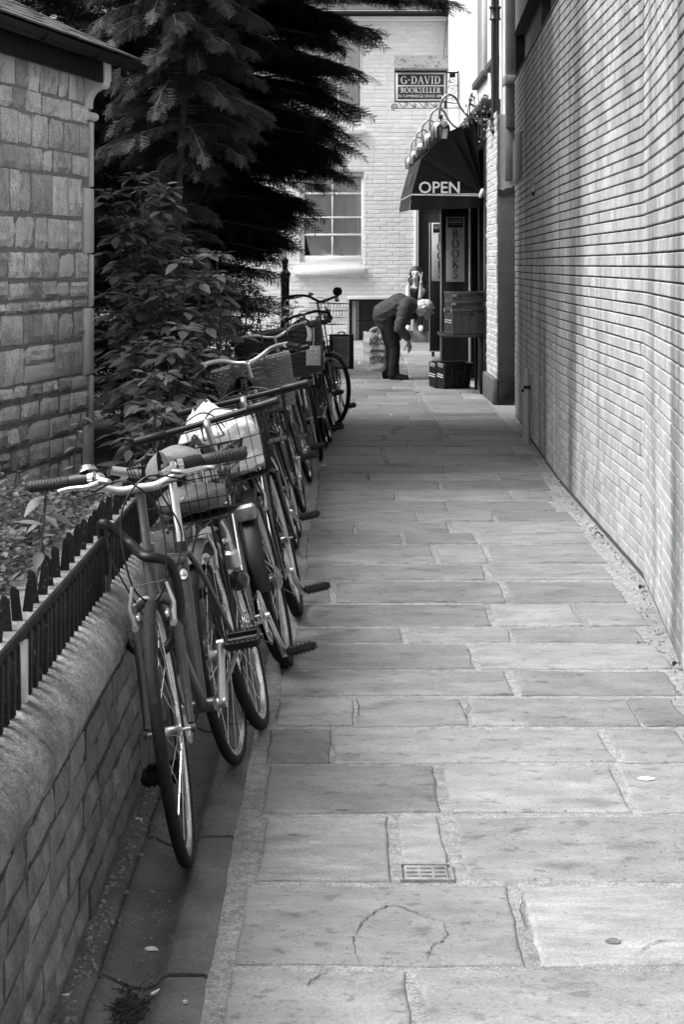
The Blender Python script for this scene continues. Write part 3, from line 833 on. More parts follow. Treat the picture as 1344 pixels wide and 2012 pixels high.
# doorway at the right: pale post, dark door, two steps
a = bx(815)
MB().bbox((a,-.04,.25),(bx(818.6),.02,bz(398)),.004).build('door_frame', m_white_paint, back)
MB().bbox((bx(818.8),-.03,.25),(bx(822.5),.03,bz(398)),.003).build('door_post', m_lime_smooth, back)
MB().bbox((bx(823),.12,.60),(bx(900),.17,bz(398)),.004).build('door', m_dark_paint, back)
MB().bbox((bx(800),-.62,.1),(bx(905),-.27,.43),.012).build('door_step', mat('dark_stone_step', .13, .8, var=.3, bump=.4), back)
MB().bbox((bx(812),-.268,.1),(bx(905),.119,.60),.012).build('door_sill', mat('dark_stone_step', .13), back)
# lamp standard against the house wall, and the service wire
lp = thing('iron_post', 'black cast iron post with a moulded collar, top hidden by the yew', 'post', (gx(560,26.5), 26.5, .05))
s_ = FOC/26.5
MB().lathe([(.001,-.1),(.075,-.1),(.075,.5),(.062,.52),(.062,gz(556,26.5)-.05),(.066,gz(554,26.5)-.05),(.066,gz(545,26.5)-.05),(.082,gz(541,26.5)-.05),(.082,gz(537,26.5)-.05),(.05,gz(532,26.5)-.05),(.036,gz(528,26.5)-.05),(.034,1.50),(.05,1.52),(.05,1.56),(.02,1.60),(.001,1.61)], 20).build('post', m_iron_gloss, lp)
wr = thing('service_wire', 'thin dark wire running down from the eaves to the shop sign', 'wire', (gx(881,29),29,gz(0,29)))
MB().tube([(0.02,0,.9),(0,0,0),(gx(872,28.2)-gx(881,29),-.8,gz(108,28.2)-gz(0,29))], .006, 5).build('wire', m_iron, wr)

# ================================================================== BOOKSHOP
shop = thing('bookshop_building', 'bookshop with white rendered upper wall above a black shopfront', 'building', (1.7, 20.2, 0))
def sp(x,y,z): return (x-1.7, y-20.2, z)
def sbox(mb, lo, hi, b=.005): return mb.bbox(sp(*lo), sp(*hi), b)
UX = 1.80
uw = MB(); uh = [(21.0,22.1),(22.65,24.3)]
ys_ = [20.2]; 
for a, b in uh: ys_ += [a, b]
ys_.append(31.28)
for i, (a, b) in enumerate(zip(ys_, ys_[1:])):
    if i % 2 == 0: uw.box(sp(UX,a,3.2), sp(UX+1.5,b,9))
    else:
        uw.box(sp(UX,a+.0,3.2), sp(UX+1.5,b,3.93)); uw.box(sp(UX,a,5.5), sp(UX+1.5,b,9)); uw.box(sp(UX+.3,a,3.94), sp(UX+1.4,b,5.49))
uw.build('upper_wall', m_render, shop, smooth=False)
for a, b in uh:
    sw = sbox(MB(), (UX-.07,a-.08,3.86),(UX+.1,b+.08,3.94)).build('window_sill', m_dark_paint, shop)
    for y_ in (a,b-.07): sbox(MB(), (UX+.06,y_,3.95),(UX+.15,y_+.07,5.5)).build('window_frame', m_lime_smooth, shop)
    MB().box(sp(UX+.13,a,3.95), sp(UX+.14,b,5.5)).build('window_pane', m_glass, shop, smooth=False)
# lower walls: white brick pier at the near corner, dark shopfront beyond
pb = MB(); pb.box(sp(1.712,20.212,.28), sp(3.3,21.6,3.2)); pb.build('pier_core', m_white_joint, shop, smooth=False)
PV = []; PF = []; PT = []
c = 0; z = .30
FL = Matrix(((0,1,0,0),(-1,0,0,0),(0,0,1,0),(0,0,0,1)))      # face that looks to -y turned to look to -x
while z < 3.18:
    y = 20.2 - (.11 if c % 2 else 0)
    while y < 21.6:
        a, b = max(y,20.2), min(y+.222,21.6)
        if b-a > .03:
            v_, f_ = brick_template(b-a-.008, .066, .02, .008); o_ = len(PV)
            M_ = Matrix.Translation(sp(1.705+rnd(-.005,.005),(a+b)/2,z+.036)) @ FL
            PV += [tuple(M_ @ Vector((p[0],p[1],p[2]+rnd(-.003,.003)))) for p in v_]; PF += [tuple(q+o_ for q in f) for f in f_]; PT += [rnd(-1,1)]*12
        y += .222
    z += .0735; c += 1
me = np_mesh('pier_bricks', PV, PF, tone=PT); me.materials.append(m_pier_brick)
put('pier_bricks', me, None, shop, kind='stuff')
# grey painted end wall with a ragged paint edge, and the black plinth
sbox(MB(), (1.722,20.195,.0),(2.3,20.205,2.36)).build('end_wall', m_dark_paint, shop)
rg = MB(); P = [(1.715+i*.03, 2.30+.10*i/14+.02*nz(i*.9)+rnd(-.01,.01)) for i in range(15)]
vs = [sp(x,20.185,z_) for x,z_ in P]+[sp(x,20.185,z_+.05+rnd(-.01,.02)) for x,z_ in P]+[sp(x,20.209,z_+.06) for x,z_ in P]+[sp(x,20.209,z_) for x,z_ in P]
rg.add(vs, [(r_*15+i, r_*15+i+1, (r_+1)%4*15+i+1, (r_+1)%4*15+i) for r_ in range(4) for i in range(14)])
rg.build('lead_flashing', m_joint_dark, shop)
sbox(MB(), (1.80,20.19,2.46),(1.93,20.2,3.2)).build('end_pilaster', mat('grey_render', .2, .8, var=.25, bump=.4), shop)
sbox(MB(), (1.805,20.12,3.05),(1.94,20.4,9)).build('pilaster_upper', mat('grey_render', .2), shop)
sbox(MB(), (1.79,20.08,3.52),(1.95,20.41,3.62)).build('pilaster_band', mat('grey_render', .2), shop)
sbox(MB(), (1.725,20.15,.0),(2.3,20.193,.28)).build('plinth', m_iron_gloss, shop)
sbox(MB(), (1.66,20.16,.0),(1.722,21.6,.285),.01).build('side_plinth', m_gutter, shop)
# shopfront: black timber pilasters, stall riser and a dark window bay
sf = MB()
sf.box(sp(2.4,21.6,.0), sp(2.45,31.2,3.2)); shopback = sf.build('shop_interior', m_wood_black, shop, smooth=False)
for (a, b, x) in ((21.6,21.85,1.69),(23.0,23.12,1.72),(24.9,25.1,1.71),(27.0,27.12,1.71),(29.0,29.12,1.71),(30.6,31.0,1.69)):
    sbox(MB(), (x,a,.0),(x+.2,b,2.98)).build('timber_pilaster', m_wood_black, shop)
sbox(MB(), (1.700,24.45,.0),(1.728,24.72,3.0),.01).build('white_pier', m_pier_brick, shop)
sbox(MB(), (1.73,21.86,.0),(1.86,22.99,.55)).build('stall_riser', m_wood_black, shop)
sbox(MB(), (1.73,25.11,.0),(1.86,26.99,.55)).build('stall_riser', m_wood_black, shop)
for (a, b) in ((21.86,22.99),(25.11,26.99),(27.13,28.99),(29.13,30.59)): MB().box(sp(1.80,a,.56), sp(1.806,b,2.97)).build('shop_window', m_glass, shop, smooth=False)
sbox(MB(), (1.66,21.6,2.985),(1.9,31.2,3.30)).build('shop_fascia', m_wood_black, shop)
sbox(MB(), (1.58,20.75,3.33),(1.81,31.2,3.42),.01).build('cornice', m_dark_paint, shop)
# downpipe of the shop
dp = thing('downpipe', 'thick black cast iron downpipe ending in an elbow on the shop corner', 'downpipe', (1.72, 20.55, 0))
sp_ = FOC/20.55
def dz(py): return gz(py, 20.55)
MB().tube([(0,0,dz(240)),(0,0,9)], .046, 16).build('pipe', m_iron_gloss, dp)
for py in (22, 240): MB().lathe([(.047,dz(py)-.10),(.066,dz(py)-.10),(.066,dz(py)-.085),(.055,dz(py)-.07),(.055,dz(py)+.02),(.068,dz(py)+.03),(.068,dz(py)+.05),(.047,dz(py)+.06)], 18).build('collar', m_iron_gloss, dp)
MB().tube(crv([(0,0,dz(250)),(.005,0,dz(258)),(.035,-.005,dz(268)),(.085,-.01,dz(277))],5), .05, 14).build('elbow', m_iron_gloss, dp)
# ================================================================== LETTERING
def sans(txt, h, align='CENTER', bold=0.0, shear=0.0, thick=.002):
    cu = bpy.data.curves.new('lettering', 'FONT'); cu.body = txt; cu.size = h/.70; cu.align_x = align
    cu.offset = bold*h; cu.shear = shear; cu.extrude = thick/2; cu.resolution_u = 3; cu.fill_mode = 'BOTH'
    o = bpy.data.objects.new('lettering', cu); col.objects.link(o)
    me = bpy.data.meshes.new_from_object(o.evaluated_get(bpy.context.evaluated_depsgraph_get()))
    bpy.data.objects.remove(o); me.name = 'lettering'
    me.materials.clear()
    return me
def arc(cx, cy, rx, ry, a0, a1, n=10): return [(cx+rx*math.cos(R(a0+(a1-a0)*i/n)), cy+ry*math.sin(R(a0+(a1-a0)*i/n))) for i in range(n+1)]
TH, TN = .15, .06                                         # thick and thin strokes of a roman capital
GL = {  # glyph: width, list of (points, width or (thick sides, thin top)), serif feet (x, y)
 'I': (.36, [([(.18,0),(.18,1)],TH)], [(.18,0),(.18,1)]),
 'B': (.66, [([(.17,0),(.17,1)],TH),([(.17,.97)]+arc(.3,.745,.21,.225,90,-90)+[(.17,.52)],'c'),([(.17,.49)]+arc(.32,.265,.25,.235,90,-90)+[(.17,.03)],'c')], [(.13,0),(.13,1)]),
 'O': (.86, [(arc(.43,.5,.36,.48,0,360,28),'c')], []),
 'K': (.76, [([(.17,0),(.17,1)],TH),([(.24,.45),(.62,1)],TN),([(.33,.55),(.68,0)],TH)], [(.17,0),(.17,1),(.62,1),(.68,0)]),
 'S': (.58, [(crv([(.48,.80,0),(.42,.94,0),(.27,.97,0),(.13,.88,0),(.12,.72,0),(.25,.58,0),(.42,.46,0),(.49,.28,0),(.42,.08,0),(.25,.02,0),(.1,.08,0),(.06,.24,0)],5),.1)], []),
 'G': (.84, [(arc(.45,.5,.37,.48,42,315,22),'c'),([(.72,.06),(.72,.42)],TH)], [(.70,.42)]),
 'D': (.80, [([(.17,0),(.17,1)],TH),([(.17,.97),(.3,.97)]+arc(.32,.5,.38,.47,88,-88,14)+[(.3,.03),(.17,.03)],'c')], [(.13,0),(.13,1)]),
 'A': (.78, [([(.09,0),(.39,1)],TN),([(.38,1),(.68,0)],TH),([(.2,.35),(.57,.35)],TN)], [(.09,0),(.68,0)]),
 'V': (.78, [([(.09,1),(.40,0)],TH),([(.39,0),(.69,1)],TN)], [(.09,1),(.69,1)]),
 'E': (.60, [([(.17,0),(.17,1)],TH),([(.17,.97),(.53,.97)],TN),([(.17,.5),(.46,.5)],TN),([(.17,.03),(.55,.03)],TN),([(.53,1),(.53,.84)],TN),([(.55,0),(.55,.18)],TN)], [(.13,0),(.13,1)]),
 'L': (.58, [([(.17,0),(.17,1)],TH),([(.17,.03),(.53,.03)],TN),([(.53,0),(.53,.2)],TN)], [(.17,1),(.13,0)]),
 'R': (.70, [([(.17,0),(.17,1)],TH),([(.17,.97)]+arc(.3,.73,.22,.24,90,-90)+[(.17,.49)],'c'),([(.33,.5),(.62,0)],TH)], [(.17,0),(.17,1),(.64,0)]),
 '.': (.34, [([(.17,.42),(.17,.58)],.16)], []),
}
def roman(txt, h, width=None, thick=.002, gap=.1):
    mb = MB(); x = 0
    for ch in txt:
        w_, strokes, feet = GL[ch]
        for si_, (pts, wd) in enumerate(strokes):
            P = [Vector((p[0], p[1], 0)) for p in pts]; n = len(P); vs = []
            for i in range(n):
                t = (P[min(i+1,n-1)]-P[max(i-1,0)]); t.normalize(); nn = Vector((-t.y,t.x,0))
                ww = (TN+(TH-TN)*abs(t.y)**1.5) if wd == 'c' else wd
                for s_ in (-.5,.5):
                    q = P[i]+nn*ww*s_
                    vs.append((x+q.x, q.y))
            e_ = .0006*si_/h
            m_ = [(a,b,e_) for a,b in vs]+[(a,b,thick/h+e_) for a,b in vs]; k = 2*n
            fs = [(2*i+k,2*i+2+k,2*i+3+k,2*i+1+k) for i in range(n-1)]+[(2*i,2*i+1,2*i+3,2*i+2) for i in range(n-1)]
            fs += [(2*i,2*i+2,2*i+2+k,2*i+k) for i in range(n-1)]+[(2*i+3,2*i+1,2*i+1+k,2*i+3+k) for i in range(n-1)]
            mb.add(m_, fs)
        for fi_, (fx, fy) in enumerate(feet):
            mb.box((x+fx-.15,fy-(.045 if fy > .5 else 0),-.0002/h*(fi_+1)),(x+fx+.15,fy+(0 if fy > .5 else .045),thick/h+.0003/h*(fi_+4)))
        x += w_+gap
    W_ = x-gap
    k = h if width is None else width/W_
    mb.v = [((p[0]-W_/2)*k, p[1]*h, p[2]*h) for p in mb.v]
    return mb.mesh('lettering', smooth=False)
FACE_US = Matrix(((1,0,0,0),(0,0,-1,0),(0,1,0,0),(0,0,0,1)))    # text plane stood up, read from -y
def letters(me, m, parent, loc, rot=None):
    M_ = Matrix.Translation(loc) @ (rot or Matrix.Identity(4)) @ FACE_US
    return put('lettering', me, m, parent, M=M_)

# ================================================================== AWNING
D0, D1 = 22.0, 26.0
aw = thing('shop_awning', 'black canvas fan awning over the shop door with white lettering', 'awning', (1.70, D0, 2.38))
def a3(x, y, z): return (x-1.70, y-D0, z-2.38)
near = [(1.70,3.27),(1.436,3.20),(1.284,3.14),(.953,2.82),(.837,2.377)]
far = [(1.70,3.33),(1.45,3.27),(1.29,3.21),(.953,2.91),(.825,2.45)]
mb = MB()
for j in range(len(near)-1):
    def f(u, v, j=j):
        def at(P): return P[j][0]*(1-v)+P[j+1][0]*v, P[j][1]*(1-v)+P[j+1][1]*v
        a, b = at(near), at(far)
        sag = .03*math.sin(PI*u)*math.sin(PI*v)+.012*nz(u*6,j+v*2)
        return a3(a[0]*(1-u)+b[0]*u+sag*.4, D0+(D1-D0)*u, a[1]*(1-u)+b[1]*u-sag)
    mb.grid(f, 14, 5)
mb.build('canopy', m_awning, aw)
H = (1.69, 2.385)
fan = [(1.60,3.24),(1.436,3.20),(1.284,3.14),(.953,2.82),(.837,2.377)]
for side, (yy_, pts_, hz) in enumerate(((D0, fan, H[1]),(D1, [(1.62,3.31),(1.45,3.27),(1.29,3.21),(.953,2.91),(.825,2.45)], H[1]+.06))):
    mb = MB()
    for j in range(len(pts_)-1):
        def f(u, v, j=j):
            x = pts_[j][0]*(1-u)+pts_[j+1][0]*u; z_ = pts_[j][1]*(1-u)+pts_[j+1][1]*u
            px_, pz_ = H[0]+(x-H[0])*v, hz+(z_-hz)*v
            sag = .055*math.sin(PI*u)*math.sin(PI*min(1,v*1.02))**.7+.015*nz(px_*7,pz_*7,j)*math.sin(PI*v)
            if j == 3: sag = .022*math.sin(PI*u)*math.sin(PI*v)+.01*nz(px_*6,pz_*6)*math.sin(PI*v)
            return a3(px_, yy_+(sag if side == 0 else -sag), pz_)
        mb.grid(f, 8, 12)
    mb.build('end_panel', m_awning, aw)
    rb_ = MB()
    for p in pts_[1:4]: rb_.tube([a3(H[0],yy_,hz), a3(p[0],yy_,p[1])], .011, 6)
    rb_.build('rib', m_awning, aw)
v_ = MB()
def val(P0, P1, drop0, drop1, nm):
    def f(u, v):
        x = P0[0]*(1-u)+P1[0]*u; y = P0[1]*(1-u)+P1[1]*u; z_ = P0[2]*(1-u)+P1[2]*u; d_ = drop0*(1-u)+drop1*u
        k = .012*math.sin(u*17)*v
        return a3(x-.024*v+k*.3, y-k, z_-d_*v)
    MB().grid(f, 16, 3).build(nm, m_awning, aw)
val((.837,D0-.004,2.372),(1.69,D0-.004,2.36),.18,.14,'valance')
val((.835,D1,2.447),(.835,D0,2.372),.17,.18,'valance')
MB().tube([a3(.834,D0-.006,2.377), a3(1.69,D0-.006,2.365)], .006, 6).build('piping', m_sign_pale, aw)
MB().tube([a3(1.69,D0,2.385),a3(.837,D0,2.377),a3(.825,D1,2.45),a3(1.69,D1,2.45)], .012, 6).build('frame', m_alloy, aw)
letters(sans('OPEN', .136, bold=.018), m_letter, aw, a3(1.172, D0-.022, 2.40))
MB().tube(crv([a3(1.70,D0-.02,2.44),a3(1.68,D0-.05,2.40),a3(1.66,D0-.05,2.34)],4), [.02,.03,.03,.03,.03,.03,.03,.026,.02][:9], 8).build('tie_knot', m_sign_pale, aw)
# shop name on the long front slope
sl_ = math.atan2(2.85-2.39, .953-.837)
tm = roman('G.DAVID', .16, 1.1)
M_ = Matrix.Translation(a3(.872,24.1,2.58)) @ Matrix.Rotation(R(-90),4,'Z') @ Matrix.Rotation(-(PI/2-sl_),4,'X') @ FACE_US
put('lettering', tm, mat('faded_lettering', .10, .6), aw, M=M_)

# swan neck lamps over the awning
DL = [21.6, 23.9, 26.2, 28.4, 30.4]
LT = ['nearest and largest copper swan neck lamp above the awning','second copper swan neck lamp above the awning, behind the nearest one','middle copper swan neck lamp of the row above the awning','fourth copper swan neck lamp above the awning, next to the smallest','farthest and smallest copper swan neck lamp above the awning']
dome = MB().lathe([(.001,.115),(.026,.115),(.03,.10),(.07,.088),(.098,.062),(.115,.02),(.118,-.02),(.112,-.075),(.102,-.12),(.096,-.12),(.105,-.07),(.11,-.02),(.09,.05),(.02,.09)], 24).mesh('dome'); dome.materials.append(m_copper)
neck = MB().lathe([(.001,.165),(.02,.165),(.026,.155),(.026,.118),(.018,.115)], 14).mesh('socket'); neck.materials.append(m_plastic)
arm = MB().tube(crv([(-.015,0,.16),(-.005,0,.29),(.03,0,.375),(.10,0,.41),(.175,0,.365),(.24,0,.25),(.33,0,.165),(.45,0,.145),(.64,0,.145)],7), .0135, 10).mesh('arm'); arm.materials.append(m_copper)
for d, l in zip(DL, LT):
    t = thing('swan_neck_lamp', l, 'wall lamp', (1.16, d, 3.14+.012*(d-21.6)), group='swan neck lamps over the awning')
    t.rotation_euler.y = R(rnd(-2,2))
    put('dome', dome, None, t); put('socket', neck, None, t); put('arm', arm, None, t)

# hanging sign
DS = 28.0; ss = FOC/DS
def hx(px): return gx(px, DS)
def hz_(py): return gz(py, DS)
sg = thing('hanging_sign', 'black and cream hanging bookshop sign under a stone coloured hood', 'sign', (hx(828), DS, hz_(170)))
def s3(px, y, py): return (hx(px)-hx(828), y, hz_(py)-hz_(170))
def sbx(x0, x1, y0, y1, a, b, nm, m, bev=.004): 
    p, q = s3(x0, a, y1), s3(x1, b, y0)
    return MB().bbox(p, q, bev).build(nm, m, sg)
sbx(775.5,878.5,140,201,-.02,.03,'board',m_sign_black)
sbx(778,876,143,198.5,-.024,-.0195,'cream_panel',m_sign_pale,.001)
sbx(781.5,872.5,146.5,167.5,-.027,-.0235,'upper_field',m_sign_black,.001)
sbx(781.5,872.5,170,195,-.027,-.0235,'lower_field',m_sign_black,.001)
letters(roman('G.DAVID', .117, 78/ss), m_letter, sg, s3(826.5,-.0272,165))
letters(roman('BOOKSELLER', .078, 78/ss), m_letter, sg, s3(826.5,-.0272,182.5))
letters(sans('IN CAMBRIDGE SINCE 1896', .040), m_letter, sg, s3(826.5,-.0275,191.5))
hd = MB()
p = [s3(775,-.11,139),s3(880.5,-.11,139),s3(880.5,.11,139),s3(775,.11,139),s3(775,-.11,135),s3(880.5,-.11,135),s3(880.5,.11,135),s3(775,.11,135),s3(775,-.012,109),s3(880.5,-.012,109),s3(880.5,.012,109),s3(775,.012,109)]
hd.add(p, [(0,3,2,1),(0,1,5,4),(1,2,6,5),(2,3,7,6),(3,0,4,7),(4,5,9,8),(5,6,10,9),(6,7,11,10),(7,4,8,11),(8,9,10,11)])
hd.build('hood', mat('rusty_painted_hood', .2, .7, var=.15, bump=.3, speck=(22,.58,.66,.3), stain=[(7,(1,1,2.5),.55,.68,.4)]), sg, smooth=False)
br = MB()
def spiral(cx, cy, r0, turns, a0, sgn=1, n=26): return [s3(cx+(r0*(1-.82*i/n))*math.cos(a0+sgn*turns*2*PI*i/n), 0, cy-(r0*(1-.82*i/n))*math.sin(a0+sgn*turns*2*PI*i/n)) for i in range(n+1)]
lowb = MB()
lowb.tube([s3(776,0,212.5),s3(897,0,212.5)], .007, 6)
lowb.tube(spiral(776,209.5,7,1.6,-PI/2,-1), .008, 6)
for i, cx in enumerate((796,816,836,857)):
    up_ = i % 2 == 0
    lowb.tube(spiral(cx+(2 if up_ else 0), 205 if up_ else 207, 4.4, 1.4, R(-90 if not up_ else -60), 1 if up_ else -1), .006, 5)
    lowb.tube(crv([s3(cx-12,0,202.5),s3(cx-7,0,207),s3(cx-2,0,210.5),s3(cx+2,0,209)],5), .006, 5)
lowb.build('scroll_work', m_iron, sg)
br.tube([s3(900.5,0,139),s3(900.5,0,206)], .010, 6); br.tube([s3(878,0,142.5),s3(900.5,0,142.5)], .012, 6); br.tube([s3(878,0,201),s3(900.5,0,204)], .009, 6)
for (cx, cy, r_, a0, sg_) in ((890,158,7,90,1),(887,172,6,200,-1),(893,180,6,20,1),(886,190,6,100,1),(894,194,5,250,-1),(884,160,4,0,-1),(896,168,4,120,1)): br.tube(spiral(cx,cy,r_,1.3,R(a0),sg_), .005, 5)
br.build('bracket', m_iron, sg)
sbx(884,895,143,152,-.05,.05,'bracket_block',m_iron)
sbx(880,905,204,213,-.03,.06,'wall_bracket_stone',m_lime_smooth)
sbx(873.5,878,201,213,-.02,.02,'drop_rod',m_iron)

# boards with the word BOOKS
def board(d, x0, x1, zt, zb, px0, px1, py0, py1, letter_py, lab, silver):
    s_ = FOC/d
    t = thing('shop_board', lab, 'sign board', ((x0+x1)/2, d, 0), group='tall boards that read BOOKS')
    def q(x, y, z): return (x-(x0+x1)/2, y, z)
    MB().bbox(q(x0,0,zb), q(x1,.05,zt), .006).build('panel', m_wood_black, t)
    MB().bbox(q(x0-.016,-.008,zb-.01), q(x0-.001,.05,zt), .003).build('edge_strip', m_wood_mid, t)
    MB().bbox(q(x0,-.009,zb-.015), q(x1,.05,zb-.001), .003).build('edge_strip', m_wood_mid, t)
    for lx in (x0+.02, x1-.06): MB().bbox(q(lx,.0,ground_z(d)), q(lx+.04,.045,zb-.016), .003).build('leg', m_wood_black, t)
    X0, X1, Z0, Z1 = gx(px0,d), gx(px1,d), gz(py1,d), gz(py0,d); xc = (X0+X1)/2
    MB().bbox(q(X0,-.008,Z0), q(X1,-.001,Z1), .002).build('plate', m_sign_silver if silver else m_sign_pale, t)
    MB().bbox(q(X0+.02,-.0105,Z1-.145), q(X1-.02,-.0075,Z1-.015), .001).build('name_field', m_sign_black, t)
    MB().bbox(q(X0+.03,-.0125,Z1-.078), q(X1-.03,-.0100,Z1-.072), .0008).build('name_line', m_sign_pale, t)
    letters(roman('G.DAVID', .035, (X1-X0)*.66), m_sign_pale, t, q(xc,-.0107,Z1-.066))
    letters(roman('BOOKSELLER', .024, (X1-X0)*.66), mat('dim_lettering', .2, .6), t, q(xc,-.0107,Z1-.108))
    for ch, py in zip('BOOKS', letter_py):
        letters(roman(ch, 16.6*24.6/FOC), m_black_letter, t, q(xc,-.0085,gz(py,d)))
    for sx_ in (X0+.018, X1-.018):
        for sz_ in (Z0+.02, (Z0+Z1)/2, Z1-.165): MB().lathe([(.001,.004),(.006,.003),(.007,0)], 8, Matrix.Translation(q(sx_,-.008,sz_)) @ Matrix.Rotation(R(90),4,'X')).build('screw', m_steel, t)
board(24.6, 1.345, 1.70, 2.31, .10, 877, 913, 426, 553.5, [467,487,507,527,547], 'nearer tall black board with a grey plate reading BOOKS, behind the stacked crates', True)
d = 27.0
board(27.0, 1.305, 1.66, 2.16, .27, 848.5, 883, 438, 552.5, [475,492.5,510,528,545.5], 'farther tall board with a paler plate reading BOOKS, half hidden by the nearer one', False)
MB_ = thing('end_board', 'narrow dark shutter edge standing between the two book boards', 'shutter', (gx(870,25.6), 25.6, 0))
MB().bbox((-.022,-.3,.06),(.03,.3,2.27),.004).build('shutter_panel', m_wood_black, MB_)
MB().bbox((-.028,-.302,.05),(-.0225,-.28,2.27),.002).build('edge_strip', m_wood_mid, MB_)

# crates and trestle table
m_crate = mat('grey_plastic_crate', .032, .5, var=.15, scale=10, bump=.05, bscale=40)
m_crate_d = mat('black_plastic_crate', .022, .45, var=.2, scale=10, bump=.05, bscale=40)
m_tape = mat('pale_tape', .22, .6, var=.25, scale=20)
def crate(name, lab, cat, loc, rz, w_, l_, h_, m, flare=0.0, grp=None, label_marks=True, handle=True, taped=False):
    t = thing(name, lab, cat, loc, rz, grp)
    th = .008
    def P(x, y, z):
        k = 1+flare*(z/h_-1); return (x*k, y*k, z)
    b = MB()
    def wallq(x0, y0, x1, y1, z0, z1):
        vs = [P(x0,y0,z0),P(x1,y0,z0),P(x1,y1,z0),P(x0,y1,z0),P(x0,y0,z1),P(x1,y0,z1),P(x1,y1,z1),P(x0,y1,z1)]
        b.add(vs, [(3,2,1,0),(4,5,6,7),(0,1,5,4),(1,2,6,5),(2,3,7,6),(3,0,4,7)])
    W_, L_ = w_/2, l_/2
    wallq(-W_,-L_,W_,-L_+th,.001,h_); wallq(-W_,L_-th,W_,L_,.001,h_); wallq(-W_,-L_+th,-W_+th,L_-th,.001,h_); wallq(W_-th,-L_+th,W_,L_-th,.001,h_)
    wallq(-W_+th,-L_+th,W_-th,L_-th,.001,.01)
    b.build('tub', m, t, smooth=False)
    r_ = MB()
    def bar_(x0,y0,z0,x1,y1,z1): r_.bbox((x0,y0,z0),(x1,y1,z1),.002)
    e = .010
    bar_(-W_-e,-L_-e,h_-.03,W_+e,-L_-.0005,h_+.004); bar_(-W_-e,L_+.0005,h_-.03,W_+e,L_+e,h_+.004); bar_(-W_-e,-L_,h_-.03,-W_-.0005,L_,h_+.004); bar_(W_+.0005,-L_,h_-.03,W_+e,L_,h_+.004)
    r_.build('rim', m, t)
    rb_ = MB()
    for k in range(5):
        x = -W_+w_*k/4*.98+.004
        q0, q1 = P(x,-L_,.01), P(x,-L_,h_-.032)
        rb_.tube([(q0[0],q0[1]-.002,q0[2]),(q1[0],q1[1]-.002,q1[2])], .006, 4)
        y = -L_+l_*k/4*.98+.004
        for sx_ in (-1,1):
            q0, q1 = P(sx_*W_,y,.01), P(sx_*W_,y,h_-.032)
            rb_.tube([(q0[0]+sx_*.002,q0[1],q0[2]),(q1[0]+sx_*.002,q1[1],q1[2])], .006, 4)
    for zf in (.05,.5):
        z_ = h_*zf
        q = [P(-W_,-L_,z_),P(W_,-L_,z_),P(W_,L_,z_),P(-W_,L_,z_)]
        rb_.tube([(p[0]*1.006,p[1]*1.006,p[2]) for p in q], .006, 4, closed=True)
    rb_.build('rib', m, t)
    if handle:
        q = P(0,-L_,h_*.8)
        MB().bbox((-.055,q[1]-.009,q[2]-.014),(.055,q[1]-.0015,q[2]+.016),.004).build('handle_slot', m_iron_gloss, t)
    if label_marks:
        mk = MB()
        for r2 in range(2):
            for k in range(6):
                q = P(-W_, -L_*.7+k*l_*.13, h_*(.52-.09*r2))
                mk.box((q[0]-.0085,q[1],q[2]),(q[0]-.007,q[1]+.03,q[2]+.014))
        mk.build('printed_mark', m_sign_pale, t, smooth=False)
        for sy_ in (-1,1):
            MB().bbox((-W_-.014,sy_*(L_-.05)-.03,h_-.05),(-W_-.0105,sy_*(L_-.05)+.03,h_+.002),.001).build('corner_tape', m_tape, t)
    if taped:
        for x in (-.5,.42): MB().box((x*w_-.03+.02,-L_-.0125,h_*.45),(x*w_+.05,-L_-.0105,h_*.8)).build('paper_label', m_tape, t, smooth=False)
    return t
tb = thing('trestle_table', 'low dark table in front of the shop carrying the crates', 'table', (1.45, 22.15, 0))
MB().bbox((-.27,-.42,.675),(.25,.55,.71),.004).build('table_top', m_wood_black, tb)
for x, y in ((.21,-.36),(.21,.48)): MB().bbox((x-.02,y-.02,0),(x+.02,y+.02,.674),.003).build('leg', m_wood_black, tb)
crate('plastic_crate', 'large grey folding crate on the table under two taped trays', 'crate', (1.475,22.02,.712), R(8), .385, .52, .30, m_crate)
t1 = crate('shallow_tray', 'lower of two taped shallow trays on top of the large grey crate', 'tray', (1.49,22.02,1.018), R(6), .42, .46, .09, m_crate, label_marks=False, handle=False, taped=True)
t2 = crate('shallow_tray', 'upper of two taped shallow trays, topmost of the crate stack', 'tray', (1.492,22.03,1.113), R(8), .425, .46, .10, m_crate, label_marks=False, handle=False, taped=True)
MB().bbox((-.2,-.21,.092),(.19,.2,.101),.003).build('lid', m_crate_d, t2)
ca = R(34)
f0 = Vector((1.245,22.63,0)); ex = Vector((math.cos(ca),math.sin(ca),0)); ey = Vector((-math.sin(ca),math.cos(ca),0))
c1 = f0+ex*.225+ey*.075; c2 = f0+ex*.22+ey*.235
crate('book_crate', 'black ventilated crate of books on the paving, front one of the pair', 'crate', c1+Vector((0,0,.012)), ca, .44, .145, .31, m_crate_d, flare=.10, grp='black crates on the paving by the shop')
k2 = crate('book_crate', 'black crate on the paving directly behind the front one of the pair', 'crate', c2+Vector((0,0,.012)), ca, .44, .145, .31, m_crate_d, flare=.10, grp='black crates on the paving by the shop')
k2.rotation_euler.x = R(8); bpy.data.objects['book_crate'].rotation_euler.x = R(8)
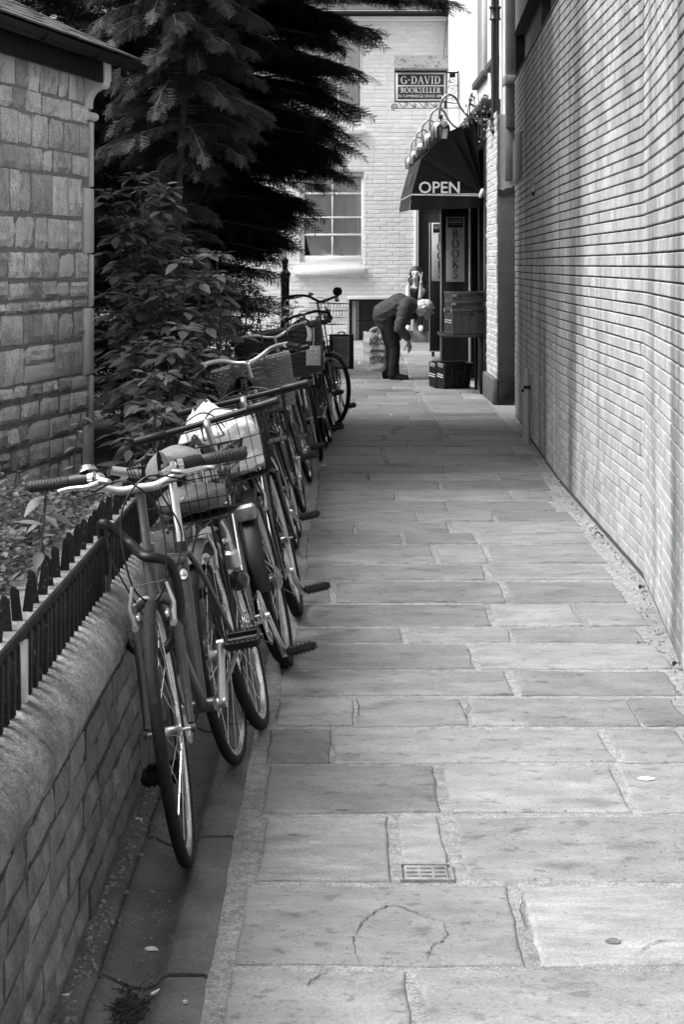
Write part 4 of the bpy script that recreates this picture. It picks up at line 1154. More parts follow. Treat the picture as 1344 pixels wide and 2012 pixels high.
for i, bl_ in enumerate(('black paperback at the left end of the front floor crate','grey paperback second from the left in the floor crate','pale paperback left of the middle of the floor crate','black paperback right of the middle of the floor crate','grey paperback second from the right in the floor crate','pale paperback at the right end of the floor crate')):
    bk = thing('book', bl_, 'book', c1+ex*(-.15+.05*i)+Vector((0,-.01,.035)), ca+R(90), group='books in the floor crates')
    MB().bbox((-.05,-.012,0),(.05,.012,.19+rnd(-.01,.02)),.002).build('book_block', mat('book_cover_'+'abc'[i%3], (.08,.2,.35)[i%3], .6), bk)
bk = thing('open_paper', 'crumpled pale paper lying on top of the books in the black crate', 'paper', c2+ex*.06+Vector((0,-.03,.275)), ca)
MB().grid(lambda u,v: ((u-.5)*.2,(v-.5)*.10,.02*nz(u*3,v*4)+.012*math.sin(u*7)), 8, 5).build('sheet', m_sign_pale, bk)
crate('plastic_crate', 'small grey crate beside the seated woman on the doorstep', 'crate', (1.47,30.85,.43), R(4), .22, .34, .30, m_crate, label_marks=False)
cb = thing('carton', 'small pale cardboard carton on the ground between the book boards', 'carton', (gx(858,26.3),26.3,ground_z(26.3)))
MB().bbox((-.07,-.06,0),(.09,.08,.16),.004).build('box_body', m_wood_mid, cb); MB().bbox((-.071,-.061,.12),(.091,.081,.145),.002).build('white_band', m_sign_pale, cb)

# trailing plant and string of lights at the near end of the cornice
vp = thing('trailing_plant', 'sparse trailing plant hanging from the shop cornice beside the downpipe', 'plant', (1.60, 20.85, 3.42))
fl = thing('string_lights', 'string of small clear bulbs tangled over the shop cornice', 'string lights', (1.58, 20.8, 3.4))
vm = MB(); bl = MB(); wi = MB(); lv = MB()
for k in range(6):
    x = -.17+.045*k+rnd(-.03,.03); L_ = rnd(.2,.45) if k < 8 else rnd(.5,.9)
    pts = crv([(x, rnd(0,.1), .02),(x+rnd(-.06,.02), -.1+rnd(-.05,.02), .0),(x+rnd(-.05,.05), -.1, -L_*.5),(x+rnd(-.06,.06), -.1, -L_)], 5)
    vm.tube(pts, .004, 4); wi.tube([(p[0]+.02,p[1]-.01,p[2]) for p in pts], .0025, 4)
    for p in pts[4:]:
        for q in range(1):
            c_ = Vector(p)+Vector((rnd(-.05,.05),rnd(-.04,.02),rnd(-.04,.04)))
            if random.random() < .3: bl.lathe([(.001,-.009),(.006,-.005),(.007,.003),(.003,.010)], 6, Matrix.Translation(c_))
            else:
                a = rnd(0,6.28); s_ = rnd(.02,.035); u_ = Vector((math.cos(a),-.3,math.sin(a)))*s_; w_2 = Vector((-math.sin(a),.4,math.cos(a)))*s_*.5
                lv.add([c_-u_,c_+w_2,c_+u_,c_-w_2],[(0,1,2,3)])
vm.build('stem', m_bark, vp); lv.build('foliage', m_leaf, vp, smooth=False)
wi.build('cable', m_plastic, fl); bl.build('bulbs', mat('clear_bulb', .75, .08, spec=.8), fl)
# ================================================================== PEOPLE
def capsule(mb, p0, r0, p1, r1, n=12, m=4):
    p0, p1 = Vector(p0), Vector(p1); ax = p1-p0
    if ax.length < 1e-6: ax = Vector((0,0,1e-4)); p1 = p0+ax
    M_ = axis_m(p0, ax); L_ = ax.length; prof = []
    for i in range(m+1):
        a = -PI/2+PI/2*i/m; prof.append((max(1e-4, r0*math.cos(a)), r0*math.sin(a)))
    for i in range(m+1):
        a = PI/2*i/m; prof.append((max(1e-4, r1*math.cos(a)), L_+r1*math.sin(a)))
    o = len(mb.v); mb.lathe(prof, n, M_)
    mb.f.append(tuple(o+k for k in range(n))[::-1]); e = o+(len(prof)-1)*n; mb.f.append(tuple(e+k for k in range(n)))
def blob(name, caps, voxel=.008, smooth=6, wob=0.0, wsc=(9,9,9), extra=None):
    mb = MB()
    for c in caps:
        if len(c) == 4: capsule(mb, c[0], c[1], c[2], c[3])
        else:
            for a, b in zip(c[0], c[0][1:]): capsule(mb, a[:3], a[3], b[:3], b[3])
    me = mb.mesh('tmp', smooth=False)
    o = bpy.data.objects.new('tmp', me); col.objects.link(o)
    rmd = o.modifiers.new('r', 'REMESH'); rmd.mode = 'VOXEL'; rmd.voxel_size = voxel
    sm_ = o.modifiers.new('s', 'SMOOTH'); sm_.factor = .5; sm_.iterations = smooth
    out = bpy.data.meshes.new_from_object(o.evaluated_get(bpy.context.evaluated_depsgraph_get()))
    bpy.data.objects.remove(o); out.name = name; out.materials.clear()
    if wob:
        N_ = [v.normal.copy() for v in out.vertices]
        for v, nn in zip(out.vertices, N_):
            c = v.co; k = noise.noise(Vector((c.x*wsc[0], c.y*wsc[1], c.z*wsc[2])))+.5*noise.noise(Vector((c.x*wsc[0]*2.3+7, c.y*wsc[1]*2.3, c.z*wsc[2]*2.3)))
            v.co = c+nn*k*wob
    out.polygons.foreach_set('use_smooth', [True]*len(out.polygons))
    return out
m_skin = mat('skin', .5, .5, var=.08, scale=20, sss=.1)
m_skin_old = mat('older_skin', .3, .5, var=.15, scale=25, sss=.1)
m_jacket = mat('grey_cotton_jacket', .055, .85, var=.15, scale=6, bump=.3, bscale=18, bdist=.012)
m_trouser = mat('black_trousers', .006, .85, var=.2, scale=8, bump=.3, bscale=14)
m_shoe = mat('black_leather', .015, .25, var=.2)
m_whitehair = mat('white_hair', .6, .55, var=.25, scale=16, stretch=(1,1,3), bump=.8, bscale=60, bstretch=(1.5,1.5,.4))
m_darkhair = mat('dark_hair', .02, .4, var=.3, scale=20, stretch=(2,2,.3), bump=.6, bscale=80, bstretch=(2,2,.2))
m_darkcloth = mat('dark_cloth', .02, .85, var=.2)
m_canvas = mat('white_canvas_shoe', .72, .7, var=.05)
m_bag = mat('pale_plastic_bag', .42, .4, var=.1, scale=5, bump=.4, bscale=12, bdist=.02)
def hand(wrist, direction, palm_n, size, curls, side=1, thumb_out=.6):
    """palm and five jointed fingers as tapered chains; curls in radians per finger"""
    d = Vector(direction).normalized(); n_ = Vector(palm_n); n_ = (n_-d*n_.dot(d)).normalized(); s_ = d.cross(n_)*side
    w_ = Vector(wrist); L_ = size; out = []
    for k in (-1.3,-.4,.5,1.3): out.append((tuple(w_), .13*L_, tuple(w_+d*.48*L_+s_*k*.135*L_), .088*L_))
    for k, (o_, ln) in enumerate(((-1.4,.40),(-.47,.47),(.47,.44),(1.35,.35))):
        p = w_+d*.5*L_+s_*o_*.135*L_; dirv = (d+s_*o_*.06).normalized(); c = curls[k]; ch = []
        rr = .068*L_
        ch.append((p.x,p.y,p.z,rr))
        for j, fr_ in enumerate((.45,.32,.23)):
            dirv = (dirv*math.cos(c)+n_*math.sin(c)).normalized(); p = p+dirv*ln*L_*fr_; ch.append((p.x,p.y,p.z,rr*(.92-.13*j)))
            nn = n_; n_2 = nn
        out.append((ch,))
    p = w_+d*.12*L_-s_*.16*L_; dv = (d*.75-s_*thumb_out+n_*.3).normalized(); ch = [(p.x,p.y,p.z,.10*L_)]
    for fr_ in (.22,.2,.16):
        p = p+dv*fr_*L_; dv = (dv+d*.25+n_*curls[4]).normalized(); ch.append((p.x,p.y,p.z,.075*L_))
    out.append((ch,))
    return out

# ---- man bending over to look at the crates
mo = (.72, 24.6, 0)
man = thing('person', 'stooping white haired person in a grey jacket and black trousers reaching down', 'person', mo)
hd_ = Vector((.385,-.02,.955))
body = [
 ((-.02,-.09,.09),.045,(-.005,-.085,.42),.058), ((-.005,-.085,.42),.06,(-.075,-.09,.80),.088),
 ((-.10,.11,.09),.045,(-.085,.11,.42),.058), ((-.085,.11,.42),.06,(-.11,.09,.80),.088),
 ((-.03,-.09,.045),.038,(.12,-.10,.032),.03), ((-.11,.11,.045),.038,(.04,.12,.032),.03),
 ((-.12,-.05,.84),.12,(-.12,.05,.84),.12), ((-.11,0,.88),.135,(.03,0,1.0),.14), ((.03,0,1.0),.14,(.17,0,.985),.12),
 ((.15,-.13,1.0),.065,(.15,.13,1.0),.065), ((.19,0,1.0),.065,(.31,-.01,.97),.055),
 ((.15,-.17,.985),.055,(.04,-.2,.70),.043), ((.04,-.2,.70),.043,(.165,-.19,.525),.03),
 ((.13,.17,.97),.055,(-.08,.2,.78),.042), ((-.08,.2,.78),.042,(-.235,.13,.67),.03),
 (tuple(hd_),.088,tuple(hd_+Vector((.035,0,-.03))),.08), (tuple(hd_+Vector((.03,0,-.05))),.07,tuple(hd_+Vector((.035,0,-.115))),.042),
 (tuple(hd_+Vector((.10,0,-.035))),.018,tuple(hd_+Vector((.128,0,-.062))),.015),
 (tuple(hd_+Vector((.0,-.085,-.03))),.016,tuple(hd_+Vector((-.005,-.088,-.06))),.013),
 (tuple(hd_+Vector((.095,-.03,-.01))),.016,tuple(hd_+Vector((.095,.03,-.01))),.016),
 (tuple(hd_+Vector((.085,-.02,-.092))),.014,tuple(hd_+Vector((.085,.02,-.092))),.014),
]
body += hand((.165,-.19,.525), (.22,0,-.97), (-.75,.65,-.1), .17, [.15,.25,.3,.4,.2], 1)
body += hand((-.235,.13,.67), (-.15,-.1,-1), (.9,0,0), .15, [.8,.85,.9,.9,.4], 1)
put('body', blob('body', body, .0075, 3), m_skin_old, man)
tr_ = [((-.035,-.09,.07),.072,(-.01,-.085,.42),.075),((-.01,-.085,.42),.078,(-.08,-.09,.80),.112),((-.11,.11,.07),.072,(-.09,.11,.42),.075),((-.09,.11,.42),.078,(-.115,.09,.80),.112),
       ((.0,-.09,.07),.06,(-.02,-.085,.3),.066),((-.12,-.05,.82),.12,(-.12,.06,.82),.12)]
put('trousers', blob('trousers', tr_, .012, 4, .008, (7,7,4)), m_trouser, man)
jk = [((-.14,-.05,.88),.168,(.04,-.03,1.0),.16),((-.14,.06,.88),.155,(.04,.04,1.0),.15),((.04,-.03,1.0),.15,(.185,-.02,1.0),.118),((.04,.04,1.0),.15,(.185,.03,1.0),.118),
      ((-.20,-.04,.83),.105,(-.14,-.05,.78),.10),((-.19,.06,.83),.105,(-.13,.06,.78),.10),((-.10,-.08,.78),.09,(.03,-.1,.77),.06),((-.10,.08,.78),.09,(.03,.08,.77),.06),
      ((.02,0,.88),.13,(.14,0,.90),.10),
      ((-.20,-.03,.80),.10,(-.15,-.05,.745),.10),((-.20,.05,.80),.10,(-.15,.06,.745),.10),((-.12,-.07,.745),.09,(.01,-.10,.725),.055),((-.12,.08,.745),.09,(.0,.08,.725),.055),
      ((.14,-.17,1.0),.095,(.045,-.205,.70),.08),((.045,-.205,.70),.08,(.145,-.193,.575),.06),
      ((.12,.17,.98),.085,(-.08,.205,.78),.068),((-.08,.205,.78),.068,(-.20,.145,.70),.052),
      ((.20,-.05,1.02),.05,(.235,-.03,.98),.045),((.20,.05,1.02),.05,(.235,.03,.98),.045)]
put('jacket', blob('jacket', jk, .011, 4, .011, (6,6,15)), m_jacket, man)
MB().tube(crv([(.25,-.07,1.045),(.275,-.075,.98),(.255,-.05,.925),(.23,0,.915)],4), .014, 6).build('collar', m_jacket, man)
for (x, y, nm) in ((-.03,-.095,0),(-.11,.115,0)):
    s_ = [((x-.03,y,.05),.042,(x+.05,y-.005,.048),.045),((x+.05,y-.005,.045),.044,(x+.17,y-.012,.034),.036),((x-.04,y,.02),.022,(x+.19,y-.012,.018),.02)]
    put('shoe', blob('shoe', s_, .008, 3), m_shoe, man)
hr = [(tuple(hd_+Vector((-.02,0,.026))),.098,tuple(hd_+Vector((.03,0,.034))),.090),(tuple(hd_+Vector((-.055,0,-.005))),.082,tuple(hd_+Vector((-.045,0,-.045))),.062),
      (tuple(hd_+Vector((.06,0,.038))),.068,tuple(hd_+Vector((.112,-.01,.018))),.026),(tuple(hd_+Vector((.09,.03,.02))),.03,tuple(hd_+Vector((.135,.03,.006))),.012),
      (tuple(hd_+Vector((-.005,-.082,.01))),.034,tuple(hd_+Vector((.012,-.086,-.03))),.016)]
hm = blob('hair', hr, .007, 3, .006, (34,34,16))
put('hair', hm, m_whitehair, man)
# carrier bag in the far hand
bagp = Vector((-.255, .10, 0))
bag = thing('carrier_bag', 'full pale plastic carrier bag with dark print hanging from the stooping person', 'bag', Vector(mo)+Vector((bagp.x,bagp.y,.10)))
def bf(u, v):
    a = 2*PI*u; k = .5+.5*v
    W_ = .135+.035*(1-abs(2*v-.7))*.5+.02*v; Dp = .085*(1-v)**.5+.012
    if v < .06: W_ *= .72+4.6*v; Dp *= .7+5*v
    c, s_ = math.cos(a), math.sin(a)
    x = W_*abs(c)**.7*math.copysign(1,c); y = Dp*abs(s_)**.8*math.copysign(1,s_)
    w_2 = .012*nz(x*9,y*12,v*6)+.006*nz(x*25,y*20,v*18)
    return (x+w_2-.03*v+.01*nz(v*4), y+w_2+.02*math.sin(x*30)*v, .53*v+.012*math.sin(2*a+.4)*v)
MB().grid(bf, 48, 22).build('bag_body', m_bag, bag)
hn = MB(); hn.tube(crv([(-.09,-.01,.50),(-.06,-.01,.56),(.02,.01,.585),(.05,.0,.55),(.09,0,.50)],5), .012, 6, flat=2.0); hn.build('handle', m_bag, bag)
def on_bag(x, z):                                        # nearest point on the front of the bag
    v = min(1, max(0, z/.53)); W_ = .135+.035*(1-abs(2*v-.7))*.5+.02*v; Dp = .085*(1-v)**.5+.012
    t_ = min(.98, abs(x+.03*v)/W_); c = t_**(1/.7); s_ = math.sqrt(max(0,1-c*c))
    xx = x+.03*v; y = -Dp*s_**.8; w_2 = .012*nz(xx*9,y*12,v*6)+.006*nz(xx*25,y*20,v*18)
    return Vector((x, y+w_2+.02*math.sin(xx*30)*v-.006, z))
pr_ = MB()
for (zr, hh) in ((.44,.055),(.385,.03),(.20,.03),(.145,.055)):
    for k in range(8):
        x = -.085+.026*k
        for q in range(3):
            c_ = on_bag(x+rnd(-.005,.005), zr+rnd(-.5,.5)*hh)
            s_ = rnd(.007,.013); pr_.bbox(c_-Vector((s_*.6,.001,s_)), c_+Vector((s_*.6,.002,s_)), .0009)
pr_.build('printed_pattern', m_black_letter, bag, kind='stuff')
tx_ = sans('glorious', .044, shear=.3, bold=.05)
for v in tx_.vertices:
    x, y = v.co.x*.92, v.co.y; p = on_bag(x+.005, .27+y); v.co = Vector((p.x, p.y-.002+v.co.z*.5, p.z))
put('lettering', tx_, m_black_letter, bag)

# ---- woman sitting on the doorstep with a phone
wo_ = (gx(817,31.0), 31.0, .43)
wom = thing('person', 'seated dark haired person in a sleeveless top holding a phone and cigarette on the doorstep', 'person', wo_)
def wz(py): return EYE-(py-HOR)/116.0-.43
def wx(px): return (px-817)/116.0
hc = Vector((-.01,-.26,wz(537)))
wb = [
 (tuple(hc+Vector((0,.01,.02))),.083,tuple(hc+Vector((0,-.01,0))),.08),(tuple(hc+Vector((-.005,-.02,-.03))),.068,tuple(hc+Vector((-.01,-.035,-.085))),.038),
 (tuple(hc+Vector((-.012,-.085,-.005))),.012,tuple(hc+Vector((-.014,-.105,-.035))),.014),
 (tuple(hc+Vector((-.03,-.078,-.068))),.012,tuple(hc+Vector((.01,-.078,-.068))),.012),
 (tuple(hc+Vector((0,.03,-.06))),.05,(.01,-.17,wz(562)),.048),
 ((-.13,-.15,wz(566)),.052,(.15,-.15,wz(564)),.052),((.01,-.13,wz(570)),.10,(.0,.0,wz(600)),.105),((0,0,wz(600)),.11,(0,.1,wz(612)),.13),
 ((.155,-.16,wz(564)),.045,(.06,-.36,wz(583)),.035),((.06,-.36,wz(583)),.036,(.078,-.36,wz(553)),.024),
 ((-.14,-.16,wz(566)),.045,(-.135,-.37,wz(585)),.035),((-.135,-.37,wz(585)),.036,(-.128,-.38,wz(557)),.024),
 ((-.08,.08,.26),.085,(-.12,-.36,wz(592)),.062),((.08,.08,.26),.085,(.06,-.36,wz(592)),.062),
 ((-.12,-.36,wz(592)),.06,(-.145,-.26,.09),.042),((.06,-.36,wz(592)),.06,(.085,-.26,.09),.042),
 ((-.145,-.25,.05),.04,(-.155,-.38,.03),.03),((.085,-.25,.05),.04,(.08,-.38,.03),.03),
]
wb += hand((.078,-.36,wz(553)), (.05,.2,1), (-1,.2,0), .155, [.25,.3,.35,.45,.2], 1)
wb += hand((-.128,-.38,wz(557)), (-.15,0,1), (.8,-.5,.2), .155, [.3,.35,.55,.6,.3], -1)
put('body', blob('body', wb, .0075, 3), m_skin, wom)
hr = [(tuple(hc+Vector((.005,.02,.035))),.095,tuple(hc+Vector((0,.035,.0))),.098),
      ([(hc.x-.07,hc.y-.0,hc.z+.04,.035),(hc.x-.088,hc.y-.02,hc.z-.03,.03),(hc.x-.09,hc.y-.03,hc.z-.12,.028),(hc.x-.075,hc.y-.05,hc.z-.2,.018)],),
      ([(hc.x+.07,hc.y+.0,hc.z+.04,.04),(hc.x+.095,hc.y-.01,hc.z-.03,.04),(hc.x+.13,hc.y-.0,hc.z-.14,.045),(hc.x+.17,hc.y+.02,hc.z-.25,.025)],),
      (tuple(hc+Vector((0,.07,-.02))),.085,tuple(hc+Vector((.03,.10,-.2))),.06)]
put('hair', blob('hair', hr, .008, 3, .006, (30,30,8)), m_darkhair, wom)
tp = [((-.09,-.14,wz(568)),.06,(.11,-.14,wz(566)),.06),((.01,-.12,wz(572)),.115,(0,.01,wz(602)),.122),((0,.01,wz(602)),.12,(0,.1,wz(613)),.14)]
put('top', blob('top', tp, .010, 4, .006), m_darkcloth, wom)
lg = [((-.08,.08,.27),.098,(-.12,-.35,wz(592)),.072),((.08,.08,.27),.098,(.06,-.35,wz(592)),.072),((-.12,-.36,wz(592)),.072,(-.145,-.26,.12),.054),((.06,-.36,wz(592)),.072,(.085,-.26,.12),.054)]
put('trousers', blob('trousers', lg, .010, 4, .006), m_darkcloth, wom)
for x in (-.148,.083):
    put('shoe', blob('shoe', [((x,-.23,.06),.048,(x-.003,-.30,.05),.05),((x-.003,-.30,.04),.048,(x-.008,-.40,.03),.038),((x,-.22,.02),.03,(x-.008,-.41,.018),.028)], .008, 3), m_canvas, wom)
MB().lathe([(.030,-.012),(.032,0),(.030,.012)], 14, Matrix.Translation((.076,-.36,wz(557)))).build('watch', m_steel, wom)
fc = MB()
for sx_ in (-.034,.024): fc.lathe([(.001,.006),(.010,.005),(.014,0)], 8, Matrix.Translation(hc+Vector((sx_-.005,-.082,.002))) @ Matrix.Rotation(R(90),4,'X') @ Matrix.Diagonal((1.2,.6,1,1)))
fc.build('eyes', m_darkcloth, wom)
MB().bbox((-.02,-.004,-.005),(.016,.004,.005),.002,Matrix.Translation(hc+Vector((-.010,-.086,-.078)))).build('lips', mat('lips', .16, .4), wom)
ph = thing('phone', 'small pale phone held to the ear of the seated person', 'phone', Vector(wo_)+Vector((.098,-.30,wz(541))))
MB().bbox((-.008,-.03,-.055),(.004,.03,.055),.003).build('phone_body', m_sign_pale, ph)
cg = thing('cigarette', 'lit cigarette held up between the seated person\'s fingers', 'cigarette', Vector(wo_)+Vector((-.155,-.395,wz(543))), R(20))
MB().tube([(0,0,0),(-.02,-.03,.07)], .0042, 6).build('paper_tube', m_litter, cg); MB().tube([(0,0,0),(.007,.011,-.024)], .0045, 6).build('filter', m_wood_mid, cg)
# ================================================================== BICYCLES
WC = {}
def wheel_meshes(Rw, rt, tyre='plain', spokes=28, wide_rim=False):
    key = (Rw, rt, tyre, wide_rim)
    if key in WC: return WC[key]
    RY = Matrix.Rotation(R(90), 4, 'X')                   # lathe axis z -> y
    prof = []
    for i in range(11):
        a = R(-205+i*(230)/10)+R(0)
        prof.append((Rw-rt+rt*math.cos(a+R(90)-R(90)), rt*.95*math.sin(a)))
    prof = [(Rw-rt+rt*math.cos(R(-150+30*i)), rt*.95*math.sin(R(-150+30*i))) for i in range(11)]
    mb = MB(); mb.lathe(prof, 64, RY)
    if tyre == 'knob':
        for i in range(84):
            a = 2*PI*i/84
            for sx_ in (-.62,0,.62):
                off = (.5 if abs(sx_) > .1 else 0)
                aa = a+off*2*PI/84; r_ = Rw-rt+rt*math.cos(math.asin(abs(sx_)*.95))
                mb.bbox((-.0035,-.0055,-.004),(.0035,.0055,.0055),.0012, RY @ Matrix.Translation((r_*math.cos(aa), r_*math.sin(aa), sx_*rt)) @ Matrix.Rotation(aa,4,'Z') @ Matrix.Rotation(R(90),4,'Y') @ Matrix.Rotation(-sx_*1.1,4,'X'))
    ty = mb.mesh('tyre')
    wr_ = .011 if not wide_rim else .014
    ri = Rw-2*rt+.006
    rim = MB().lathe([(ri+.004,-wr_),(ri-.012,-wr_*.9),(ri-.018,0),(ri-.012,wr_*.9),(ri+.004,wr_),(ri-.002,wr_*.6),(ri-.002,-wr_*.6),(ri+.004,-wr_)], 64, RY).mesh('wheel')
    hub = MB().lathe([(.001,-.062),(.005,-.062),(.005,-.034),(.021,-.032),(.021,-.028),(.013,-.02),(.013,.02),(.021,.028),(.021,.032),(.005,.034),(.005,.062),(.001,.062)], 16, RY).mesh('hub')
    sp_ = MB()
    for i in range(spokes):
        a = 2*PI*i/spokes; s_ = 1 if i % 2 else -1; b = a+(.9 if i % 4 < 2 else -.9)
        sp_.tube([(.02*math.cos(b), s_*.029, .02*math.sin(b)), ((ri-.014)*math.cos(a), s_*.003, (ri-.014)*math.sin(a))], .0013, 3, caps=False)
    sp_ = sp_.mesh('spokes')
    val_ = MB().tube([(ri-.015,0,.0),(ri-.055,0,0)], .003, 5).mesh('valve')
    WC[key] = (ty, rim, hub, sp_, val_)
    return WC[key]
def setm(me, m):
    if len(me.materials) == 0: me.materials.append(m)
    return me
def add_wheel(root, M_, Rw, rt, tyre='plain', rim_m=None, spin=0.0, tm=None):
    ty, rim, hub, sp_, va = wheel_meshes(Rw, rt, tyre, wide_rim=rt > .02)
    M2 = M_ @ Matrix.Rotation(spin, 4, 'Y')
    rc = rim if rim_m is None else None
    if rc is None:
        k = ('rim', Rw, rt, rim_m.name)
        if k not in WC: WC[k] = rim.copy(); WC[k].name = 'wheel'; WC[k].materials.clear(); WC[k].materials.append(rim_m)
        rc = WC[k]
    else: setm(rc, m_alloy)
    wh = put('wheel', rc, None, root, M=M2)
    put('tyre', setm(ty, m_rubber), None, wh); put('hub', setm(hub, m_alloy), None, wh); put('spokes', setm(sp_, m_steel), None, wh); put('valve', setm(va, m_steel), None, wh)
    return wh
SADDLE = MB()
def sadf(u, v):
    x = -.13+.27*u; w_ = .072*(1-min(1,(u/.62))**1.6)+.019+.004*u
    if u < .08: w_ *= (.55+.45*(u/.08)**.5)
    if u > .93: w_ *= (1-((u-.93)/.07)**2*.6)
    a = PI*v*1.16-.08*PI; c = math.cos(a); s_ = math.sin(a)
    z = (.042 if s_ > 0 else .02)*s_ - .012*math.sin(PI*u) + .012*(1-u)**3*(0 if s_ < 0 else 1) + (.008 if u > .9 else 0) - .020*(abs(c)**3)
    return (x, w_*c, z)
SADDLE.grid(sadf, 26, 16); SADDLE.grid(lambda u,v: (-.12+.25*u, (.05*(1-min(1,u/.62)**1.6)+.014)*(2*v-1), -.022), 14, 2)
SADDLE = SADDLE.mesh('saddle')
PEDAL = MB()
PEDAL.tube([(0,-.055,0),(0,.06,0)], .009, 8)
for x in (-.034,.034): PEDAL.bbox((x-.006,-.045,-.013),(x+.006,.05,.013),.003)
for y in (-.048,.048): PEDAL.bbox((-.03,y-.006,-.011),(.03,y+.006,.011),.003)
for i in range(6):
    for x in (-.036,.036): PEDAL.box((x-.003,-.036+i*.015,.0131),(x+.003,-.03+i*.015,.0165)); PEDAL.box((x-.003,-.036+i*.015,-.0165),(x+.003,-.03+i*.015,-.0131))
PEDAL = PEDAL.mesh('pedal', smooth=False)
BELL = MB().lathe([(.001,.022),(.012,.020),(.022,.012),(.026,.002),(.028,0),(.028,-.004),(.02,-.006),(.001,-.006)], 20).mesh('bell')
def wire_basket(w_, l_, h_, flare=.86, nx=9, ny=8, nz_=3, rr=.0014, rim=.0034):
    """open basket, base at z=0, centred; w_ across (y), l_ along (x)"""
    mb = MB(); W_, L_ = w_/2, l_/2
    def P(x, y, z): k = flare+(1-flare)*z/h_; return (x*k, y*k, z)
    for z_, r_ in ((h_,rim),(h_*.66,rr*1.4),(h_*.33,rr*1.4),(0,rr*1.8)): mb.tube([P(L_,W_,z_),P(-L_,W_,z_),P(-L_,-W_,z_),P(L_,-W_,z_)], r_, 5, closed=True)
    for i in range(nx+1):
        y = -W_+w_*i/nx
        mb.tube([P(L_,y,h_),P(L_,y,0),P(-L_,y,0),P(-L_,y,h_)], rr, 4)
    for i in range(ny+1):
        x = -L_+l_*i/ny
        mb.tube([P(x,W_,h_),P(x,W_,0)], rr, 4); mb.tube([P(x,-W_,h_),P(x,-W_,0)], rr, 4)
    for i in range(16):
        x = -L_+l_*(i+.5)/16; mb.tube([P(x,W_,.002),P(x,-W_,.002)], rr, 4)
    return mb
def wicker_basket(w_, l_, h_, rows=18, flare=.84):
    mb = MB(); W_, L_ = w_/2, l_/2; per = []
    n = 72
    for i in range(n):
        a = 2*PI*i/n; c, s_ = math.cos(a), math.sin(a); e = .45
        per.append((L_*math.copysign(abs(c)**e,c), W_*math.copysign(abs(s_)**e,s_)))
    for r_ in range(rows):
        z_ = h_*(r_+.5)/rows; k = flare+(1-flare)*z_/h_; pts = []
        for i, (x, y) in enumerate(per):
            o_ = 1+.022*math.cos(PI*(i/2+r_)) + .008*nz(i*.7,r_*1.3); pts.append((x*k*o_, y*k*o_, z_+.0015*nz(i*.4,r_)))
        mb.tube(pts, h_/rows*.62, 5, closed=True, flat=.95)
    for i in range(0, n, 2):
        x, y = per[i]; mb.tube([(x*flare,y*flare,0),(x,y,h_)], .0035, 4)
    for q in range(3):
        pts = [(x*(1.0+.014*math.cos(i*.9+q*2.1)), y*(1.0+.014*math.cos(i*.9+q*2.1)), h_+.006+.007*math.sin(i*.9+q*2.1)) for i, (x, y) in enumerate(per)]
        mb.tube(pts, .008, 5, closed=True)
    mb.prism([(x*flare,y*flare) for x, y in per], .006)
    return mb

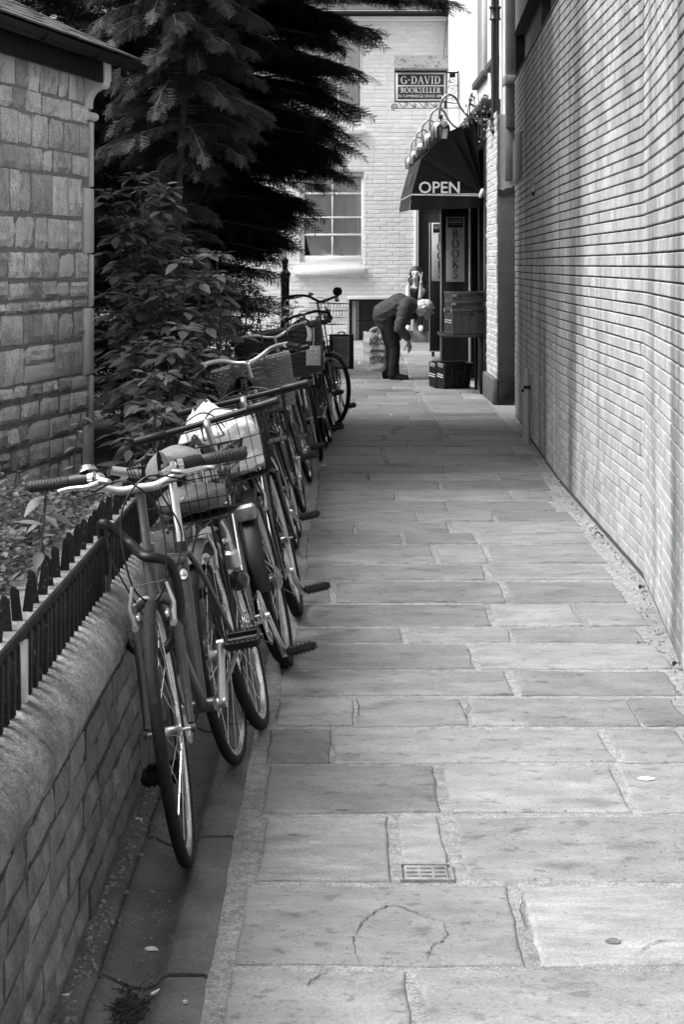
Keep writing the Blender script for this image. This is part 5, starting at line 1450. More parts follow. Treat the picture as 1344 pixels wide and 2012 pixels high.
def bicycle(lab, rear, front, lean, o):
    """rear, front: ground points under the two axles; lean in degrees towards the left of the alley"""
    rx_, ry_ = rear; fx_, fy_ = front
    yaw = math.atan2(fy_-ry_, fx_-rx_); us = fy_ < ry_
    root = thing('bicycle', lab, 'bicycle', (rx_, ry_, o.get('z', 0)), group='bicycles leaning along the low wall')
    root.rotation_euler = (R(lean if us else -lean), 0, yaw)
    Rw = o.get('R', .335); rt = o.get('rt', .018); WB = o.get('WB', 1.02)
    fm = o['frame']; steer = R(o.get('steer', 0)); zb = o.get('zbar', .98); zs = o.get('zsad', .93)
    BB = Vector((.43,0,.28)); AX0 = Vector((0,0,Rw)); AX1 = Vector((WB,0,Rw))
    hl = Vector((WB-.135,0,Rw+.33)); hu = hl+Vector((-.042,0,.125)); ha = (hu-hl).normalized()
    S = Matrix.Translation(hl) @ Matrix.Rotation(steer, 4, ha) @ Matrix.Translation(-hl)
    sdir = Vector((-.30,0,.954)).normalized()
    sct = BB+sdir*o.get('seat_tube', .47)
    fr = MB()
    fr.tube([BB+Vector((0,0,-.01)), sct], .0155, 12)
    style = o.get('style', 'diamond')
    if style == 'diamond': fr.tube([sct-sdir*.03, hu-ha*.03], .0145, 12); fr.tube([BB, hl+ha*.03], .0175, 12)
    elif style == 'mixte': fr.tube([BB+sdir*.2, hu-ha*.05], .0145, 12); fr.tube([BB, hl+ha*.02], .0165, 12)
    else:
        fr.tube(crv([BB+Vector((.0,0,.01)), BB+Vector((.14,0,.03)), hl+Vector((-.09,0,-.12)), hl+ha*.03],6), .0175, 12)
        fr.tube(crv([BB+sdir*.16, BB+Vector((.16,0,.13)), hu+Vector((-.08,0,-.12)), hu-ha*.03],6), .0140, 12)
    fr.tube([hl, hu], .0185, 14); fr.tube([hl+ha*-.006, hl+ha*.012], .0215, 14); fr.tube([hu-ha*.012, hu+ha*.006], .0215, 14)
    fr.lathe([(.001,-.036),(.02,-.036),(.02,.036),(.001,.036)], 14, axis_m(BB,(0,1,0)))
    for s_ in (-1,1):
        fr.tube([BB+Vector((-.02,s_*.028,0)), BB+Vector((-.1,s_*.045,.006)), AX0+Vector((.02,s_*.062,0))], [.010,.009,.007], 8)
        fr.tube([sct+Vector((-.01,s_*.018,-.02)), sct+Vector((-.06,s_*.04,-.1)), AX0+Vector((.0,s_*.064,.015))], [.009,.008,.0065], 8)
        fr.box((-.014,s_*.064-.003,Rw-.016),(.022,s_*.064+.003,Rw+.02))
    fr.build('frame', fm, root)
    # fork with crown, steered
    fk = MB(); cr = hl-ha*.02
    fk.tube([cr+Vector((0,-.052,-.005)), cr+Vector((0,-.03,.012)), cr+Vector((0,.03,.012)), cr+Vector((0,.052,-.005))], .0165, 10)
    for s_ in (-1,1):
        d_ = AX1-cr
        fk.tube(crv([cr+Vector((0,s_*.052,0)), cr+d_*.35+Vector((-.004,s_*.054,0)), cr+d_*.75+Vector((-.012,s_*.056,0)), AX1+Vector((-.004,s_*.057,.012))],5), [.0165-.008*i/15 for i in range(16)], 10)
        fk.lathe([(.001,-.006),(.012,-.006),(.012,.006),(.001,.006)], 10, axis_m(AX1+Vector((0,s_*.063,0)),(0,1,0)))
    fk.build('fork', o.get('fork', fm), root, M=S)
    add_wheel(root, Matrix.Translation(AX0), Rw, rt, o.get('rear_tyre', o.get('tyre','plain')), o.get('rim'), rnd(0,6))
    add_wheel(root, S @ Matrix.Translation(AX1), Rw, rt, o.get('tyre','plain'), o.get('rim'), rnd(0,6))
    # stem and handlebar
    C_ = hu+ha*(zb-hu.z)/ha.z+Vector((o.get('reach',.05),0,0)); top = hu+ha*((zb-hu.z)/ha.z-.01)
    MB().tube(crv([hu, top-ha*.02, top+Vector((.012,0,.004)), C_],5), [.0125]*10+[.0145]*6, 12).build('stem', o.get('stem', m_alloy), root, M=S)
    HW = o.get('bar_w', .58)/2; bs = o.get('bar','flat')
    if bs == 'riser': half = [(0,.0,0),(.0,.05,0),(-.004,.11,.02),(-.012,.17,.042),(-.03,.24,.045),(-.05,HW,.045)]
    elif bs == 'flat': half = [(0,0,0),(0,.08,0),(-.006,.16,.002),(-.02,HW,.004)]
    elif bs == 'swept': half = [(0,0,0),(.022,.06,.012),(.015,.14,.045),(-.05,.22,.05),(-.14,.262,.035),(-.2,HW,.025)]
    else: half = [(0,0,0),(.0,.10,.0),(.03,.2,-.03),(.05,HW*.95,-.05),(-.0,HW,-.1)]
    pts = [Vector((x,-y,z)) for x,y,z in half[::-1]]+[Vector((x,y,z)) for x,y,z in half[1:]]
    P = [C_+p for p in crv(pts, 6)]
    bar_o = MB().tube(P, .0122, 12).build('handlebar', o.get('bar_m', m_alloy), root, M=S)
    for (a, b) in ((P[0],P[5]),(P[-1],P[-6])):
        d_ = (b-a).normalized(); L_ = .125
        mb = MB()
        mb.tube([a-d_*.004, a, a+d_*.004, a+d_*L_*.5, a+d_*(L_-.004), a+d_*L_], [.012,.0168,.0172,.0160,.0168,.013], 14)
        if o.get('ribbed'):
            for i in range(11): 
                c_ = a+d_*(.008+i*.0095); mb.lathe([(.0150,-.003),(.0182,-.0012),(.0182,.0012),(.0150,.003)], 12, axis_m(c_, d_+Vector((.25,0,.1))))
        mb.build('grip', o.get('grip', m_plastic), bar_o)
        if o.get('shifter'):
            mb = MB(); mb.tube([a+d_*(L_+.002), a+d_*(L_+.03), a+d_*(L_+.055), a+d_*(L_+.056)], [.0185,.0195,.017,.013], 14); mb.build('twist_shifter', m_plastic, bar_o)
            mb = MB(); mb.tube([a+d_*(L_+.057), a+d_*(L_+.072)], .0185, 14); mb.build('shifter_collar', m_steel, bar_o)
        if o.get('lever', True):
            q = a+d_*(L_+.085 if o.get('shifter') else L_+.03); fwd = Vector((1,0,-.35)).normalized()
            mb = MB(); mb.tube([q, q+fwd*.022, q+fwd*.036+d_*.03], [.016,.014,.009], 8)
            mb.build('lever_clamp', o.get('lever_m', m_alloy), bar_o)
            lv_ = MB(); lv_.tube(crv([q+fwd*.034-d_*.002, q+fwd*.05-d_*.035, q+fwd*.046-d_*.085, q+fwd*.058-d_*.12],5), [.008,.008,.0075,.0075,.007,.007,.007,.007,.0065,.0065,.006,.006,.0065,.0065,.007,.006][:16], 8)
            lv_.build('brake_lever', o.get('lever_m', m_alloy), bar_o)
    # cables
    cb_ = MB()
    for s_ in (-1,1):
        st_ = C_+Vector((.045,s_*(HW-.23),.012))
        cb_.tube(crv([st_+Vector((0,s_*.05,0)), st_+Vector((.05,-s_*.04,.02)), C_+Vector((.10,-s_*.05,-.06)), hl+Vector((.07,-s_*.045,.05)), hl+Vector((.035,s_*.01,-.03)), hl+Vector((.045,s_*.02,-.06))],7), .0028, 5)
        if o.get('shifter') or o.get('cables'):
            cb_.tube(crv([st_+Vector((0,s_*.08,-.01)), st_+Vector((.07,s_*.0,-.01)), C_+Vector((.08,s_*.1,-.13)), hl+Vector((.02,s_*.05,.0)), hl+Vector((-.10,s_*.02,-.10))],7), .0026, 5)
    cb_.build('cables', m_plastic, root, M=S)
    # brakes
    for (ax, Mx, fz) in ((AX1, S, 1), (AX0, Matrix.Identity(4), -1)):
        if not o.get('brakes', True): break
        hx_ = -.075 if fz > 0 else .075; f_ = Vector((.018*fz,0,0))
        for s_ in (-1,1):
            mb = MB(); base = Vector((ax.x-.06*fz, s_*.05, 2*Rw-.07)); t_ = Vector((ax.x+hx_, s_*.045, 2*Rw+.035))
            mb.tube([base+f_, (base+t_)*.5+f_+Vector((0,s_*.010,0)), t_+f_], [.008,.006,.0045], 8)
            mb.bbox(tuple(base+f_+Vector((-.03,-s_*.012-.005,.02))), tuple(base+f_+Vector((.03,-s_*.012+.005,.034))), .002)
            mb.lathe([(.001,-.012),(.009,-.012),(.009,.012),(.001,.012)], 8, axis_m(base+f_,(1,0,0)))
            br_o = mb.build('brake_arm', o.get('brake_m', m_alloy), root, M=Mx)
        MB().tube([Vector((ax.x+hx_,-.045,2*Rw+.035))+f_, Vector((ax.x+hx_,.045,2*Rw+.04))+f_], .0014, 4).build('brake_cable', m_plastic, root, M=Mx)
    # seat post, saddle
    sp0 = BB+sdir*((zs-.03-BB.z)/sdir.z)
    MB().tube([sct-sdir*.02, sp0], .0135, 12).build('seat_post', m_steel, root)
    MB().tube([sct-sdir*.012, sct+sdir*.016], .0195, 12).build('seat_clamp', m_plastic, root)
    sd_o = put('saddle', SADDLE if not o.get('sad_m') else SADDLE.copy(), None, root, M=Matrix.Translation(sp0+Vector((.0,0,.035))) @ Matrix.Rotation(R(-3),4,'Y') @ Matrix.Diagonal((1,o.get('sad_w',1),1,1)))
    if o.get('sad_m'): sd_o.data.materials.clear(); sd_o.data.name = 'saddle'
    setm(sd_o.data, o.get('sad_m', m_saddle))
    mb = MB()
    for s_ in (-1,1): mb.tube(crv([(-.11,s_*.035,-.012),(-.06,s_*.022,-.035),(.05,s_*.022,-.035),(.12,s_*.008,-.012)],4), .0035, 5)
    mb.bbox((-.03,-.025,-.045),(.03,.025,-.025),.004); mb.build('saddle_rails', m_steel, sd_o)
    # transmission
    ca_ = R(o.get('crank', 20)); cm = o.get('crank_m', m_alloy)
    mb = MB(); mb.lathe([(.090,-.002),(.094,-.002),(.094,.002),(.090,.002),(.072,.0015),(.072,-.0015),(.090,-.002)], 44, axis_m(BB+Vector((0,-.05,0)),(0,1,0)))
    for i in range(44):
        a = 2*PI*i/44; mb.box((.0935,-.0015,-.003),(.0985,.0015,.003), axis_m(BB+Vector((0,-.05,0)),(0,1,0)) @ Matrix.Rotation(a,4,'Z') @ Matrix.Rotation(R(90),4,'X'))
    for i in range(5):
        a = 2*PI*i/5; mb.tube([BB+Vector((.01*math.cos(a),-.048,.01*math.sin(a))), BB+Vector((.078*math.cos(a),-.05,.078*math.sin(a)))], [.009,.006], 6)
    mb.build('chainring', o.get('ring_m', m_alloy), root)
    mb = MB()
    for k in range(4):
        r_ = .052-.008*k; mb.lathe([(r_-.012,-.001),(r_,-.001),(r_,.001),(r_-.012,.001)], 22, axis_m(AX0+Vector((0,-.036-.0045*k,0)),(0,1,0)))
    mb.build('sprockets', m_alloy, root)
    ch_ = MB()
    for (r0, r1, s_) in ((.050,.094,1),(.050,.094,-1)): ch_.tube([AX0+Vector((.01,-.045,s_*r0*.92)), BB+Vector((-.01,-.05,s_*r1*.98))], .0042, 4)
    ch_.build('chain', m_plastic, root)
    for s_ in (-1,1):
        dr = Vector((math.cos(ca_), 0, math.sin(ca_)))*(.172*s_*-1)
        a = BB+Vector((0,s_*.058,0)); e = BB+dr+Vector((0,s_*.072,0))
        cr_ = MB().tube([a, a*.5+e*.5, e], [.0145,.0115,.0125], 8, flat=1.3)
        cr_.lathe([(.001,-.012),(.016,-.012),(.016,.012),(.001,.012)], 12, axis_m(a,(0,1,0))); cr_.lathe([(.001,-.01),(.013,-.01),(.013,.01),(.001,.01)], 10, axis_m(e,(0,1,0)))
        cr_.build('crank', cm, root)
        put('pedal', setm(PEDAL, m_plastic) if not o.get('pedal_m') else setm(PEDAL.copy(), o['pedal_m']), None, root, M=Matrix.Translation(e+Vector((0,s_*.066,0))) @ Matrix.Rotation(R(o.get('pedal_tilt',15)),4,'Y'))
    # mudguards
    def guard(ax, a0, a1, Mx, m, wd, nm):
        rr = Rw+.018; K = 7; n = 26; vs = []
        for i in range(n+1):
            a = R(a0+(a1-a0)*i/n)
            for lay in (0,.003):
                for k in range(K):
                    b = PI*(k/(K-1)); y = wd*math.cos(b); h_ = .014*math.sin(b)-.014
                    r_ = rr+h_+lay; vs.append((ax.x+r_*math.cos(a), y*(1+lay*4), ax.z+r_*math.sin(a)))
        W_ = 2*K; fs = []
        for i in range(n):
            for k in range(K-1): fs += [(i*W_+k,i*W_+k+1,(i+1)*W_+k+1,(i+1)*W_+k),(i*W_+K+k+1,i*W_+K+k,(i+1)*W_+K+k,(i+1)*W_+K+k+1)]
            fs += [(i*W_,(i+1)*W_,(i+1)*W_+K,i*W_+K),(i*W_+K-1,i*W_+2*K-1,(i+1)*W_+2*K-1,(i+1)*W_+K-1)]
        for k in range(K-1): fs += [(k,K+k,K+k+1,k+1),(n*W_+k,n*W_+k+1,n*W_+K+k+1,n*W_+K+k)]
        g_ = MB().add(vs, fs).build(nm, m, root, M=Mx)
        st_ = MB()
        for s_ in (-1,1):
            a = R(a1 if ax.x < .5 else a0); a -= R(18)*(1 if ax.x < .5 else -1)
            st_.tube([ax+Vector((0,s_*.06,0)), ax+Vector((rr*math.cos(a),s_*wd,rr*math.sin(a)))], .0022, 4)
        st_.build('mudguard_stays', m_steel, g_); return g_
    if o.get('mg_rear'): guard(AX0, 60, o.get('mg_rear_end',185), Matrix.Identity(4), o['mg_rear'], o.get('mg_w',.027), 'mudguard')
    if o.get('mg_front'):
        g_ = guard(AX1, o.get('mg_front_start',60), 185 if o.get('flap') else 160, S, o['mg_front'], o.get('mg_w',.027), 'mudguard')
        if o.get('flap'):
            a = R(190); rr = Rw+.02
            MB().grid(lambda u,v: (AX1.x+(rr+.045*v*u)*math.cos(a+R(14)*u), (.03+.012*u)*(2*v-1), AX1.z+(rr)*math.sin(a+R(16)*u)), 5, 5).build('mud_flap', m_rubber, g_)
    # carriers and baskets
    if o.get('rack'):
        mb = MB(); zr = 2*Rw+.075
        mb.tube(crv([(.16,-.05,zr),(.12,-.06,zr),(-.22,-.06,zr),(-.27,-.04,zr),(-.27,.04,zr),(-.22,.06,zr),(.12,.06,zr),(.16,.05,zr)],4), .005, 6)
        for y in (-.03,0,.03): mb.tube([(-.24,y,zr),(.15,y,zr)], .0035, 5)
        for s_ in (-1,1):
            mb.tube([(-.10,s_*.06,zr),(.0,s_*.067,Rw+.03)], .0045, 6); mb.tube([(.04,s_*.06,zr),(.003,s_*.067,Rw+.03)], .0045, 6)
            mb.tube([(.16,s_*.04,zr),tuple(sct+Vector((-.01,s_*.02,-.04)))], .004, 6)
        mb.tube(crv([(-.27,-.05,zr),(-.295,-.045,zr+.05),(-.295,.045,zr+.05),(-.27,.05,zr)],5), .005, 6)
        mb.build('rear_rack', o['rack'], root)
    bsk = o.get('rear_basket')
    if bsk: bsk_o = wire_basket(.30,.36,.20,.84).build('rear_basket', m_iron, root, M=Matrix.Translation((-.06,0,2*Rw+.082)))
    fb = o.get('front_basket')
    if fb:
        w_, l_, h_ = o.get('fb_size',(.33,.25,.22)); pos = C_+Vector((.06+l_/2, 0, -h_-o.get('fb_drop',.02)))
        mbk = wire_basket(w_, l_, h_) if fb == 'wire' else wicker_basket(w_, l_, h_)
        b_o = mbk.build('front_basket', o.get('fb_m', m_iron if fb == 'wire' else m_wicker), root, M=S @ Matrix.Translation(pos), ang=60)
        if fb == 'wire': MB().tube([C_-pos+Vector((0,-.03,0)), Vector((-l_/2,-.04,h_*.8)), Vector((-l_/2,.04,h_*.8)), C_-pos+Vector((0,.03,0))], .004, 5).build('basket_bracket', m_plastic, b_o)
        else:
            for y in (-.09,.09): MB().tube(crv([(-l_/2-.005,y,h_*.9),(-l_/2+.0,y,h_+.03),C_-pos+Vector((.0,y,.016)),C_-pos+Vector((-.018,y,-.004)),(-l_/2-.012,y,h_*.7)],5), .006, 6, flat=2).build('basket_strap', m_leather, b_o)
        root['fb'] = list((S @ Matrix.Translation(pos)).to_translation())
    if o.get('reflector'):
        if o['reflector'] == 'rear_lamp':
            q = Vector((-.27,0,2*Rw+.03)) if o.get('rack') else AX0+Vector(((Rw+.04)*math.cos(R(128)),0,(Rw+.04)*math.sin(R(128))))
            q = AX0+Vector((-.235,.0,.30)) if not o.get('rack') else Vector((-.305,0,2*Rw+.05))
            MB().bbox((-.03,-.038,-.03),(.012,.038,.03),.010,Matrix.Translation(q)).build('rear_lamp', o.get('lamp_m', m_plastic), root)
    if o.get('bell'):
        y = o['bell']; q = C_+Vector((-.004,y,.034 + (.03 if bs in ('riser','swept') else 0)))
        put('bell', setm(BELL, m_steel), None, bar_o, M=Matrix.Translation(q) @ Matrix.Rotation(R(rnd(-12,12)),4,'X') @ Matrix.Rotation(R(-25),4,'Y'))
    if o.get('dynamo'):
        q = Vector((-.055,-.062,2*Rw-.09)) if o['dynamo'] == 'rear' else None
        Mq = axis_m(q,(-.25,-.12,.95))
        dn = MB().lathe([(.001,.06),(.010,.06),(.011,.045),(.013,.04),(.013,.028),(.026,.02),(.027,-.03),(.02,-.036),(.001,-.036)], 18, Mq).build('dynamo', m_alloy, root)
        MB().lathe([(.001,.03),(.03,.018),(.036,.0),(.036,-.006),(.028,-.01),(.001,-.014)], 18, axis_m(q+Vector((-.03,-.005,-.075)),(-1,-.05,.1))).build('lamp', m_glass, dn)
    if o.get('badge'):
        q = BB+sdir*.38
        n_ = Vector((.3*sdir.z*0+.954,0,.30)).normalized()
        st = MB()
        def cyl_patch(r0, r1, off):
            vs = []; fs = []
            for i in range(21):
                a = 2*PI*i/20
                for rr_ in (r0, r1):
                    u_, v_ = rr_*math.cos(a), rr_*math.sin(a)*1.25; th_ = u_/.0158
                    c_ = q+sdir*v_+n_*(.0158+off)*math.cos(th_)+Vector((0,1,0))*(.0158+off)*math.sin(th_); vs.append(c_)
            for i in range(20): fs.append((2*i,2*i+1,2*i+3,2*i+2))
            return vs, fs
        a_, b_ = cyl_patch(.0001,.0125,.0006); st.add(a_, b_); bd = st.build('badge', m_letter, root, smooth=False)
        k_ = MB(); a_, b_ = cyl_patch(.0125,.0165,.0008); k_.add(a_, b_)
        for ty_ in (-.006,0,.006): 
            th0 = ty_/.0158; hgt = .011 if ty_ == 0 else .008
            pts_ = []
            for (du, dv) in ((-.0028,-.006),(.0028,-.006),(0,-.006+hgt)):
                th_ = (ty_+du)/.0158; pts_.append(q+sdir*dv+n_*(.0158+.0010)*math.cos(th_)+Vector((0,1,0))*(.0158+.0010)*math.sin(th_))
            k_.add(pts_, [(0,1,2)])
        k_.build('badge_print', m_black_letter, bd, smooth=False)
    return root, dict(S=S, C=C_, hl=hl, hu=hu, BB=BB, bar=bar_o, P=P, sct=sct, Rw=Rw, AX1=AX1)
m_saddle = mat('black_saddle', .008, .32, var=.25, scale=10, bump=.12, bscale=120)
m_saddle_worn = mat('worn_pale_saddle', .17, .55, var=.5, scale=9, bump=.4, bscale=40)
m_wicker = mat('wicker', .13, .6, var=.4, scale=22, bump=.4, bscale=80)
m_wicker_d = mat('dark_wicker', .04, .55, var=.4, scale=22, bump=.4, bscale=80)
m_leather = mat('strap_leather', .08, .5)
m_fr1 = mat('scuffed_grey_frame', .05, .36, var=.3, scale=14, coat=.25, bump=.05, speck=(60,.6,.72,1.8))
m_fr_black = mat('black_frame', .006, .22, var=.3, scale=8, coat=.4)
m_fr_grey = mat('mid_grey_frame', .022, .25, var=.2, scale=8, coat=.5)
m_fr_light = mat('light_frame', .35, .3, var=.15, scale=8, coat=.4)
m_rim_bright = mat('bright_rim', .68, .28, metal=.85, var=.25, scale=26)
m_guard_grey = mat('grey_mudguard', .13, .42, var=.15, scale=8)
m_grip = mat('black_grip', .01, .55, var=.3, scale=40, bump=.3, bscale=160)
m_lamp_pale = mat('cracked_pale_lamp', .26, .3, var=.5, scale=25)
B = []
B.append(bicycle('nearest bicycle, scuffed grey frame, silver riser bar with patterned grips, facing the camera', (-.318,5.68), (-.384,4.73), 11,
   dict(frame=m_fr1, WB=.955, bar='riser', bar_w=.59, zbar=.955, reach=.03, zsad=.955, seat_tube=.46, ribbed=True, shifter=True, grip=m_grip, lever_m=m_steel, bell=-.13, rack=m_plastic, rear_basket=True,
        mg_rear=m_guard_grey, sad_m=m_saddle_worn, sad_w=1.1, steer=7, crank=-62, badge=True, reflector='rear_lamp', rim=m_rim_bright, rt=.017, R=.34, cables=True, stem=m_fr1)))
B.append(bicycle('second bicycle, straight black bar on a silver stem, white plastic bag in its wire basket', (-.258,6.10), (-.225,7.10), 16.5,
   dict(frame=m_fr_grey, bar='flat', bar_w=.57, zbar=.985, bar_m=m_plastic, reach=.05, zsad=.92, front_basket='wire', fb_size=(.36,.28,.24), stem=m_alloy, crank=-65, rt=.021, rear_tyre='plain', mg_rear=m_guard_grey,
        mg_rear_end=130, dynamo='rear', rim=m_rim_bright, lever=True, lever_m=m_plastic, sad_w=1.05)))
B.append(bicycle('third bicycle, facing away, wide black rear mudguard with a pale lamp and knobbly tyres', (-.206,7.06), (-.19,8.09), 13.5,
   dict(frame=m_fr_black, bar='flat', bar_w=.58, zbar=.99, front_basket='wire', fb_size=(.32,.24,.2), crank=-40, rt=.026, tyre='knob', rear_tyre='knob', mg_rear=m_plastic, mg_rear_end=178, mg_w=.036, reflector='rear_lamp', lamp_m=m_lamp_pale, zsad=.9, lever_m=m_plastic, bar_m=m_plastic)))
B.append(bicycle('fourth bicycle, facing away, silver bar and pale wicker basket, black saddle', (-.25,8.85), (-.245,9.95), 14,
   dict(frame=m_fr_black, style='step', bar='swept', bar_w=.58, zbar=1.05, front_basket='wicker', fb_size=(.42,.30,.26), crank=-20, rim=m_rim_bright, zsad=.97, mg_front=m_plastic, mg_rear=m_guard_grey, pedal_m=m_plastic, WB=1.08, rack=m_iron)))
B.append(bicycle('dark bicycle facing away between the pale and the dark wicker baskets', (-.24,10.35), (-.235,11.4), 14,
   dict(frame=m_fr_black, bar='flat', bar_w=.57, zbar=1.0, zsad=.93, crank=35, cables=True, rack=m_iron, mg_rear=m_plastic, bar_m=m_plastic)))
B.append(bicycle('bicycle with the big dark wicker basket and card tag, curved silver bar with bell', (-.255,11.9), (-.223,12.98), 13,
   dict(frame=m_fr_grey, style='step', bar='swept', bar_w=.56, zbar=1.06, front_basket='wicker', fb_m=m_wicker_d, fb_size=(.62,.40,.34), fb_drop=-.03, bell=.17, crank=0, rim=m_rim_bright, pedal_m=m_alloy, mg_rear=m_plastic, mg_front=m_plastic, WB=1.08)))
B.append(bicycle('black bicycle facing the camera with a dark wire basket low over its front wheel', (-.13,15.5), (-.16,14.4), 12,
   dict(frame=m_fr_black, bar='flat', bar_w=.56, zbar=1.06, zsad=1.05, front_basket='wire', fb_size=(.3,.24,.24), fb_drop=.24, rim=m_rim_bright, crank=40, lever_m=m_plastic, bar_m=m_plastic, steer=6)))
B.append(bicycle('black sporty bicycle with curled black bars, between the low wire basket and the farthest bicycle', (-.10,15.9), (-.07,16.95), 14,
   dict(frame=m_fr_black, bar='drop', bar_w=.46, zbar=1.12, zsad=1.05, bar_m=m_plastic, reach=.09, crank=30)))
B.append(bicycle('farthest bicycle, tall black roadster facing the camera with turned front wheel and mud flap', (-.02,18.42), (-.06,17.3), 9,
   dict(frame=m_fr_black, style='step', bar='swept', bar_w=.60, zbar=1.20, zsad=1.02, R=.35, rt=.02, mg_front=m_plastic, mg_rear=m_plastic, flap=True, steer=34, WB=1.12, bell=-.10, rack=m_iron, bar_m=m_plastic, lever_m=m_alloy, crank=60, front_basket='wire', fb_size=(.30,.24,.2))))
def attach(bi, local): return B[bi][0].matrix_basis @ Vector(local)
bpy.context.view_layer.update()

# things carried by or hung on the bicycles
mB1 = B[0][0].matrix_basis
bg = thing('stuffed_bag', 'creased grey bag lying in the rear basket of the nearest bicycle', 'bag', mB1 @ Vector((-.06,0,.775)), 0)
bg.rotation_euler = B[0][0].rotation_euler
MB().grid(lambda u,v: ((.145*math.sin(PI*v)**.6)*math.cos(2*PI*u)+.01*nz(u*8,v*6), (.115*math.sin(PI*v)**.6)*math.sin(2*PI*u), .045-.042*math.cos(PI*v)+.012*nz(u*7,v*7,3)), 32, 14).build('bag_body', mat('grey_nylon', .09, .45, var=.3, bump=.5, bscale=16, bdist=.02), bg)
cl = thing('cable_lock', 'black coiled cable lock lying in the rear basket of the nearest bicycle', 'bicycle lock', mB1 @ Vector((-.05,-.02,.93)), 0)
cl.rotation_euler = B[0][0].rotation_euler
MB().tube([((.05+.012*math.sin(a*3))*math.cos(a)*1.4, (.055+.01*math.cos(a*2))*math.sin(a)*1.6-.02, .006*math.sin(a*2.3)+.004*a) for a in [k*.22 for k in range(72)]], .0055, 7).build('cable', m_plastic, cl)
MB().tube([(.03,-.12,.0),(.06,-.20,.03)], .0145, 12).build('lock_barrel', m_alloy, cl)
lk = thing('bicycle_lock', 'thick black sleeved lock looped from the iron railing round the nearest bicycle\'s head tube', 'bicycle lock', (0,0,0))
hlw = mB1 @ B[0][1]['hl']; huw = mB1 @ B[0][1]['hu']; hm_ = (hlw+huw)*.5
pts = [Vector((-.655,5.05,.76)), Vector((-.655,5.0,.835)), Vector((hm_.x-.06,4.98,hm_.z+.06)), hm_+Vector((-.01,-.075,.055)), hm_+Vector((.06,-.06,.03)), hm_+Vector((.085,-.045,-.10)), hm_+Vector((.05,-.05,-.19)), hm_+Vector((-.02,-.07,-.20)), Vector((hm_.x-.12,4.95,hm_.z-.13)), Vector((-.655,5.1,.725))]
MB().tube(crv(pts,7), .0135, 10).build('sleeve', m_plastic, lk)
# white carrier in the basket of the second bicycle
mB2 = B[1][0].matrix_basis; fbp = Vector(B[1][0]['fb'])
pb_ = thing('plastic_bag', 'crumpled white plastic bag with dark lettering stuffed in the second bicycle\'s basket', 'bag', mB2 @ (fbp+Vector((0,0,.012))), 0)
pb_.rotation_euler = B[1][0].rotation_euler
def bagf(u, v):
    a = 2*PI*u; c, s_ = math.cos(a), math.sin(a)
    if v < .5: k = min(1,(v/.08)**.5) if v < .08 else 1; r_ = .118*k
    else: r_ = .118*(1-((v-.5)/.5)**1.4*.72)
    x = r_*abs(c)**.6*math.copysign(1,c)*1.0; y = r_*1.32*abs(s_)**.6*math.copysign(1,s_); z_ = .30*v
    w_ = (.022*nz(c*1.6,s_*1.6,v*4)+.015*nz(c*4,s_*4,v*9)+.008*nz(c*9,s_*9,v*15))*(1+.8*v)
    return (x*(1+w_*4)-.02*v*0, y*(1+w_*4)+.05*max(0,v-.5), z_+.06*max(0,v-.7)*math.sin(a*2+1)+w_*.5)
m_pbag = mat('white_polythene', .6, .32, var=.05, scale=6, bump=.5, bscale=14, bdist=.02)
bb_ = MB().grid(bagf, 48, 26).build('bag_body', m_pbag, pb_)
tx_ = sans('Yez', .07, bold=.02)
for v in tx_.vertices:                                   # on the side of the bag that faces the camera (local -x), read from there
    yy_, z_ = -v.co.x-.03, v.co.y+.085+v.co.x*.25
    vv = z_/.30; best = None
    for k in range(49):
        p = bagf(.25+.5*k/48, vv)
        if best is None or abs(p[1]-yy_) < abs(best[1]-yy_): best = p
    v.co = Vector((best[0]-.003-v.co.z, yy_, z_))
put('lettering', tx_, m_black_letter, pb_)
# tag on the dark wicker basket, bell-shaped mirror and side pannier on the farthest bicycle
mB5 = B[5][0].matrix_basis; fb5 = Vector(B[5][0]['fb'])
tg = thing('card_tag', 'pale square card tag hanging from the rim of the dark wicker basket', 'tag', mB5 @ (fb5+Vector((-.21,-.27,.30))), 0)
MB().bbox((-.052,-.004,-.25),(.052,0,-.11),.002).build('card', m_sign_pale if False else mat('grey_card', .36, .6), tg)
MB().tube([(0,-.002,-.11),(.004,0,-.04),(0,.0,.03)], .003, 5).build('string', m_sign_pale, tg)
dt = MB()
for (x, z_) in ((-.022,-.165),(.02,-.165),(-.022,-.205),(.02,-.205)): dt.tube([(x+.011*math.cos(a), -.005, z_+.011*math.sin(a)) for a in [k*.45 for k in range(11)]], .002, 4)
dt.box((-.03,-.0052,-.138),(-.004,-.0042,-.13)); dt.box((.008,-.0052,-.138),(.03,-.0042,-.13))
dt.build('printed_mark', m_letter, tg, smooth=False)
rp_ = thing('rope', 'pale twisted rope tied round the corner of the dark wicker basket', 'rope', mB5 @ (fb5+Vector((-.20,-.23,.33))), 0)
for k in range(3): MB().tube([(.012*math.cos(a*1.6+k*2.1)+.02*math.sin(a*.2), .012*math.sin(a*1.6+k*2.1), .03-.011*a) for a in [q*.35 for q in range(34)]], .007, 5).build('strand', m_sign_pale, rp_)
pn = thing('pannier', 'dark framed mesh pannier box on the right side of the farthest bicycle', 'pannier', (gx(671,18.0), 18.0, gz(725,18.0)))
w_ = 24/200; h_ = gz(657,18.0)-gz(725,18.0)
f_ = MB()
for x in (-w_,w_-.05): f_.bbox((x,-.02,0),(x+.035 if x < 0 else x+.05,.10,h_),.004)
f_.bbox((-w_+.036,-.02,0),(w_-.051,.10,.02),.003); f_.bbox((-w_+.036,-.02,h_-.025),(w_-.051,.10,h_),.003)
f_.build('frame', m_plastic, pn)
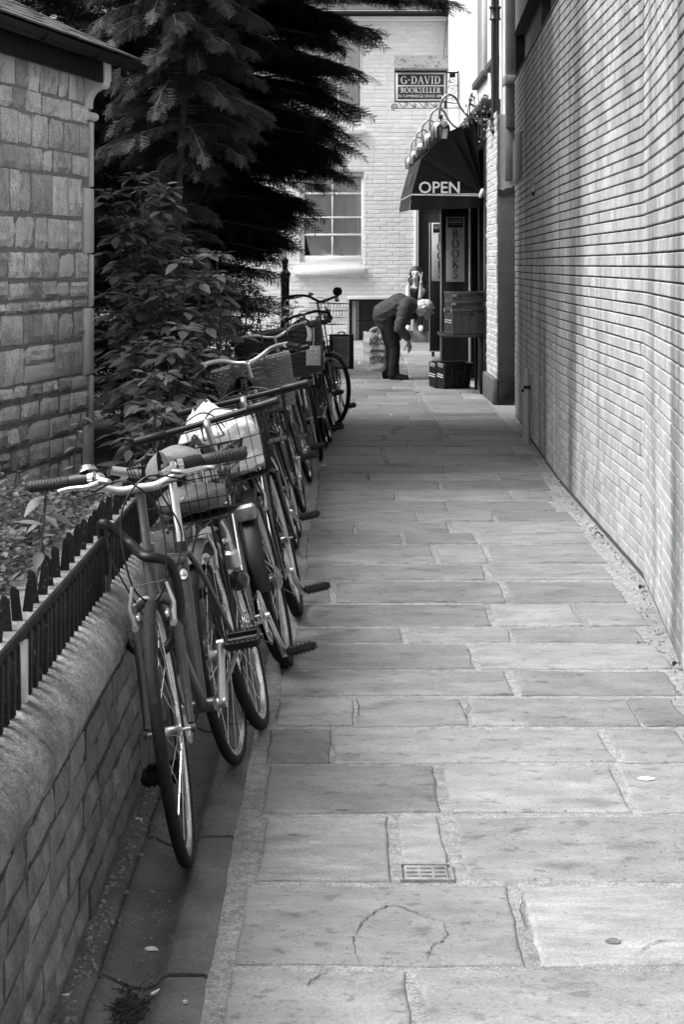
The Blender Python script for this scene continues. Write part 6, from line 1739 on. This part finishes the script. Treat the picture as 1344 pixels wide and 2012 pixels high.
MB().grid(lambda u,v: (-w_+.036+(2*w_-.087)*u, -.008+.006*nz(u*5,v*6), .021+(h_-.047)*v), 10, 12).build('mesh_panel', mat('grey_mesh', .27, .5, var=.5, scale=9, bump=.5, bscale=300), pn)
MB().tube(crv([(-.03,.02,h_+.001),(-.03,.02,h_+.02),(.03,.02,h_+.02),(.03,.02,h_+.001)],3), .006, 5).build('handle', m_plastic, pn)
mi = thing('bicycle_horn', 'round black horn standing on the bar of the farthest bicycle', 'horn', mB1 @ Vector((0,0,0)), 0)
m8 = B[8][0].matrix_basis; pe = m8 @ (B[8][1]['S'] @ B[8][1]['P'][-12])
mi.location = pe
MB().lathe([(.001,.10),(.03,.095),(.045,.07),(.045,.045),(.03,.022),(.012,.015),(.01,.0),(.001,0)], 16).build('bulb', m_rubber, mi)
# ================================================================== TREES AND PLANTS
def spray_template(n_tw=9, needles=10, L_=.36, tw=.13, seed=1, nl=.021, nw=.0062):
    rg_ = np.random.default_rng(seed); T = []; F = []
    def needle(p, d, up, l, w_):
        s_ = np.cross(d, up); s_ /= np.linalg.norm(s_)+1e-9
        o = len(T); T.extend([p-s_*w_*.5, p+s_*w_*.5, p+d*l+s_*w_*.15, p+d*l-s_*w_*.15]); F.append((o,o+1,o+2,o+3))
    def twig(p0, d, l, k):
        d = d/np.linalg.norm(d); up = np.array([0,0,1.0]); side = np.cross(up, d); side /= np.linalg.norm(side)
        o = len(T); T.extend([p0-side*.0022, p0+side*.0022, p0+d*l+side*.001, p0+d*l-side*.001]); F.append((o,o+1,o+2,o+3))
        for i in range(k):
            t = (i+.5)/k; p = p0+d*l*t+np.array([0,0,-.15*l*t*t])
            for sg_ in (-1,1):
                dd = d*.45+side*sg_*(.9)+up*rg_.uniform(-.25,.3); dd /= np.linalg.norm(dd)
                needle(p, dd, up, nl*(1-.35*t)*rg_.uniform(.8,1.15), nw)
        needle(p0+d*l+np.array([0,0,-.15*l]), d, up, nl, nw)
    x = np.array([1.0,0,0])
    twig(np.zeros(3), x, L_, int(needles*L_/tw))
    for i in range(n_tw):
        t = (i+.7)/(n_tw+.6); sg_ = 1 if i % 2 else -1
        d = np.array([math.cos(.85), sg_*math.sin(.85), rg_.uniform(-.12,.1)])
        twig(x*L_*t+np.array([0,0,-.02*t]), d, tw*(1.1-.65*t)*rg_.uniform(.8,1.2), int(needles*(1.1-.6*t))+2)
    return np.array(T), np.array(F)
SPR = [spray_template(9,9,.25,.115,s,.019,.0072) for s in (1,2,3)]
SPR_LO = spray_template(9,5,.40,.17,5,.034,.013)
def frame_from(d, up):
    d = d/np.linalg.norm(d); y = np.cross(up, d); y /= np.linalg.norm(y)+1e-9; z = np.cross(d, y)
    return np.stack([d, y, z], axis=1)
def conifer(name, lab, x, y, z0, branches, leaf_m, trunk_pts, trunk_r, dens=.10, seed=3, hi=lambda p: True, scale=1.0, droop=.5, keep=lambda p: True):
    rg_ = np.random.default_rng(seed)
    t = thing(name, lab, 'tree', (x, y, z0))
    mb = MB(); mb.tube(crv(trunk_pts,5), trunk_r, 12)
    bins = {0: ([],[]), 1: ([],[]), 2: ([],[]), 'lo': ([],[])}
    bw_ = MB()
    for (bz_, az, L_, rise, dr) in branches:
        k = max(3, int(L_/.22)); pts = []
        for i in range(k+1):
            s_ = i/k; r_ = L_*s_
            a2 = az+.12*math.sin(s_*3+bz_*9)
            pts.append(np.array([math.cos(a2)*r_, math.sin(a2)*r_, bz_+rise*r_-dr*L_*s_*s_*.5]))
        bw_.tube([tuple(p) for p in pts], [max(.004,.02*(1-i/(k+.5))*min(1.6,L_)) for i in range(k+1)], 5, caps=False)
        P = [Vector(p) for p in pts]; n = max(3, int(L_/dens))
        for i in range(n):
            s_ = .18+.82*(i+rg_.uniform(0,.9))/n; s_ = min(s_, 1.0)
            q = s_*k; a = min(k-1, int(q)); p = pts[a]*(1-(q-a))+pts[a+1]*(q-a); d = pts[a+1]-pts[a]; d = d/np.linalg.norm(d)
            side = 1 if i % 2 else -1
            yaw = side*rg_.uniform(.35,1.1) if i < n-1 else 0
            c, s2 = math.cos(yaw), math.sin(yaw)
            dd = np.array([d[0]*c-d[1]*s2, d[0]*s2+d[1]*c, d[2]-droop*rg_.uniform(.1,.9)])
            if not keep(p+np.array([x,y,z0])): continue
            up = np.array([rg_.normal(0,.5), rg_.normal(0,.5), 1.0])
            sc_ = scale*rg_.uniform(.75,1.25)*(1.1-.35*s_)
            key = rg_.integers(0,3) if hi(p+np.array([x,y,z0])) else 'lo'
            bins[key][0].append(frame_from(dd, up)*sc_); bins[key][1].append(p)
    mb.build('trunk', m_bark, t); bw_.build('limbs', m_bark, t, kind='stuff')
    V = []; F4 = []; o_ = 0; tn = []
    for key, (ms, ls) in bins.items():
        if not ms: continue
        T, TF = SPR_LO if key == 'lo' else SPR[key]
        v, f = scatter(T, TF, np.array(ms), np.array(ls)); V.append(v); F4.append(f+o_); o_ += len(v)
        tn.append(np.repeat(rg_.uniform(-1,1,len(ms)), len(T)))
    me = np_mesh('crown', np.concatenate(V), np.concatenate(F4), tone=np.concatenate(tn)); me.materials.append(leaf_m)
    put('crown', me, None, t, kind='stuff')
    return t
# the big dark yew that overhangs the alley
TX, TY = -1.45, 17.2
br_ = []
def Lz(z):
    if z < 1.4: return 1.0
    if z < 2.1: return 1.0+.28*(z-1.4)/.7
    if z < 4.6: return 1.25+.32*math.sin((z-2.1)*1.3)+.08
    return max(.3, 2.0*(1-(z-4.6)/5.2))
z = 1.15
while z < 4.7:
    for k in range(7):
        a = rnd(0, 2*PI); L_ = Lz(z)*rnd(.75,1.12)
        if math.sin(a) > .55: L_ *= .8
        br_.append((z+rnd(-.08,.08), a, L_, rnd(-.02,.22), rnd(.25,.6)))
    z += .15
z = 4.75
while z < 9.4:
    for k in range(6): br_.append((z, rnd(0,2*PI), Lz(z)*rnd(.8,1.1), rnd(0,.25), rnd(.3,.5)))
    z += .3
for k in range(52): br_.append((rnd(5.3,8.2), rnd(-1.45,.75), rnd(2.3,3.9), rnd(.0,.14), rnd(.15,.3)))  # long high limbs out of view, added to shade the paving
for k in range(34): br_.append((rnd(5.6,8.4), rnd(-1.75,-.35), rnd(3.0,4.6), rnd(.0,.10), rnd(.1,.22)))  # more unseen limbs towards the camera, added to deepen that shade
for k in range(95):
    z = rnd(1.45,4.75); br_.append((z, rnd(-.75,.75), rnd(.72,.98)*Lz(z), rnd(-.1,.28), rnd(.1,.6)))
# limbs reaching out over the paving at the top of the picture
for (zz, a, L_, rise, dr) in ((3.86,-.05,2.3,.05,.16),(3.9,-.16,2.0,.05,.2),(4.15,-.35,2.2,.02,.2),(3.75,.25,1.7,.04,.4),(3.4,-.2,1.65,.06,.45),(3.1,.0,1.6,.04,.45),(2.8,-.15,1.55,.08,.5),(2.5,.2,1.45,.05,.5),(3.98,.02,2.55,.03,.16),(4.2,-.2,1.9,.05,.3)):
    br_.append((zz, a, L_, rise, dr))
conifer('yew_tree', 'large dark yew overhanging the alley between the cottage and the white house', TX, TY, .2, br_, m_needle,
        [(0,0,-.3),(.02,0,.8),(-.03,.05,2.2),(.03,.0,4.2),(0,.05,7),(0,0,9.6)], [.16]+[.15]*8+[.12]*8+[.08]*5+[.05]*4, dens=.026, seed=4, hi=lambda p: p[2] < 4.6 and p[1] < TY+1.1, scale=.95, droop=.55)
# a paler hemlock in front of it, its top in the light
br_ = []
z = 1.5
while z < 6.4:
    f_ = .5 if z < 2.2 else (1.0 if z < 3.7 else 1.45-.12*(z-3.7))  # unseen upper crown made taller and wider to darken the paving
    for k in range(8 if z > 2.2 else 3): br_.append((z+rnd(-.06,.06), rnd(0,2*PI), (.62-.06*min(1,abs(z-2.9)))*rnd(.7,1.15)*f_, rnd(0,.25), rnd(.6,1.0)))
    z += .11
conifer('hemlock_tree', 'slender paler hemlock with drooping sprays in front of the dark yew', -1.16, 13.2, .2, br_, m_needle_pale,
        [(0,0,-.3),(-.02,0,1.0),(-.03,.02,1.7),(.01,0,2.4),(.06,0,3.2),(.05,0,6.6)], [.036]*6+[.032]*6+[.028]*6+[.02]*8, dens=.022, seed=8, scale=.56, droop=.9, hi=lambda p: p[2] < 3.8)
# darker yews behind, closing the view to the left of the big one
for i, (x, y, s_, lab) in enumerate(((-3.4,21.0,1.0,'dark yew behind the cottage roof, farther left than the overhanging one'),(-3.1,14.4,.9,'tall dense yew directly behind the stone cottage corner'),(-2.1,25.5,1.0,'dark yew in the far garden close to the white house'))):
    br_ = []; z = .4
    top = (6.5,8.6,5.2)[i]  # second yew's unseen top raised to shade alley and brick wall
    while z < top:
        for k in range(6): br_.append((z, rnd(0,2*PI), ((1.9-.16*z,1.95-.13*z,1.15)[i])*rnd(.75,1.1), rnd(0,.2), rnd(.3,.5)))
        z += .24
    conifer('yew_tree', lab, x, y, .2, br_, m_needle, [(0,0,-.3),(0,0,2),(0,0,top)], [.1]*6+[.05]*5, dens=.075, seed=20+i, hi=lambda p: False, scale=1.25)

# --- broad leaves
def leaf_template(seg=4, fold=.18, curl=.25, wd=.46):
    v = [(0,0,0)]; f = []
    for i in range(1, seg):
        t = i/seg; w_ = wd*.5*math.sin(PI*t**.8)*(1.0 if i < seg else 0)
        zc = -curl*t*t*.5
        v += [(t,w_,zc+fold*w_),(t,0,zc),(t,-w_,zc+fold*w_)]
    v.append((1,0,-curl*.5)); e = len(v)-1
    f += [(0,2,1),(0,3,2)]
    for i in range(seg-2):
        a = 1+3*i
        f += [(a,a+1,a+4),(a,a+4,a+3),(a+1,a+2,a+5),(a+1,a+5,a+4)]
    a = 1+3*(seg-2); f += [(a,a+1,e),(a+1,a+2,e)]
    return np.array(v, dtype=float), np.array(f)
LT_, LF_ = leaf_template(5)
leaf_me = []
for k in range(6):
    v, f = leaf_template(5, rnd(.1,.35), rnd(.1,.5), rnd(.42,.52)); me = np_mesh('leaf', v, f, smooth=True, tone=[rnd(-1,1)]*len(v)); me.materials.append(m_leaf); leaf_me.append(me)
def elder(x, y, z0, h_, spread, stems, lab, seed, n_parts=240, dirx=.25, ls=.122):
    rg_ = random.Random(seed); t = thing('elder_bush', lab, 'bush', (x, y, z0), group='elder bushes behind the railing')
    sm_ = MB(); leaves = []
    def frond(p, d, ln, n_pairs, rad):
        d = d.normalized(); up = Vector((0,0,1)); side = d.cross(up).normalized(); pts = [p]
        for i in range(5): pts.append(pts[-1]+(d+Vector((0,0,-.16*i))).normalized()*ln/5)
        sm_.tube([tuple(q) for q in pts], [.0032,.003,.0028,.0024,.002,.0015], 4, caps=False)
        for j in range(n_pairs):
            q = pts[min(5, 2+int(j*3/n_pairs))]
            for s_ in (-1,1):
                dv = (d*.35+side*s_+Vector((0,0,rg_.uniform(-.55,.05)))).normalized(); leaves.append((q, dv, rad*rg_.uniform(.8,1.1)))
        leaves.append((pts[-1], (d+Vector((0,0,-.6))).normalized(), rad*1.15))
    for k in range(stems):
        a = rg_.uniform(0,2*PI); hh = h_*rg_.uniform(.55,1.05); out = spread*rg_.uniform(.2,1)
        base = Vector((math.cos(a)*.12, math.sin(a)*.12, -.05)); tip = Vector((math.cos(a)*out+dirx*hh*.3, math.sin(a)*out*1.2-.1*hh, hh))
        mid = base.lerp(tip,.5)+Vector((rg_.uniform(-.06,.06),rg_.uniform(-.06,.06),.12*hh))
        c_ = crv([base,mid,tip],6); sm_.tube([tuple(p) for p in c_], [.011-.0065*i/12 for i in range(13)], 6, caps=False)
        n_n = max(3,int(hh/.13))
        for i in range(n_n):
            s_ = .25+.75*i/(n_n-1); p = c_[min(12,int(s_*12))]; aa = rg_.uniform(0,6.28)
            for q in (0, PI):
                d = Vector((math.cos(aa+q), math.sin(aa+q), rg_.uniform(.15,.6))); frond(p, d, rg_.uniform(.14,.24)*(1.1-.4*s_), 2, ls*rg_.uniform(.75,1.1)*(1.15-.35*s_))
        for q in range(4): frond(c_[-1], Vector((math.cos(q*1.57+a), math.sin(q*1.57+a), 1.2)), .07, 1, ls*.55)
    sm_.build('stem', m_bark, t)
    rg_.shuffle(leaves)
    # the leaves nearest the viewer show largest: those become parts of their own
    leaves.sort(key=lambda l: l[0].y*1.0-l[0].z*.4-l[0].x*.3+rg_.uniform(-.15,.15))
    ms = []; ls_ = []
    for i, (p, d, s_) in enumerate(leaves):
        z_ = (Vector((0,0,1))+Vector((rg_.uniform(-.4,.4),rg_.uniform(-.6,.1),0))); y_ = z_.cross(d).normalized(); z_ = d.cross(y_)
        if i < n_parts:
            M_ = Matrix(((d.x*s_,y_.x*s_,z_.x*s_,p.x),(d.y*s_,y_.y*s_,z_.y*s_,p.y),(d.z*s_,y_.z*s_,z_.z*s_,p.z),(0,0,0,1)))
            put('leaf', leaf_me[rg_.randrange(6)], None, t, M=M_)
        else: ms.append(np.array([[d.x,y_.x,z_.x],[d.y,y_.y,z_.y],[d.z,y_.z,z_.z]])*s_); ls_.append(np.array(p))
    if ms:
        v, f = scatter(LT_, LF_, np.array(ms), np.array(ls_))
        me = np_mesh('foliage', v, f, tone=np.repeat(np.random.default_rng(seed).uniform(-1,1,len(ms)), len(LT_)), smooth=True); me.materials.append(m_leaf); put('foliage', me, None, t, kind='stuff')
    return t
elder(-1.40, 12.5, .25, 1.85, .35, 12, 'tall elder bush beside the cottage corner, tallest of the elders', 31, 260, ls=.135)
elder(-.93, 8.9, .25, .72, .22, 9, 'low elder bush nearest the railing, below the tall one', 32, 220, dirx=.1, ls=.10)
elder(-.98, 11.4, .3, 1.25, .36, 13, 'elder bush behind the second bicycle, right of the tall one', 33, 240)
elder(-1.10, 13.4, .3, 1.0, .45, 10, 'elder bush behind the wicker baskets', 34, 160)
elder(-.98, 16.2, .3, 1.15, .40, 9, 'farther elder bush in front of the dark yew trunk', 35, 120, ls=.09)
elder(-.86, 19.6, .2, .95, .35, 8, 'farthest elder bush, beside the lamp standard', 36, 60, ls=.08)
elder(-1.02, 10.2, .2, 1.0, .25, 11, 'middling elder bush between the low one and the tall one', 37, 160, dirx=.1)
# --- ground cover of small leaves in the near bed
GT, GF = leaf_template(3, .2, .3, .7)
N_ = 24000
gxv = -.86-np.abs(rng.normal(0,.55,N_))-rng.uniform(0,.05,N_); gyv = rng.uniform(3.6,9.2,N_)
hz2 = np.array([.5+.5*nz(a*2.2,b*2.2)+.35*nz(a*7,b*7,4) for a, b in zip(gxv, gyv)])
gzv = .61+np.maximum(.03,.25*hz2)*rng.uniform(.3,1.15,N_)-.42*np.clip((gyv-6.3)/2.6,0,1)
az_ = rng.uniform(0,6.28,N_); el_ = rng.uniform(-.3,.7,N_); s_ = rng.uniform(.014,.036,N_)
ms = np.empty((N_,3,3))
dx = np.stack([np.cos(az_)*np.cos(el_), np.sin(az_)*np.cos(el_), np.sin(el_)], axis=1)
upv = np.stack([rng.normal(0,.35,N_), rng.normal(-.2,.35,N_), np.ones(N_)], axis=1)
yv = np.cross(upv, dx); yv /= np.linalg.norm(yv,axis=1)[:,None]; zv = np.cross(dx, yv)
ms = np.stack([dx,yv,zv], axis=2)*s_[:,None,None]
v, f = scatter(GT, GF, ms, np.stack([gxv,gyv,gzv],axis=1))
me = np_mesh('ground_cover', v, f, tone=np.repeat(rng.uniform(-1,1,N_), len(GT))); me.materials.append(m_cover)
put('ground_cover', me, None, None, kind='stuff', label='small leaved ground cover filling the bed behind the spikes', cat='ground cover')
# thin taller weeds among it and a blurred vine leaning in from the left
def weed(name, x, y, z0, h_, nl, s0, lab, m=m_leaf, lean=(.1,0), drop=.3):
    t = thing(name, lab, 'plant', (x,y,z0)); tip = Vector((lean[0]*h_,lean[1]*h_,h_)); c_ = crv([(0,0,-.05),tuple(tip*.5+Vector((rnd(-.03,.03),0,.02))),tuple(tip)],6)
    MB().tube([tuple(p) for p in c_], .0035, 5).build('stem', m_bark, t)
    for i in range(nl):
        q = .2+.8*i/nl; p = c_[int(q*12)]; a = i*2.4+rnd(-.3,.3); d = Vector((math.cos(a),math.sin(a),rnd(-drop,.3))).normalized(); y_ = Vector((0,-.2,1)).cross(d).normalized(); z_ = d.cross(y_); k = s0*rnd(.7,1.1)
        put('leaf', leaf_me[i%6], None, t, M=Matrix(((d.x*k,y_.x*k,z_.x*k,p.x),(d.y*k,y_.y*k,z_.y*k,p.y),(d.z*k,y_.z*k,z_.z*k,p.z),(0,0,0,1))))
weed('weed', -1.02, 6.9, .62, .36, 14, .05, 'thin leafy weed standing by the foot of the cottage corner')
weed('weed', -1.32, 7.3, .45, .30, 12, .05, 'leafy weed left of the cottage corner, in the ground cover')
weed('vine_shoot', -.845, 5.0, .66, .30, 9, .085, 'large leaved vine shoot at the left edge, close to the camera', lean=(.12,0), drop=.8)
weed('vine_shoot', -.83, 5.25, .66, .2, 7, .07, 'shorter vine shoot beside the close one at the left edge', lean=(-.1,0), drop=.8)
weed('weed', -.55, 20.6, .0, .75, 22, .07, 'tall weed beside the farthest bicycle', lean=(.2,0))
weed('weed', -.72, 21.5, .0, .9, 22, .08, 'tall weed in front of the white house, left of the lamp standard', lean=(-.1,0))
weed('weed', -.9, 22.5, .0, 1.0, 24, .08, 'broad leaved weed below the yew, near the lamp standard', lean=(.05,0))

# ================================================================== LITTER AND SMALL MARKS
def bit(name, lab, px, py, sx_, sy_, m, h_=.004, rz=None, cat='litter', grp=None, lift=.002):
    x, d = (px-672)*EYE/(py-HOR), gd(py); t = thing(name, lab, cat, (x, d, lift), rnd(0,3) if rz is None else rz, grp)
    n = 9; P = [(sx_*math.cos(2*PI*i/n)*rnd(.65,1.1), sy_*math.sin(2*PI*i/n)*rnd(.65,1.1)) for i in range(n)]
    MB().add([(p[0],p[1],0) for p in P]+[(p[0]*.9,p[1]*.9,h_*rnd(.5,1)) for p in P], [tuple(range(n,2*n))]+[(i,(i+1)%n,n+(i+1)%n,n+i) for i in range(n)]).build('scrap', m, t, smooth=False)
bit('paper_scrap','torn white scrap lying in the gutter',298,1843,.020,.011,m_litter, lift=-.026)
bit('chewing_gum','white trodden splash on a slab at the right',1270,1531,.028,.020,m_litter,.002,0)
bit('paper_scrap','tiny pale scrap at the foot of the low wall',128,1958,.010,.014,m_litter)
bit('paper_scrap','small pale scrap in the shade of the low wall below the first pedal',272,1612,.011,.016,m_litter)
bit('dark_stain','dark oval stain on the pale flaked slab',1205,1849,.021,.022,m_gutter,.001,0,'stain',lift=.0012)
bit('pebble','small pale pebble on the gutter kerb',363,1972,.006,.006,m_sign_pale,.006)
def butt(px, py, rz, lab, lift=.006):
    t = thing('cigarette_end', lab, 'cigarette end', ((px-672)*EYE/(py-HOR), gd(py), lift), rz)
    MB().tube([(-.02,0,0),(.016,0,0)], .004, 6).build('paper_tube', m_litter, t); MB().tube([(.0165,0,0),(.03,0,0)], .004, 6).build('filter', m_wood_mid, t)
butt(308,1937,R(55),'white cigarette end on the debris in the gutter',-.012)
butt(1102,946,R(5),'cigarette end by the foot of the brick wall')
butt(636,916,R(0),'cigarette end on the dark slabs beside the bicycles')
butt(1163,1036,R(10),'nearer cigarette end by the foot of the brick wall')
for (px, py, l) in ((1095,934,'dry curled leaf at the wall foot in the shade'),(1178,1055,'dry leaf at the brick wall foot beside the mortar edge'),(1262,1160,'crumpled dry leaf on the mortar near the bright slabs'),(1330,1312,'dry leaf at the right edge by the wall foot')):
    t = thing('dry_leaf', l, 'leaf', ((px-672)*EYE/(py-HOR), gd(py), .012), rnd(0,6))
    MB().grid(lambda u,v: ((u-.5)*.05,(v-.5)*.03*math.sin(PI*(.08+.84*u)),.010*math.sin(5*u)+.008*abs(v-.5)*2), 6, 4).build('blade', m_bark, t)
# debris pile in the gutter and grit along the wall foot
dm = MB()
for k in range(420):
    a = rnd(0,6.28); r_ = abs(random.gauss(0,.5)); x, d = -.455+.055*r_*math.cos(a), 3.84+.11*r_*math.sin(a); s_ = rnd(.002,.006)
    if random.random() < .45: b_ = rnd(0,6.28); l_ = rnd(.008,.03); dm.tube([(x,d,-.024+rnd(0,.012)),(x+l_*math.cos(b_),d+l_*math.sin(b_),-.022+rnd(0,.018))], .0012, 3, caps=False)
    else: dm.bbox((x-s_,d-s_,-.03),(x+s_,d+s_,-.027+rnd(0,.012)), s_*.3)
dm.build('gutter_debris', m_soil, kind='stuff', label='dark clump of twigs and grit lying in the gutter', cat='debris')
gm = MB()
for k in range(420):
    d = rnd(5,18.4); 
    x = np.interp(d, [p[1] for p in WP], [p[0] for p in WP])-abs(random.gauss(0,.045))-.004; s_ = rnd(.0015,.0045)
    gm.bbox((x-s_,d-s_,-.008),(x+s_,d+s_*1.4,-.003+rnd(0,.007)), s_*.3)
for k in range(500):
    d = rnd(3,8); x = -.583+abs(random.gauss(0,.02)); s_ = rnd(.002,.006)
    gm.bbox((x-s_,d-s_,-.004),(x+s_,d+s_,.002+rnd(0,.006)), s_*.3)
for k in range(520):
    d = rnd(3.4,9); x = -.455+random.gauss(0,.045); s_ = rnd(.0008,.0032); zz = float(np.interp(x,[p[0] for p in GX],[p[1] for p in GX]))
    if random.random() < .25: b_ = rnd(0,6.28); l_ = rnd(.006,.02); gm.tube([(x,d,zz+.002),(x+l_*math.cos(b_),d+l_*math.sin(b_),zz+.004)], .001, 3, caps=False)
    else: gm.bbox((x-s_,d-s_,zz-.002),(x+s_,d+s_*1.3,zz+s_), s_*.3)
gm.build('wall_foot_grit', m_mortar, kind='stuff', label='grit and crumbs gathered in the gutter and along both wall feet', cat='grit')
